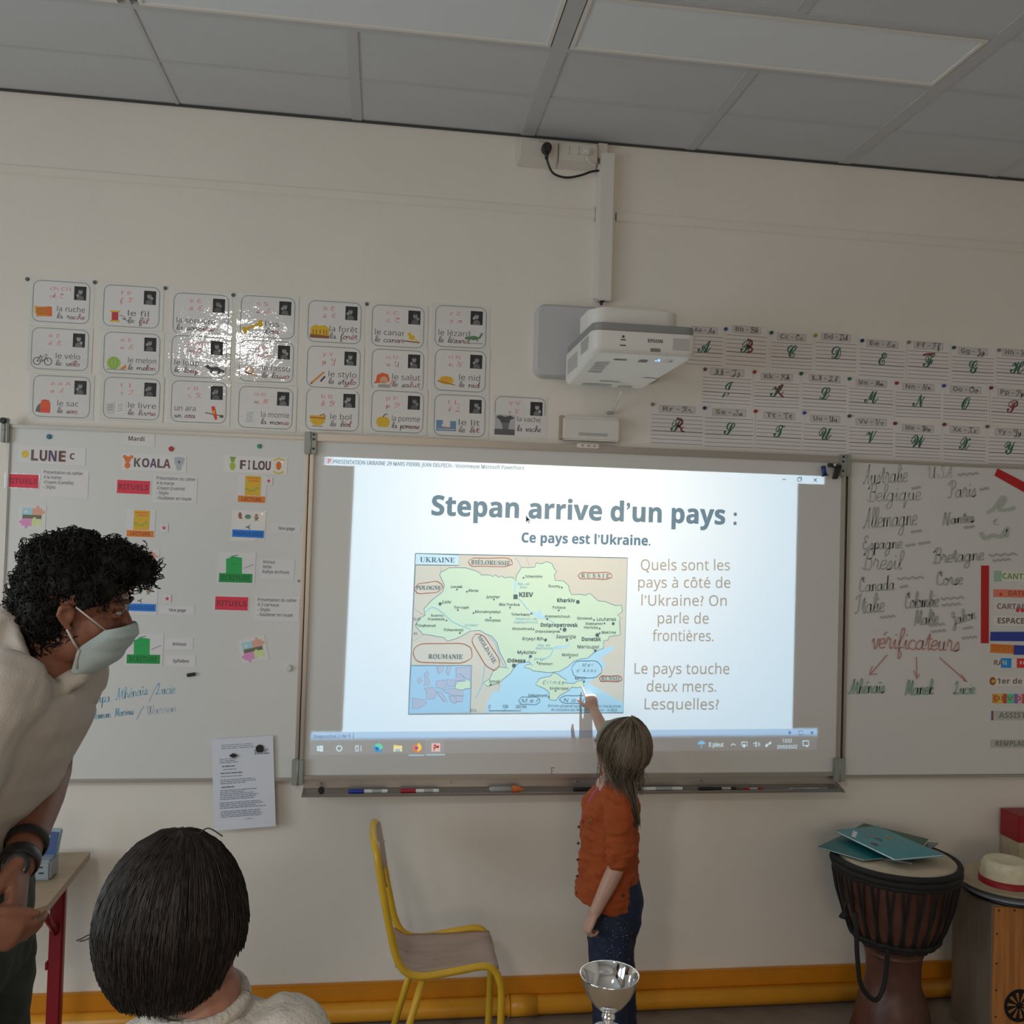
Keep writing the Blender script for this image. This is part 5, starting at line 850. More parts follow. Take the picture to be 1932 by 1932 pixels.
# ================================================================== yellow chair
M_YEL = mat('yellow_chair_enamel', (.72, .43, .025), .32, bump=.1, bscale=60, var=.08, vscale=12); M_PLY = mat('worn_plywood', (.40, .27, .20), .5, var=.22, vscale=7, stretch=(1, 3, 1), col2=(.52, .38, .31))
YN, YFa = -.50, -.22; r_ = .0115
ch = thing('school_chair', 'yellow tubular school chair with worn plywood seat, facing right by the wall', 'chair', (at(850, 1835, -.36).x, -.36, 0))
def side_pts(Y, pts): return [tuple(at(x, y, Y)) for x, y in pts]
near = [at(*v) for v in ((712, 1617, YN+.012), (722, 1680, YN), (737, 1760, YN), (748, 1806, YN), (766, 1834, YN), (800, 1842, YN), (860, 1832, YN), (912, 1823, YN), (932, 1831, YN), (942, 1850, YN), (946, 1890, YN))]
def down(a, dx, dy=0): return Vector((a.x+dx, a.y+dy, .012))
near.append(down(near[-1], -.004))
dyf = YFa-YN
far = [Vector((p.x, p.y+dyf, p.z)) for p in near]
# one bent tube: near front leg, seat side, back post, arch over the top, and down the far side
top = [near[0]+Vector((-.012, .05, .035)), near[0]+Vector((-.016, .14, .047)), near[0]+Vector((-.012, .23, .035))]
pts = near[::-1]+top+far; b = MB(); b.tube(cat([tuple(p) for p in pts], 5), r_, M_YEL, 12); b.build('frame', ch)
zs = near[6].z; xs0, xs1 = near[4].x, near[8].x
for Y, dy in ((YN, .01), (YFa, -.01)):
    a = Vector((near[5].x-.0, Y+dy, near[5].z-.004)); e = Vector((a.x-.098, Y+dy*.2, .012)); b = MB(); b.tube([a, a.lerp(e, .5), e], [.0115, .0115, .011], M_YEL, 12); b.build('leg', ch)
for o, (x, y) in zip(range(4), ((near[-1].x, YN), (near[-1].x, YFa), (near[5].x-.098, YN), (near[5].x-.098, YFa))): b = MB(); b.tube([(x, y, 0), (x, y, .02)], .015, M_BLACK, 12, smooth=False); b.build('foot_cap', ch)
# pressed seat, dished in the middle and rolled over the front
N1, N2 = 16, 12; vs = []; 
for lay in (0, 1):
    for i in range(N1+1):
        u = i/N1; x = near[3].x-.004+(near[8].x-near[3].x+.020)*u; z = near[4].z-.003+(near[7].z-near[4].z)*min(1, max(0, (u-.1)))
        z += .026*max(0, .14-u)/.14 - .05*max(0, u-.86)**1.3
        for j in range(N2+1):
            w = j/N2; vs.append((x, YN+.006+(YFa-YN-.012)*w, z-.012*math.sin(PI*w)*math.sin(PI*min(1, u*1.1))-lay*.009))
n1 = (N1+1)*(N2+1); fs = []
for i in range(N1):
    for j in range(N2): a = i*(N2+1)+j; fs += [(a, a+1, a+N2+2, a+N2+1), (n1+a, n1+a+N2+1, n1+a+N2+2, n1+a+1)]
for i in range(N1): a = i*(N2+1); fs += [(a, a+N2+1, n1+a+N2+1, n1+a), (a+N2, n1+a+N2, n1+a+2*N2+1, a+2*N2+1)]
for j in range(N2): fs += [(j, n1+j, n1+j+1, j+1), (N1*(N2+1)+j, N1*(N2+1)+j+1, n1+N1*(N2+1)+j+1, n1+N1*(N2+1)+j)]
b = MB(); b.add(vs, fs, M_PLY, True); b.build('seat', ch)
# curved plywood back between the posts
vs = []; fs = []
for lay in (0, 1):
    for i in range(9):
        for j in range(11):
            u, w = i/8, j/10; c0 = near[0].lerp(near[1], .95*u) if u > 0 else near[0]; z = near[0].z+.035-(.135)*u
            x = near[0].x+(near[1].x-near[0].x)*(near[0].z-z)/(near[0].z-near[1].z)+.006-.012*math.sin(PI*w)+lay*.008
            k = .02*(abs(u-.5)*2)**4; vs.append((x, YN+.012+k+(YFa-YN-.024-2*k)*w, z))
for i in range(8):
    for j in range(10): a = i*11+j; fs += [(a, a+1, a+12, a+11), (99+a, 99+a+11, 99+a+12, 99+a+1)]
for i in range(8): a = i*11; fs += [(a, a+11, 99+a+11, 99+a), (a+10, 99+a+10, 99+a+21, a+21)]
for j in range(10): fs += [(j, 99+j, 99+j+1, j+1), (88+j, 88+j+1, 99+88+j+1, 99+88+j)]
b = MB(); b.add(vs, fs, M_PLY, True); b.build('backrest', ch)
for w in (.05, .95): b = MB(); b.disc((near[0].x+.022, YN+.02+(YFa-YN-.04)*w, near[0].z-.03), .004, (1, 0, 0), .003, M_MID, 8); b.build('rivet', ch)
# ================================================================== djembe drum
YD = -.33; tc_ = at(1689, 1622, YD); DXc = tc_.x; ztop = at(1689, 1618, YD).z; R0 = (at(1794, 1640, YD).x-at(1583, 1640, YD).x)/2
M_DW = mat('carved_red_wood', (.105, .040, .028), .42, var=.35, vscale=14, bump=.3, bscale=30); M_ROPE = mat('black_rope', (.012, .011, .011), .75, bump=.6, bscale=400); M_SKIN = mat('goat_skin', (.52, .42, .30), .6, var=.1, vscale=10)
dr = thing('djembe', 'dark goblet drum with black rope lacing standing against the wall', 'drum', (DXc, YD, 0))
zb1 = at(1690, 1787, YD-.06).z; zl_ = lambda f: ztop-(ztop-zb1)*f
prof = [(R0*.93, ztop-.004), (R0*.955, zl_(.15)), (R0*.90, zl_(.4)), (R0*.80, zl_(.7)), (R0*.66, zl_(.93)), (R0*.49, zl_(1.02)), (R0*.455, zl_(1.10)), (R0*.47, zl_(1.13)), (R0*.45, zl_(1.17)), (R0*.43, zl_(1.35)), (R0*.45, zl_(1.55)), (R0*.54, zl_(1.72)), (R0*.62, .07), (R0*.70, .012), (R0*.70, 0), (R0*.6, 0)]
b = MB(); b.lathe([tuple(p) for p in cat(prof, 3)], DXc, YD, M_DW, 40); b.build('shell', dr)
b = MB(); b.lathe([(R0*.94, ztop+.001), (R0*.90, ztop+.007), (R0*.6, ztop+.008), (.0005, ztop+.008)], DXc, YD, M_SKIN, 40); b.build('drum_skin', dr)
def ring(name, r, z, th, wave=0):
    b = MB(); n = 48; b.tube([(DXc+(r+wave*math.sin(k*1.7))*math.cos(2*PI*k/n), YD+(r+wave*math.sin(k*1.7))*math.sin(2*PI*k/n), z+wave*math.sin(k*2.3)) for k in range(n+1)], th, M_ROPE, 8); return b.build(name, dr)
ring('rim_rope', R0*.985, ztop-.004, .011); ring('rim_rope', R0*.985, ztop-.024, .012, .001); ring('rim_rope', R0*.97, ztop-.040, .010, .002); ring('lower_rope', R0*.70, zl_(.90), .010, .002); ring('lower_rope', R0*.62, zl_(.96), .011, .003)
for k in range(26):
    a0 = 2*PI*k/26; 
    for da in (-.06, .07):
        b = MB(); b.tube([(DXc+rr_*math.cos(a0+da*s_), YD+rr_*math.sin(a0+da*s_), z_) for rr_, z_, s_ in ((R0*.985, ztop-.03, 1), (R0*.985, zl_(.2), .8), (R0*.925, zl_(.45), .4), (R0*.80, zl_(.75), -.2), (R0*.69, zl_(.93), -.8))], .0042, M_ROPE, 6); b.build('lacing_rope', dr)
b = MB(); b.tube(cat([tuple(at(*v)) for v in ((1614, 1722, YD-.16), (1616, 1770, YD-.17), (1618, 1810, YD-.17), (1625, 1860, YD-.16), (1650, 1887, YD-.15), (1665, 1868, YD-.14), (1672, 1830, YD-.13), (1674, 1790, YD-.13))], 5), .008, M_ROPE, 8); b.build('carrying_strap', dr)
b = MB(); q_ = [tuple(at(*v)) for v in ((1604, 1698, YD-.12), (1597, 1702, YD-.12), (1594, 1712, YD-.12), (1593, 1722, YD-.12))]; b.tube(cat(q_), .004, M_ROPE, 8); e_ = at(1592, 1731, YD-.12); b.tube([at(1593, 1719, YD-.12), e_], [.006, .017], M_ROPE, 10); b.build('tassel', dr)
# folders and books stacked on the drum
def flat_book(pts, Y_, name, label, m, z0, th, edge=None, grp='exercise books on the drum', extra=None):
    """four pixel corners, unprojected on the horizontal plane z0+th"""
    P = []
    for x, y in pts:
        d = RX*(x-966)-UP*(y-966)+FW*F; t_ = (z0+th-CH)/d.z; P.append(Vector((d.x*t_, d.y*t_-DW, z0+th)))
    t = thing(name, label, 'book', sum(P, Vector())/4, grp); dn = Vector((0, 0, -th))
    c = sum(P, Vector())/4; b = MB(); k = .0012
    b.hexa([p+dn for p in P]+[p+dn+Vector((0, 0, k)) for p in P], m); b.hexa([p-Vector((0, 0, k)) for p in P]+list(P), m); b.build('cover', t)
    b = MB(); Q = [c+(p-c)*.975 for p in P]; b.hexa([p+dn+Vector((0, 0, k)) for p in Q]+[p-Vector((0, 0, k)) for p in Q], edge or M_PAPER); b.build('pages', t)
    if extra: extra(t, P)
    return t
M_TQ = mat('turquoise_cover', (.02, .30, .36), .22); M_TQ2 = mat('teal_cover', (.008, .16, .17), .3); M_GRN = mat('dark_green_cover', (.008, .10, .055), .35); M_GRY = mat('grey_board', (.22, .25, .27), .5)
z = ztop+.009
flat_book([(1655, 1580), (1770, 1590), (1722, 1628), (1602, 1610)], 0, 'grey_folder', 'grey folder at the bottom of the pile on the drum, one corner showing', M_GRY, z, .004)
flat_book([(1543, 1597), (1600, 1570), (1668, 1618), (1630, 1622)], 0, 'teal_folder', 'dark teal folder poking out left under the pile on the drum', M_TQ2, z+.005, .005)
flat_book([(1630, 1553), (1752, 1583), (1738, 1600), (1596, 1572)], 0, 'green_book', 'dark green book at the back of the pile on the drum', M_GRN, z+.011, .014)
def tq(t, P):
    b = MB(); u, v = P[1]-P[0], P[3]-P[0]; up = Vector((0, 0, .0006)); R_ = lambda a, c_: P[0]+u*a+v*c_+up
    def pt(pts, m): b.add([R_(*p) for p in pts], [list(range(len(pts)))], m)
    pt([(.05, .25), (.32, .08), (.34, .14), (.07, .31)], M_PAPER)
    for (a, c_), cc, r in (((.18, .55), (.15, .06, .1), .05), ((.40, .30), (.5, .25, .2), .03), ((.45, .42), (.12, .12, .18), .05), ((.72, .40), (.55, .38, .05), .05), ((.55, .75), (.2, .4, .5), .04)): pt([(a+r*math.cos(k), c_+r*1.3*math.sin(k)) for k in range(6)], ink(cc))
    b.build('cover_print', t)['kind'] = 'stuff'
flat_book([(1576, 1566), (1655, 1558), (1780, 1612), (1688, 1620)], 0, 'turquoise_book', 'turquoise picture book lying on top of the pile on the drum', M_TQ, z+.026, .008, extra=tq)
# ================================================================== box drum, hat, tambourine, red box
M_SIDE = mat('grey_birch_side', (.25, .20, .155), .6, var=.15, vscale=6, stretch=(6, 6, 1)); M_FRONT = mat('orange_pine_front', (.50, .20, .055), .42, var=.25, vscale=7, stretch=(9, 9, .6))
cz = .515; 
def hz(x, y, z):
    d = RX*(x-966)-UP*(y-966)+FW*F; t_ = (z-CH)/d.z; return Vector((d.x*t_, d.y*t_-DW, z))
A_ = hz(1872, 1708, cz); B_ = hz(1798, 1650, cz); B_.y = min(B_.y, -.012); nrm = (A_-B_).normalized(); rt = Vector((-nrm.y, nrm.x, 0)).normalized()
rt = Vector((1, -.02, 0)).normalized(); wd_ = .33; dwn = Vector((0, 0, -cz))
C1, C2 = A_+rt*wd_, B_+rt*wd_
cj = thing('box_drum', 'wooden box drum with orange front plate at the right edge of the picture', 'drum', (A_+C2)/2+dwn)
b = MB(); b.hexa([A_+dwn, C1+dwn, C2+dwn, B_+dwn, A_, C1, C2, B_], M_SIDE, .003); b.build('case', cj)
out = -Vector((rt.y, -rt.x, 0)) if 0 else Vector((rt.y, -rt.x, 0)); e0 = A_+rt*.003+Vector((0, 0, -.004)); e1 = C1-rt*.003+Vector((0, 0, -.004)); f_ = Vector((0, 0, -cz+.012))
b = MB(); b.hexa([e0+f_, e1+f_, e1+f_+out*.006, e0+f_+out*.006, e0, e1, e1+out*.006, e0+out*.006], M_FRONT, .002); fp = b.build('front_plate', cj)
for a_, z_ in ((.018, -.012), (.075, -.012), (.14, -.012), (.012, -.09), (.012, -.19), (.012, -.28), (.012, -.37)):
    b = MB(); b.disc(e0+rt*a_+Vector((0, 0, z_))+out*.006, .0038, out, .0012, mat('dark_screw', (.05, .03, .02), .5), 8); b.build('screw', fp)
cc = e0+rt*.098+Vector((0, 0, -.335))+out*.0065; b = MB(); n = 36
def emb(r0, a0, a1, m, k=6):
    vs = [cc+rt*r0[0]*math.cos(a)+Vector((0, 0, 1))*r0[0]*math.sin(a) for a in [a0+(a1-a0)*i/k for i in range(k+1)]]+[cc+rt*r0[1]*math.cos(a)+Vector((0, 0, 1))*r0[1]*math.sin(a) for a in [a1+(a0-a1)*i/k for i in range(k+1)]]
    b.add(vs, [list(range(len(vs)))], m)
for i in range(12): emb((.044, .056), 2*PI*i/12, 2*PI*(i+1)/12, M_PBK, 3)
for i in range(10): emb((.010, .045), 2*PI*i/10, 2*PI*(i+.6)/10, M_PBK, 3)
emb((.0, .012), 0, 2*PI, M_PBK, 12); b.build('wheel_emblem', fp)
b = MB(); b.add([cc+rt*u+Vector((0, 0, w)) for u, w in ((-.04, -.085), (-.02, -.066), (.0, -.085))], [(0, 1, 2)], M_PBK); b.add([cc+rt*u+Vector((0, 0, w)) for u, w in ((-.04, -.10), (.05, -.10), (.05, -.088), (-.04, -.088))], [(0, 1, 2, 3)], M_PBK); b.build('front_print', fp)
hc = hz(1895, 1672, cz+.02); hc.x += .012
M_TMB = mat('tambourine_blue_grey', (.26, .28, .34), .4); b = MB(); rt_ = .150
b.lathe([(.001, cz+.018), (rt_*.97, cz+.018), (rt_, cz+.015), (rt_, cz+.004), (rt_*.97, cz+.001), (.001, cz+.001)], hc.x, hc.y, M_TMB, 40); tb = tag(b.build('tambourine', org=(hc.x, hc.y, cz)), 'flat round blue-grey drum lying under the straw hat', 'tambourine')
b = MB(); b.lathe([(rt_+.001, cz+.001), (rt_+.006, cz+.001), (rt_+.006, cz+.009), (rt_+.001, cz+.010)], hc.x, hc.y, M_PBK, 40); b.build('rim', tb)
M_STR = mat('pale_straw', (.52, .44, .30), .8, bump=1, bscale=160, var=.12, vscale=40); M_STR2 = mat('white_straw', (.80, .72, .52), .8, bump=1.2, bscale=120, var=.08, vscale=50)
ht = thing('straw_hat', 'pale straw hat with red ribbon resting on the flat round drum', 'hat', (hc.x, hc.y, cz+.02)); hx, hy, hz_ = hc.x-.006, hc.y, cz+.020
b = MB(); b.lathe([(.085, hz_+.010), (.115, hz_+.006), (.150, hz_+.010), (.168, hz_+.020), (.170, hz_+.023), (.166, hz_+.0235), (.148, hz_+.013), (.115, hz_+.010), (.085, hz_+.014)], hx, hy, M_STR, 40); b.build('brim', ht)
b = MB(); b.lathe([(tuple(p)) for p in cat([(.088, hz_+.008), (.086, hz_+.045), (.080, hz_+.078), (.066, hz_+.094), (.040, hz_+.090), (.001, hz_+.084)])], hx, hy, M_STR2, 40); b.build('crown', ht)
b = MB(); b.lathe([(.0895, hz_+.011), (.0885, hz_+.036), (.087, hz_+.036)], hx, hy, mat('red_ribbon', (.36, .008, .012), .5), 40); b.build('ribbon', ht)
p = at(1913, 1536, -.10); b = MB(); b.box(p.x, p.x+.16, -.13, -.02, cz+.10, p.z, mat('red_card_box', (.33, .012, .018), .5), .002); rb = tag(b.build('red_box', org=(p.x+.08, -.08, cz)), 'red lidded box behind the straw hat at the right edge', 'box'); b = MB(); b.box(p.x+.004, p.x+.156, -.126, -.024, cz+.001, cz+.10, M_STR, .002); b.build('base', rb)
# ================================================================== school desk at the left
M_DT = mat('beech_laminate', (.42, .31, .20), .45, var=.06, vscale=6, stretch=(1, 8, 1)); M_RD = mat('red_desk_enamel', (.26, .008, .016), .38); dz = .62
Fr, Nr = hz(172, 1606, dz), hz(82, 1716, dz); Fr.y = min(Fr.y, -.03); X0_, X1_ = Nr.x-.72, (Nr.x+Fr.x)/2; 
dk = thing('school_desk', 'school desk with beech top and red steel legs behind the bending man', 'desk', ((Nr.x+X0_)/2, (Fr.y+Nr.y)/2, 0))
L_ = Vector((-.70, 0, 0)); k = .03; b = MB(); th = Vector((0, 0, -.024)); o8 = [Nr+Vector((-k, 0, 0)), Nr+Vector((0, k, 0)), Fr+Vector((0, -k*.3, 0)), Fr+L_, Nr+L_]
b.add([p+th for p in o8]+o8, [list(range(5))[::-1], [5, 6, 7, 8, 9]]+[(i, (i+1) % 5, 5+(i+1) % 5, 5+i) for i in range(5)], M_DT); b.build('desk_top', dk)
lp = hz(117, 1665, dz-.03); lx, ly = lp.x-.008, lp.y
b = MB(); b.box(lx-.022, lx+.022, ly-.014, ly+.014, .03, dz-.024, M_RD, .006); b.build('leg', dk); b = MB(); b.box(lx-.02, lx+.02, Nr.y+.03, Fr.y-.03, .0, .03, M_RD, .008); b.build('foot_bar', dk)
b = MB(); b.box(lx-.02, lx+.014, Nr.y+.03, Fr.y-.04, dz-.060, dz-.025, M_RD, .006); b.build('top_bar', dk)
b = MB(); b.tube([(lx, ly, dz-.19), (lx-.01, ly-.13, dz-.06)], .011, M_RD, 8); b.build('brace', dk)
b = MB(); b.box(lx-.03, lx-.022, ly-.012, ly+.012, dz-.30, dz-.275, M_RD, .002); b.build('bolt', dk)
b = MB(); b.box(lx-.64, lx-.60, ly-.014, ly+.014, 0, dz-.024, M_RD, .006); b.build('leg', dk)
b = MB(); b.box(Nr.x-.062, Nr.x-.03, Nr.y+.02, Nr.y+.05, dz-.085, dz-.025, mat('pink_red_plate', (.30, .05, .06), .5), .002); b.build('bracket', dk)
b = MB(); b.tube([(Nr.x-.078, Nr.y+.0, dz-.03), (Nr.x-.075, Nr.y+.01, dz-.08), (Nr.x-.075, Nr.y+.01, dz-.13), (Nr.x-.066, Nr.y+.01, dz-.155)], [(.022, .008), (.018, .007), (.006, .005), (.008, .005)], M_BLACK, 8); tag(b.build('hanging_strap', org=(Nr.x-.076, Nr.y, dz-.03)), 'dark strap hanging under the desk front corner', 'strap')
p = hz(72, 1662, dz+.001); bx0 = hz(52, 1666, dz+.001); bx1 = hz(94, 1662, dz+.001); t = thing('desk_device', 'small grey box with upright blue screen standing on the school desk', 'device', p)
b = MB(); b.box(bx0.x, bx1.x, bx1.y, bx1.y+.08, dz+.001, dz+.062, mat('device_grey', (.30, .34, .37), .35), .006); b.build('base', t)
for dx_, z_ in ((.018, .022), (.022, .040)): b = MB(); b.box(bx1.x-dx_-.016, bx1.x-dx_, bx1.y-.001, bx1.y+.003, dz+z_, dz+z_+.006, M_BLACK, .001); b.build('slot', t)
s0, s1, s2, s3 = [at(x, y, bx1.y+.06) for x, y in ((60, 1634), (104, 1634), (118, 1564), (72, 1562))]; bk = Vector((0, .012, 0)); b = MB(); b.hexa([s0, s1, s1+bk, s0+bk, s3, s2, s2+bk, s3+bk], mat('device_pale_blue', (.34, .44, .48), .3), .004); b.build('screen_shell', t)
cv = Canvas(lambda u, v: ((s3+(s2-s3)*u+(s0-s3)*v).x, (s3+(s2-s3)*u+(s0-s3)*v).z), bx1.y+.059); cv.rect(.1, .08, .9, .92, mat('device_screen_blue', (.08, .13, .30), .2)); cv.rect(.35, .18, .55, .32, ink((.45, .55, .6))); cv.rect(.35, .4, .55, .5, ink((.4, .5, .6))); cv.mb.build('screen', t)
# ================================================================== silver trophy on a low table near the camera
M_CHR = mat('polished_silver', (.88, .88, .88), .06, 1); M_SIL2 = mat('white_plate', (.75, .77, .80), .25, .2)
dT = 1.66; rc = at(1150, 1838, dT-DW); rR = (at(1203, 1838, dT-DW).x-at(1097, 1838, dT-DW).x)/2; tzr = rc.z; tblz = tzr-.165
ty = thing('trophy_cup', 'small polished silver trophy cup standing at the bottom of the picture', 'trophy', (rc.x, rc.y, tblz))
P = [(rR*1.0, 0), (rR*1.03, .0008), (rR*1.0, -.004), (rR*.93, -.018), (rR*.78, -.036), (rR*.52, -.054), (rR*.30, -.064), (rR*.20, -.068)]
In = [(rR*.985, -.001), (rR*.90, -.018), (rR*.74, -.034), (rR*.46, -.051), (.001, -.058)]
b = MB(); b.lathe([(r, tzr+z_) for r, z_ in P], rc.x, rc.y, M_CHR, 48); b.lathe([(r, tzr+z_) for r, z_ in [(rR*1.0, 0)]+In], rc.x, rc.y, M_CHR, 48); b.build('cup', ty)
b = MB(); b.lathe([(r, tzr+z_) for r, z_ in cat([(rR*.16, -.066), (rR*.22, -.072), (rR*.24, -.078), (rR*.15, -.084), (rR*.20, -.092), (rR*.42, -.101)], 3)], rc.x, rc.y, M_CHR, 32); b.build('stem', ty)
b = MB(); b.lathe([(rR*.30, tzr-.0985), (rR*.56, tzr-.099), (rR*.57, tzr-.103), (rR*.40, tzr-.107), (rR*.22, tzr-.115), (rR*.2, tzr-.13)], rc.x, rc.y, M_SIL2, 32); b.build('collar', ty)
b = MB(); b.lathe([(rR*.2, tzr-.128), (rR*.55, tzr-.135), (rR*.62, tblz+.004), (rR*.62, tblz)], rc.x, rc.y, mat('black_marble', (.02, .02, .022), .2), 32); b.build('base', ty)
yb = rc.y; t = thing('reading_table', 'low wooden table carrying the trophy, below the picture edge', 'table', (rc.x, yb-.25, 0))
b = MB(); b.box(rc.x-.3, rc.x+.3, yb-.42, yb+.08, tblz-.022, tblz-.0005, M_DT, .003); b.build('table_top', t)
for sx in (-.27, .27):
    for sy in (-.39, .05): b = MB(); b.tube([(rc.x+sx, yb+sy, 0), (rc.x+sx, yb+sy, tblz-.022)], .015, M_GRY, 10); b.build('leg', t)
# ================================================================== people
def skin(name, c, bump=.15): return mat(name, c, .5, bump=bump, bscale=120, var=.06, vscale=30)
class Head:
    """local frame: x side, y forward, z up; unit = chin-to-crown height"""
    def __init__(s, c, fwd, up, h):
        s.c = Vector(c); s.f = Vector(fwd).normalized(); u = Vector(up); s.u = (u-s.f*u.dot(s.f)).normalized(); s.r = s.f.cross(s.u); s.h = h
        s.R = Matrix((s.r, s.f, s.u)).transposed()
    def p(s, x, y, z): return s.c+(s.r*x+s.f*y+s.u*z)*s.h
    def e(s, mb, x, y, z, rx, ry, rz, m, n=16): mb.ell(s.p(x, y, z), (rx*s.h, ry*s.h, rz*s.h), m, s.R, n)
    def base(s, mb, m, nose=1, ef=0, ez=0):
        e = s.e
        e(mb, 0, -.06, .14, .325, .40, .35, m, 24); e(mb, 0, .10, -.12, .25, .27, .34, m, 20); e(mb, 0, .175, -.35, .14, .14, .11, m); e(mb, 0, .24, .10, .22, .13, .16, m)
        for q_ in (-1, 1):
            e(mb, q_*.15, .20, -.10, .11, .12, .12, m); e(mb, q_*.2, .02, -.26, .07, .16, .12, m); e(mb, q_*.12, .32, .045+ez, .10, .05, .035, m); e(mb, q_*.125, .315, .025+ez, .06, .055, .022, m, 12); e(mb, q_*.125, .31, -.035+ez, .06, .05, .02, m, 12)
            mb.tube([s.p(q_*.30, ef-.02, .02), s.p(q_*.345, ef-.055, .06), s.p(q_*.375, ef-.11, .05), s.p(q_*.37, ef-.12, -.01), s.p(q_*.345, ef-.075, -.07), s.p(q_*.315, ef-.03, -.11)], [.018*s.h, .022*s.h, .024*s.h, .022*s.h, .02*s.h, .026*s.h], m, 8, ball=True)
            mb.ell(s.p(q_*.33, ef-.06, -.01), (.02*s.h, .055*s.h, .08*s.h), m, s.R, 10)
        mb.tube([s.p(0, .345, .05), s.p(0, .395, -.03), s.p(0, .435, -.10*nose)], [.035*s.h, .036*s.h, .046*s.h], m, 10, ball=True); e(mb, 0, .39, -.13, .07, .05, .032, m, 10)
        e(mb, 0, .335, -.235, .09, .05, .02, m, 10); e(mb, 0, .33, -.27, .08, .05, .022, m, 10)
    def eyes(s, body, iris=(.05, .03, .02), brow=(.01, .008, .007), ez=0):
        for q_ in (-1, 1):
            b = MB(); s.e(b, q_*.125, .328, -.004+ez, .042, .036, .024, mat('eye_white', (.42, .38, .36), .25), 12); ey = b.build('eye', body)
            b = MB(); s.e(b, q_*.128, .352, -.004+ez, .020, .016, .020, mat('iris_dark', iris, .15), 10); b.build('iris', body)
            b = MB(); b.tube([s.p(q_*.04, .372, .070+ez), s.p(q_*.12, .372, .092+ez), s.p(q_*.21, .325, .078+ez)], [.013*s.h, .020*s.h, .011*s.h], mat('brow_hair', brow, .8), 6); b.build('eyebrow', body)
def hand(mb, W, d, n, th, L, curl, m, thumb=(.6, .7, .2), tc_=.4, splay=.06):
    """palm, four unequal bent fingers and a thumb that leaves the side of the palm"""
    W, d, n, th = Vector(W), Vector(d).normalized(), Vector(n).normalized(), Vector(th); s_ = (th-d*th.dot(d)).normalized(); n = (n-d*n.dot(d)-s_*n.dot(s_)).normalized()
    mb.tube([W-d*L*.05, W+d*L*.12, W+d*L*.32, W+d*L*.50], [(L*.15, L*.11), (L*.19, L*.105), (L*.225, L*.10), (L*.215, L*.085)], m, 14, side=s_, ball=True)
    for i, (ln, of) in enumerate(((.44, .155), (.50, .052), (.46, -.052), (.35, -.15))):
        p = W+d*L*(.50-abs(of-.03)*.2)+s_*of*L; dd = (d+s_*of*splay*6).normalized(); pts = [p]; a = 0; nn = n
        for j, f in enumerate((.45, .31, .24)):
            a += curl[i]*(1, 1.1, .8)[j]; p = p+(dd*math.cos(a)+n*math.sin(a))*L*ln*f; pts.append(p)
        r = L*.050*(1, 1.03, .98, .86)[i]; mb.tube(pts, [r*1.08, r*1.02, r*.92, r*.78], m, 8, ball=True)
    p = W+d*L*.12+s_*L*.17; dd = (d*thumb[0]+s_*thumb[1]+n*thumb[2]).normalized(); q_ = p+dd*L*.20; d2 = (dd*(1-tc_)+d*tc_+n*tc_*.4).normalized(); q2 = q_+d2*L*.17; q3 = q2+(d2+d*tc_*.5).normalized()*L*.13
    mb.tube([p-dd*L*.06, q_, q2, q3], [L*.085, L*.066, L*.058, L*.045], m, 8, ball=True)
def strands(paths, m, w0=.0011, w1=.0003, n=3):
    b = MB()
    for P in paths:
        k = len(P); b.tube(P, [w0*(1-i/(k-1))+w1*(i/(k-1)) if i > 1 else w0 for i in range(k)], m, n, caps=False)
    return b
def fold(sc_, am): return lambda v: noise.noise(v*sc_)*am+noise.noise(v*sc_*2.3+Vector((5, 1, 2)))*am*.45
# ---------------------------------------------------------------- girl at the screen
GY = -.42; M_GSK = skin('girl_skin', (.56, .33, .25)); M_CARD = mat('rust_wool_knit', (.40, .075, .013), .85, bump=1.6, bscale=260, var=.12, vscale=25); M_JEAN = mat('navy_sparkle_denim', (.010, .020, .055), .7, bump=.4, bscale=300)
g_hip = at(1160, 1700, GY); girl = thing('person', 'small girl in rust-orange cardigan and dark sparkly jeans pointing at the projected map', 'person', (g_hip.x, GY, 0))
HG = Head(at(1166, 1412, GY+.005), (-.55, .83, .02), (0, .05, 1), .20)
b = MB(); HG.base(b, M_GSK)
b.tube([HG.p(0, -.10, -.25), at(1163, 1462, GY), at(1158, 1492, GY)], [.042, .038, .05], M_GSK, 12, ball=True)
# hidden trunk and legs under the clothes
Lsh, Rsh = at(1162, 1508, GY-.085), at(1150, 1502, GY+.11)
b.tube([at(1155, 1490, GY), at(1152, 1560, GY), at(1155, 1640, GY), at(1160, 1690, GY)], [(.055, .085), (.070, .085), (.065, .08), (.060, .075)], M_GSK, 14, side=(1, 0, 0), ball=True)
Lel, Lwr = at(1170, 1622, GY-.115), at(1122, 1722, GY-.125)
b.tube([Lsh, Lel.lerp(Lsh, .3), Lel, Lel.lerp(Lwr, .35), Lwr], [.034, .030, .027, .027, .0185], M_GSK, 12, ball=True)
Rel, Rwr = at(1158, 1420, -.215), at(1121, 1340, -.085)
b.tube([Rsh, Rsh.lerp(Rel, .6), Rel, Rel.lerp(Rwr, .35), Rwr], [.034, .029, .025, .026, .0175], M_GSK, 12, ball=True)
hand(b, Lwr, (at(1108, 1752, GY-.13)-Lwr), (.75, .1, -.5), (-.2, .9, 0), .112, (.9, 1.0, 1.0, 1.0), M_GSK, (.8, .4, .5), .5)
tip = at(1107, 1290, YB-.008); k0 = at(1113, 1316, -.052)
hd = (tip-Rwr).normalized(); hand(b, Rwr, hd, (0, .75, -.35), (-1, .1, .2), .105, (.06, 1.15, 1.2, 1.2), M_GSK, (.75, .8, .1), .35)
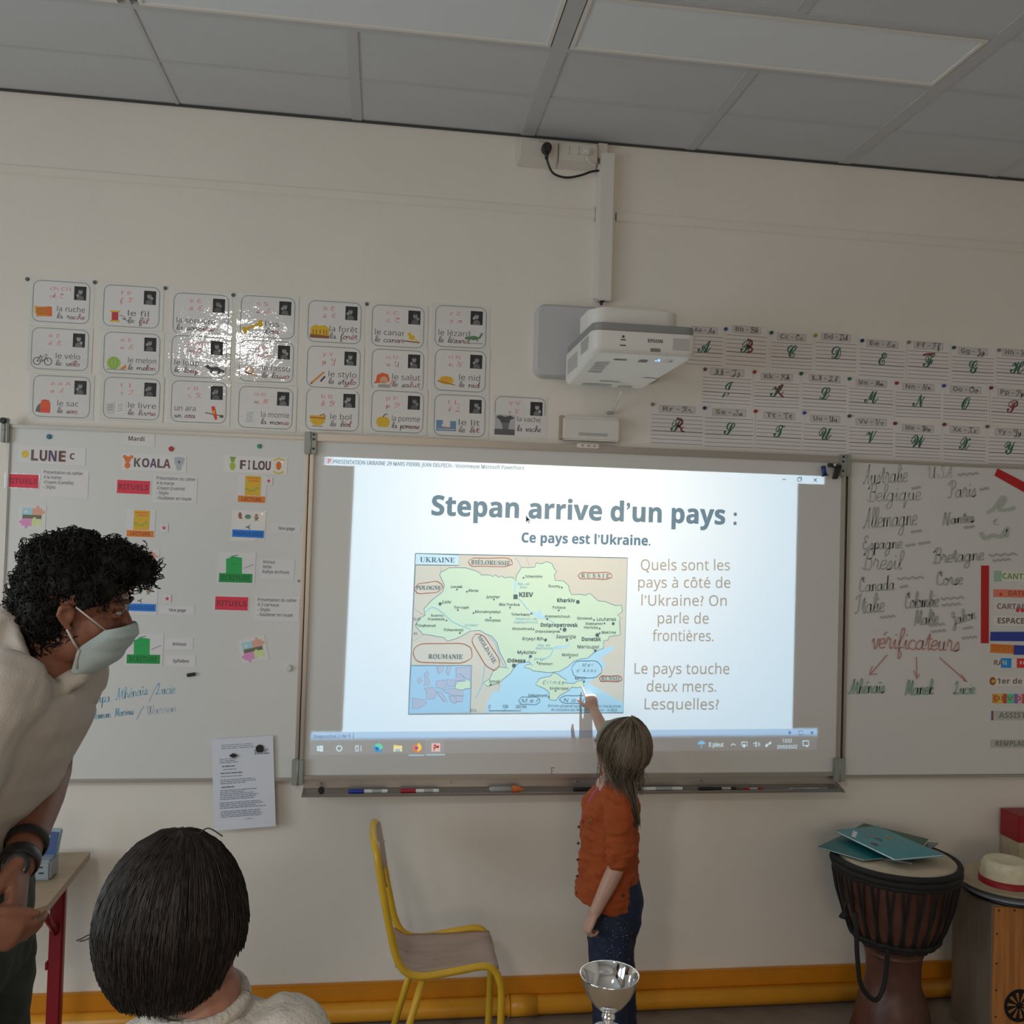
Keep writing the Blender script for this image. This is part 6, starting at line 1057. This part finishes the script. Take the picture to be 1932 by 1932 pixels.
for sx, px in ((-1, 1158), (1, 1164)):
    a = at(px, 1722, GY+sx*.045); kn = Vector((a.x+.002, GY+sx*.05, .30)); an = Vector((a.x+.008, GY+sx*.05, .07)); b.tube([a, kn, an], [.050, .036, .028], M_GSK, 12, ball=True)
    b.tube([an+Vector((.02, 0, -.04)), an+Vector((-.02, 0, -.035)), an+Vector((-.09, 0, -.045))], [.03, .034, .024], M_GSK, 10, ball=True)
body = remesh(b, .0034, 3).build('body', girl); HG.eyes(body, (.06, .09, .12), (.12, .08, .05))
# jeans: seat and two straight legs
b = MB(); P0 = at(1163, 1668, GY)
b.tube([at(1163, 1665, GY), at(1164, 1695, GY), at(1162, 1735, GY), at(1160, 1775, GY)], [(.078, .092), (.084, .098), (.080, .094), (.060, .085)], M_JEAN, 20, side=(1, 0, 0), ball=True)
for sx, px in ((-1, 1150), (1, 1158)):
    a = at(px+2, 1740, GY+sx*.045); b.tube([a, at(px, 1800, GY+sx*.05), at(px+(0 if sx < 0 else 8), 1860, GY+sx*.052), Vector((at(px+(2 if sx < 0 else 14), 1935, GY+sx*.052).x, GY+sx*.052, .10))], [.076, .068, .060, .052], M_JEAN, 16, side=(1, 0, 0), ball=True)
jn = remesh(b, .005, 3, fold(26, .004)).build('jeans', girl)
b = MB(); rr = random.Random(9); M_SPK = mat('silver_sequin', (.55, .58, .62), .3, .6)
for i in range(120):
    px, py = rr.gauss(1158, 18), rr.uniform(1690, 1830); 
    if not 1132 < px < 1196: continue
    q_ = at(px, py, GY-.12); hit, loc, nor, _ = jn.data and (lambda o: o.ray_cast(q_-_w(jn)-Vector((0, .3, 0)), Vector((0, 1, 0))))(jn)
    if hit: c_ = loc+_w(jn)+nor*.0006; b.ell(c_, (.0013*rr.uniform(.5, 1.2),)*3, M_SPK, None, 5)
o = b.build('sequins', girl); o['kind'] = 'stuff'
for sx, px in ((-1, 1154), (1, 1168)):
    b = MB(); a = at(px, 1712, GY).x; b.tube([(a+.04, GY+sx*.05, .035), (a, GY+sx*.05, .045), (a-.06, GY+sx*.05, .032), (a-.10, GY+sx*.05, .026)], [(.032, .034), (.036, .044), (.036, .03), (.026, .022)], mat('grey_shoe', (.12, .12, .13), .6), 12, side=(0, 1, 0), ball=True); b.build('shoe', girl)
# cardigan
b = MB(); S_ = lambda x, y, dy=0: at(x, y, GY+dy)
b.tube([S_(1160, 1478), S_(1158, 1492), S_(1154, 1512), S_(1151, 1545), S_(1150, 1590), S_(1148, 1640), S_(1144, 1684), S_(1135, 1706)], [(.045, .06), (.070, .105), (.088, .118), (.092, .108), (.094, .102), (.095, .102), (.099, .108), (.094, .106)], M_CARD, 24, side=(1, 0, 0))
b.tube([Lsh+Vector((-.0, .02, .012)), S_(1164, 1530, -.11), S_(1168, 1570, -.125), S_(1172, 1605, -.128), S_(1168, 1622, -.128)], [.046, .047, .047, .043, .036], M_CARD, 16, ball=True)
b.tube([S_(1166, 1600, -.128), S_(1164, 1624, -.128)], [.036, .033], M_CARD, 16)
b.tube([Rsh+Vector((0, -.02, 0)), Rsh.lerp(Rel, .5), Rel, Rel.lerp(Rwr, .12)], [.046, .044, .038, .035], M_CARD, 14, ball=True)
cdg = remesh(b, .0045, 2, lambda v: fold(16, .009)(v)+noise.noise(Vector((v.x*26, v.y*26, v.z*80)))*.0055).build('cardigan', girl)
b = MB(); b.tube([S_(1138, 1481, .0), S_(1120, 1498, -.03), S_(1103, 1530, -.01), S_(1097, 1550, 0)], [.010, .006, .005, .004], mat('pink_collar_trim', (.48, .10, .16), .7, bump=1, bscale=300), 8, ball=True); b.build('collar', girl)
for k_ in range(5):
    b = MB(); q_ = at(1092-k_*1.0, 1560+k_*31, GY-.02); b.ell(q_, (.005, .0035, .005), mat('wood_button', (.12, .04, .02), .35), None, 8); b.build('button', girl)
b = MB(); q_ = at(1175, 1688, GY-.1); b.disc(q_+Vector((0, -.004, 0)), .006, (0, -1, 0), .003, MATS['wood_button'], 10); b.build('button', girl)
b = MB(); b.tube([S_(1108, 1548, -.085), S_(1112, 1554, -.092), S_(1116, 1545, -.094), S_(1113, 1540, -.09)], .003, mat('brass_clip', (.25, .14, .05), .35, .7), 6); b.build('brooch', girl)
# hair: a cap, long loose strands gathered into a thin tail
M_GH = mat('ash_blond_hair', (.125, .088, .062), .5, var=.4, vscale=30, stretch=(1, 1, .2), col2=(.22, .175, .12)); M_GH2 = mat('ash_blond_hair_light', (.32, .26, .185), .5); M_GH3 = mat('ash_blond_hair_dark', (.055, .04, .027), .5)
b = MB(); HG.e(b, 0, -.07, .13, .385, .44, .38, M_GH, 24); HG.e(b, 0, -.24, -.12, .34, .26, .36, M_GH, 20); HG.e(b, 0, -.24, -.30, .22, .18, .2, M_GH)
cap = remesh(b, .004, 3, fold(40, .004)).build('hair', girl)
rr = random.Random(21); ce = HG.p(0, -.12, .06); crown = Vector((0, -.25, .95)).normalized()
gather = [at(1170, 1478, GY-.075), at(1180, 1505, GY-.11), at(1190, 1530, GY-.115), at(1199, 1556, GY-.11)]
def girl_path(i, loose):
    a = rr.uniform(0, 2*PI); R1 = Vector((.089+rr.gauss(0, .003), .098, .100+rr.gauss(0, .002)))
    P = []; ax = HG.R @ Vector((0, -.25, .95)).normalized(); t1 = ax.orthogonal().normalized(); t2 = ax.cross(t1); wob = rr.uniform(-.15, .15)
    for k in range(8):
        th = .05+2.05*k/7; d = ax*math.cos(th)+(t1*math.cos(a+wob*k*.2)+t2*math.sin(a+wob*k*.2))*math.sin(th)
        p = ce+Vector((d.x*R1.x, d.y*R1.y, d.z*R1.z)); 
        if d.dot(HG.f) > .55 and k > 3: return None
        P.append(p)
    if loose: 
        q_ = P[-1]
        for k in range(4): q_ = q_+Vector((rr.gauss(0, .004)+(.1 if 0 else 0)*0, rr.gauss(0, .003), -.018)); P.append(q_)
    else:
        o_ = Vector((rr.gauss(0, .019), rr.gauss(0, .008), rr.gauss(0, .014)))
        P = P[:7]+[P[6].lerp(gather[0]+o_, .6)]+[g_+o_*(1-.22*k) for k, g_ in enumerate(gather[:rr.choice((2, 3, 4, 4))])]
    return P
pa, pb, pc = [], [], []
for i in range(2100):
    P = girl_path(i, rr.random() < .10)
    if P: (pa, pb, pc)[rr.choice((0, 0, 1, 2))].append(P)
for P_s, m in ((pa, M_GH), (pb, M_GH2), (pc, M_GH3)): o = strands(P_s, m, .0009, .0004).build('hair_strands', girl); o['kind'] = 'stuff'
# ---------------------------------------------------------------- boy in the foreground
BYY = -2.27; M_BSK = skin('boy_skin', (.40, .19, .13)); M_BSW = mat('cream_fleece', (.62, .57, .51), .9, bump=1.5, bscale=180, var=.05, vscale=40); M_BH = mat('dark_brown_hair', (.014, .0105, .0085), .55, spec=.3); M_BH2 = mat('mid_brown_hair', (.034, .025, .019), .45)
bc = at(325, 1741, BYY); boy = thing('person', 'dark-haired boy in cream fleece seen from behind in the foreground', 'person', (at(380, 1900, BYY).x, BYY, 0))
HB = Head(bc+Vector((.008, .012, -.010)), (.30, .94, .05), (.14, -.06, 1), .200)
nk = at(380, 1893, BYY-.01); ch_ = Vector((nk.x+.01, BYY, nk.z-.20)); hp = Vector((nk.x, BYY, .62))
b = MB(); HB.base(b, M_BSK); b.tube([HB.p(0, -.08, -.28), nk+Vector((0, 0, .01)), nk+Vector((0, 0, -.05))], [.047, .045, .06], M_BSK, 14, ball=True)
b.tube([nk+Vector((0, 0, -.10)), ch_, hp], [(.07, .06), (.12, .085), (.115, .085)], M_BSK, 16, side=(1, 0, 0), ball=True)
for q_ in (-1, 1):
    sh = nk+Vector((q_*(.090 if q_ > 0 else .072), 0, -.062 if q_ > 0 else -.094)); el = sh+Vector((q_*.03, -.02, -.21)); wr = el+Vector((-q_*.01, .05, -.18)); b.tube([sh, el, wr], [.042, .032, .021], M_BSK, 12, ball=True)
    hand(b, wr, (0, .1, -1), (-q_, 0, 0), (0, 1, 0), .135, (.25, .3, .35, .4), M_BSK)
    a = hp+Vector((q_*.055, 0, 0)); b.tube([a, a+Vector((0, .01, -.30)), Vector((a.x, BYY, .07))], [.068, .048, .034], M_BSK, 12, ball=True); b.tube([(a.x, BYY-.03, .04), (a.x, BYY+.10, .028)], [.034, .027], M_BSK, 10, ball=True)
b.ell(at(428, 1803, BYY-.004), (.009, .016, .021), M_BSK, None, 12)
bb = remesh(b, .0036, 3).build('body', boy); HB.eyes(bb)
b = MB(); b.tube([nk+Vector((-.006, 0, .006)), nk+Vector((-.006, 0, -.010)), nk+Vector((0, 0, -.032)), nk+Vector((.0, 0, -.09)), ch_, hp+Vector((0, 0, -.02))], [(.050, .050), (.060, .058), (.100, .080), (.135, .100), (.142, .105), (.138, .105)], M_BSW, 26, side=(1, 0, 0))
for q_ in (-1, 1):
    sh = nk+Vector((q_*(.093 if q_ > 0 else .075), 0, -.058 if q_ > 0 else -.090)); el = sh+Vector((q_*.035, -.02, -.21)); wr = el+Vector((-q_*.01, .05, -.16)); b.tube([sh, el, wr], [.060, .050, .036], M_BSW, 14, ball=True)
remesh(b, .005, 3, fold(22, .006)).build('sweatshirt', boy)
b = MB(); n = 26; b.tube([nk+Vector((-.006+.053*math.cos(2*PI*k/n), .052*math.sin(2*PI*k/n), .006+.008*math.sin(2*PI*k/n))) for k in range(n+1)], .0085, M_BSW, 8, caps=False); b.build('collar', boy)
b = MB(); b.tube([hp+Vector((0, 0, .02)), hp+Vector((0, 0, -.08))], [(.135, .10), (.13, .10)], M_JEAN, 16, side=(1, 0, 0), ball=True)
for q_ in (-1, 1): a = hp+Vector((q_*.06, 0, -.03)); b.tube([a, a+Vector((0, .01, -.30)), Vector((a.x, BYY, .08))], [.075, .060, .05], M_JEAN, 14, ball=True)
remesh(b, .007, 2).build('trousers', boy)
for q_ in (-1, 1): b = MB(); a = hp+Vector((q_*.055, 0, 0)); b.tube([(a.x, BYY-.05, .038), (a.x, BYY+.02, .045), (a.x, BYY+.13, .03)], [(.04, .036), (.042, .042), (.034, .026)], MATS['grey_shoe'], 12, side=(1, 0, 0), ball=True); b.build('shoe', boy)
# smooth hair falling from the crown
b = MB(); HR = Vector((.0825, .094, .101)); ax = Vector((.03, .12, .99)).normalized(); b.ell(bc, HR*.97, M_BH, None, 32); HB.e(b, 0, -.20, -.10, .33, .22, .24, M_BH, 20)
remesh(b, .004, 4).build('hair', boy)
rr = random.Random(4); t1 = ax.cross(Vector((1, 0, 0))).normalized(); t2 = ax.cross(t1); pa, pb = [], []
for i in range(5200):
    a = rr.uniform(0, 2*PI); P = []; k1 = rr.uniform(.985, 1.025); wob = rr.gauss(0, .10); th1 = rr.uniform(1.95, 2.48); cl = rr.random()**2*.02
    front = math.cos(a)
    for k in range(9):
        th = .02+(th1)*k/8; aa = a+wob*(k/8)+.5*math.exp(-th*3); d = ax*math.cos(th)+(t1*math.cos(aa)+t2*math.sin(aa))*math.sin(th)
        if d.y > .55 and d.z < .25 and k > 4: break
        if d.x > .55 and d.z < -.28 and d.y > -.42: break
        s_ = k1+(.02 if k == 8 else 0)+cl*math.sin(k*1.3); low = max(0, -d.z-.35)
        P.append(bc+Vector((d.x*HR.x*s_, d.y*HR.y*s_, d.z*HR.z*s_)))
    if len(P) > 4: (pa if rr.random() < .72 else pb).append(P)
for P_s, m in ((pa, M_BH), (pb, M_BH2)): o = strands(P_s, m, .0011, .0005).build('hair_strands', boy); o['kind'] = 'stuff'
b = MB()
for P in ([(292, 1600), (290, 1588), (281, 1590), (268, 1602)], [(420, 1578), (402, 1566), (390, 1563), (376, 1572)], [(182, 1765), (168, 1764), (156, 1770), (144, 1775)], [(183, 1772), (170, 1770), (160, 1774), (150, 1776)], [(190, 1700), (205, 1668), (222, 1640), (250, 1612)], [(425, 1800), (430, 1806), (428, 1814)]): b.tube(cat([tuple(at(x, y, BYY-.005)) for x, y in P]), .0008, M_BH2, 4)
b.build('stray_lock', boy)['kind'] = 'stuff'
# ---------------------------------------------------------------- bending man at the left
MY = -1.64; M_MSK = skin('man_skin', (.25, .100, .058)); M_SWT = mat('oatmeal_sweatshirt', (.56, .51, .455), .85, bump=.6, bscale=240, var=.04, vscale=14); M_MH = mat('black_brown_hair', (.009, .008, .007), .65, spec=.3); M_PNT = mat('dark_green_trousers', (.030, .040, .030), .8, bump=.6, bscale=200, var=.3, vscale=10)
S_ = lambda x, y, dy=0: at(x, y, MY+dy)
man = thing('person', 'tall man in oatmeal hoodie and face mask bending forward at the left edge', 'person', (S_(-60, 1700).x, MY, 0))
HM = Head(S_(143, 1150), (.985, .10, -.16), (.16, 0, .98), .228)
b = MB(); HM.base(b, M_MSK, 1, .075, .05)
b.tube([HM.p(0, -.10, -.15), S_(101, 1228), S_(88, 1280), S_(66, 1330)], [(.060, .06), (.062, .058), (.056, .060), (.06, .075)], M_MSK, 18, ball=True)
chest, belly, hipm = S_(8, 1420), S_(-62, 1560), S_(-75, 1720)
b.tube([S_(50, 1320), chest, belly, hipm], [(.072, .13), (.088, .155), (.068, .14), (.08, .14)], M_MSK, 20, side=(1, 0, 0), ball=True)
# far (left) arm comes forward and down, near arm crosses the belly; hands clasped
FS, FE, FW_ = S_(108, 1325, .15), S_(98, 1455, .13), S_(34, 1634, -.10)
b.tube([FS, FS.lerp(FE, .5), FE, FE.lerp(FW_, .3), FE.lerp(FW_, .75), FW_], [.040, .036, .035, .037, .031, .027], M_MSK, 16, ball=True)
NS, NE, NW = S_(-20, 1330, -.16), S_(-130, 1590, -.20), S_(-58, 1738, -.21)
b.tube([NS, NE, NW], [.052, .040, .027], M_MSK, 14, ball=True)
hand(b, FW_, (S_(28, 1720, -.16)-FW_), (-.9, -.3, -.3), (.2, -1, 0), .165, (1.0, 1.1, 1.15, 1.2), M_MSK, (.8, .3, .4), .6)
hand(b, NW, (S_(20, 1764, -.19)-NW), (-.2, .55, -.8), (.25, -.2, 1), .140, (.50, .58, .66, .74), M_MSK, (.9, .32, .1), .45)
for q_ in (-1, 1):
    a = Vector((hipm.x, MY+q_*.085, hipm.z-.05)); kn = Vector((hipm.x+.005, MY+q_*.085, .50)); an = Vector((hipm.x-.02, MY+q_*.085, .09)); b.tube([a, kn, an], [.075, .055, .042], M_MSK, 14, ball=True); b.tube([an+Vector((-.04, 0, -.04)), an+Vector((.13, 0, -.055))], [.042, .032], M_MSK, 10, ball=True)
mb_ = remesh(b, .0036, 3).build('body', man); HM.eyes(mb_, ez=.05)
b = MB(); b.tube([S_(66, 1300, 0), S_(70, 1316), S_(72, 1340), S_(48, 1380), chest+Vector((.006, 0, 0)), S_(-30, 1500), S_(-58, 1565), S_(-70, 1605)], [(.070, .11), (.085, .14), (.082, .175), (.088, .18), (.104, .18), (.085, .17), (.084, .165), (.082, .16)], M_SWT, 30, side=(1, 0, .25))
b.tube([S_(122, 1285, .12), S_(108, 1320, .15), S_(96, 1380, .145), S_(94, 1425, .14), S_(94, 1460, .13)], [.055, .050, .044, .042, .036], M_SWT, 18, ball=True)
b.tube([S_(0, 1310, -.13), NS.lerp(NE, .5), NE, NE.lerp(NW, .25)], [.072, .062, .055, .046], M_SWT, 16, ball=True)
remesh(b, .0055, 3, lambda v: fold(9, .010)(v)+noise.noise(Vector((v.x*28+v.z*14, v.y*10, v.z*9)))*.005).build('sweatshirt', man)
# hood bunched round the neck, with a V at the throat
b = MB(); V1 = S_(104, 1304, -.060)
hp_ = cat([tuple(p) for p in (V1, S_(78, 1288, -.078), S_(52, 1258, -.085), S_(30, 1215, -.075), S_(18, 1176, -.03), S_(26, 1178, .03), S_(62, 1225, .085), S_(110, 1252, .09), S_(150, 1246, .07), S_(168, 1250, .03), S_(150, 1268, -.01), S_(128, 1286, -.045), V1)], 3); b.tube(hp_, [(.016, .026)]*len(hp_), M_SWT, 12, caps=True)
b.tube([S_(20, 1180, -.02), S_(-8, 1225, -.03), S_(-34, 1300, -.02)], [(.035, .07), (.06, .10), (.05, .09)], M_SWT, 14, side=(1, 0, 0), ball=True)
b.tube([S_(98, 1316, -.075), S_(66, 1308, -.095), S_(34, 1284, -.105), S_(8, 1246, -.09)], [.014, .024, .030, .03], M_SWT, 12, ball=True)
b.tube([S_(176, 1250, .05), S_(174, 1290, .07), S_(164, 1320, .08)], [(.018, .06), (.026, .07), (.02, .05)], M_SWT, 12, side=(1, 0, 0), ball=True)
remesh(b, .0045, 3, fold(20, .006)).build('hood', man)
# trousers and shoes
b = MB(); b.tube([S_(-68, 1595), S_(-66, 1700), S_(-66, 1800)], [(.084, .150), (.098, .160), (.096, .160)], M_PNT, 22, side=(1, 0, 0), ball=True)
for q_ in (-1, 1): a = Vector((hipm.x+.004, MY+q_*.085, hipm.z-.08)); b.tube([a, Vector((hipm.x+.005, MY+q_*.085, .50)), Vector((hipm.x-.01, MY+q_*.085, .08))], [.092, .075, .062], M_PNT, 18, ball=True)
remesh(b, .007, 3, fold(14, .009)).build('trousers', man)
for q_ in (-1, 1): b = MB(); a = Vector((hipm.x-.02, MY+q_*.09, 0)); b.tube([a+Vector((-.07, 0, .045)), a+Vector((.04, 0, .055)), a+Vector((.18, 0, .035))], [(.044, .042), (.048, .052), (.04, .032)], M_PBK, 14, side=(0, 1, 0), ball=True); b.build('shoe', man)
# wrist watch
wd = (FW_-FE).normalized(); wc = FW_-wd*.012; b = MB(); n = 24; u1 = wd.orthogonal().normalized(); u2 = wd.cross(u1)
b.tube([wc+u1*.0295*math.cos(2*PI*k/n)+u2*.0295*math.sin(2*PI*k/n) for k in range(n+1)], [(.013, .0035)]*(n+1), M_BLACK, 8, side=tuple(wd)); wt = b.build('wristwatch', man)
b = MB(); c_ = wc+Vector((.006, -.030, .004)); b.disc(c_, .021, (.2, -1, .3), .010, M_BLACK, 18); b.disc(c_+Vector((.002, -.010, .003)), .016, (.2, -1, .3), .001, mat('watch_glass', (.04, .05, .055), .08), 18); b.build('watch_case', wt)
b = MB(); c_ = FW_-wd*.055; b.tube([c_+u1*.0335*math.cos(2*PI*k/n)+u2*.0335*math.sin(2*PI*k/n) for k in range(n+1)], [(.010, .003)]*(n+1), mat('dark_cord', (.015, .015, .018), .7), 8, side=tuple(wd)); b.build('bracelet', man)
# pale blue surgical mask following nose, cheek and chin
M_MASK = mat('surgical_mask', (.50, .62, .63), .75, bump=.5, bscale=300); vs = []; fs = []; NU, NV = 24, 22
cen = cat([(.452, -.03), (.482, -.09), (.478, -.16), (.438, -.245), (.36, -.36), (.20, -.475)], 6); sid = cat([(.29, -.085), (.25, -.13), (.19, -.19), (.135, -.256), (.125, -.34), (.12, -.43)], 6)
for lay in (0, 1):
    for i in range(NV+1):
        t_ = i/NV*(len(cen)-1); j0 = min(int(t_), len(cen)-2); f_ = t_-j0; cy_, cz2 = [cen[j0][k]*(1-f_)+cen[j0+1][k]*f_ for k in (0, 1)]; sy_, sz_ = [sid[j0][k]*(1-f_)+sid[j0+1][k]*f_ for k in (0, 1)]
        pleat = .010*math.sin(i/NV*PI*3.0)+.006*math.sin(i*1.3)
        for j in range(NU+1):
            u = -1+2*j/NU; a = abs(u)*PI/2; k = math.cos(a)**.85; y = sy_+(cy_-sy_)*k; z_ = sz_+(cz2-sz_)*k; x = math.copysign((.285-.03*abs(i/NV-.4))*math.sin(a), u); y += pleat*k**.3*.8
            vs.append(HM.p(x*(1-.012*lay), y-.012*lay, z_))
n1 = (NV+1)*(NU+1)
for i in range(NV):
    for j in range(NU): a = i*(NU+1)+j; fs += [(a, a+1, a+NU+2, a+NU+1), (n1+a, n1+a+NU+1, n1+a+NU+2, n1+a+1)]
b = MB(); b.add(vs, fs, M_MASK, True); mk = b.build('face_mask', man)
M_EL = mat('mask_elastic', (.62, .58, .56), .7)
for q_ in (-1, 1):
    b = MB(); b.tube([HM.p(q_*.262, .285, -.085), HM.p(q_*.325, .18, -.01), HM.p(q_*.345, .06, .065)], .0016, M_EL, 6); b.build('ear_loop', mk); b = MB(); b.tube([HM.p(q_*.28, .132, -.26), HM.p(q_*.32, .09, -.20), HM.p(q_*.342, .03, -.11)], .0019, M_EL, 6); b.build('ear_loop', mk)
    b = MB(); b.tube([HM.p(q_*.272, .145, -.40), HM.p(q_*.284, .128, -.33), HM.p(q_*.286, .135, -.256)], .0022, M_EL, 6); b.build('mask_edge', mk)
# curly hair: volume plus short curls
b = MB(); HM.e(b, 0, -.08, .26, .38, .37, .32, M_MH, 26); HM.e(b, 0, -.19, .02, .345, .285, .37, M_MH, 22); HM.e(b, 0, .20, .41, .28, .25, .15, M_MH, 20); HM.e(b, 0, .38, .385, .21, .14, .085, M_MH, 14); HM.e(b, 0, -.17, -.27, .24, .16, .18, M_MH, 18)
for q_ in (-1, 1): HM.e(b, q_*.25, .09, .24, .11, .22, .14, M_MH, 16); HM.e(b, q_*.285, .11, .11, .05, .06, .09, M_MH, 12)
hm = remesh(b, .005, 2, lambda v: noise.noise(v*34)*.013+noise.noise(v*70)*.007).build('hair', man)
rr = random.Random(12); me = hm.data; cand = [(v.co+_w(hm), v.normal.copy()) for v in me.vertices]; pa = []
for i in range(2600):
    c_, nn = cand[rr.randrange(len(cand))]; l_ = (c_-HM.c)/HM.h; ly_, lz_ = l_.dot(HM.f), l_.dot(HM.u)
    if lz_ < .12 and ly_ > .0: continue
    t_ = nn.cross(HM.f+Vector((rr.gauss(0, .5), rr.gauss(0, .5), rr.gauss(0, .5)))).normalized(); s2 = nn.cross(t_); R_ = rr.uniform(.006, .0135); tw = rr.choice((-1, 1)); P = []
    out_ = rr.uniform(0, .8) if lz_ > .1 else rr.uniform(0, .25)
    for k in range(8): a = k/7*rr.uniform(2.6, 4.6); P.append(c_+nn*(R_*math.sin(a)*.7+.003*out_*k*.5)+t_*R_*(1-math.cos(a))*tw+HM.f*.0022*k*rr.random()+s2*.0012*k)
    pa.append(P)
for P in ([(110, 1010), (122, 1002), (145, 1000), (165, 1003), (185, 1018), (196, 1035)], [(100, 1022), (120, 1010), (150, 1008), (172, 1020), (185, 1035)], [(205, 1035), (220, 1022), (236, 1032), (245, 1045)], [(238, 1040), (246, 1034), (252, 1027)], [(252, 1045), (262, 1040), (272, 1042), (272, 1052), (264, 1056)], [(262, 1098), (275, 1102), (284, 1094), (288, 1083)], [(258, 1094), (270, 1104), (282, 1102)], [(268, 1050), (276, 1062), (278, 1078), (272, 1090)], [(50, 1062), (38, 1072), (34, 1088), (37, 1098)], [(60, 1050), (44, 1066), (38, 1084), (42, 1096)], [(72, 1030), (92, 1018), (112, 1012)], [(56, 1190), (62, 1196), (70, 1194)]):
    for dj in range(5): o_ = Vector((rr.gauss(0, .0022), rr.gauss(0, .012), rr.gauss(0, .0022))); pa.append([tuple(Vector(p)+o_) for p in cat([tuple(at(x, y, MY)) for x, y in P], 3)])
o = strands(pa, M_MH, .0016, .0005).build('curls', man); o['kind'] = 'stuff'
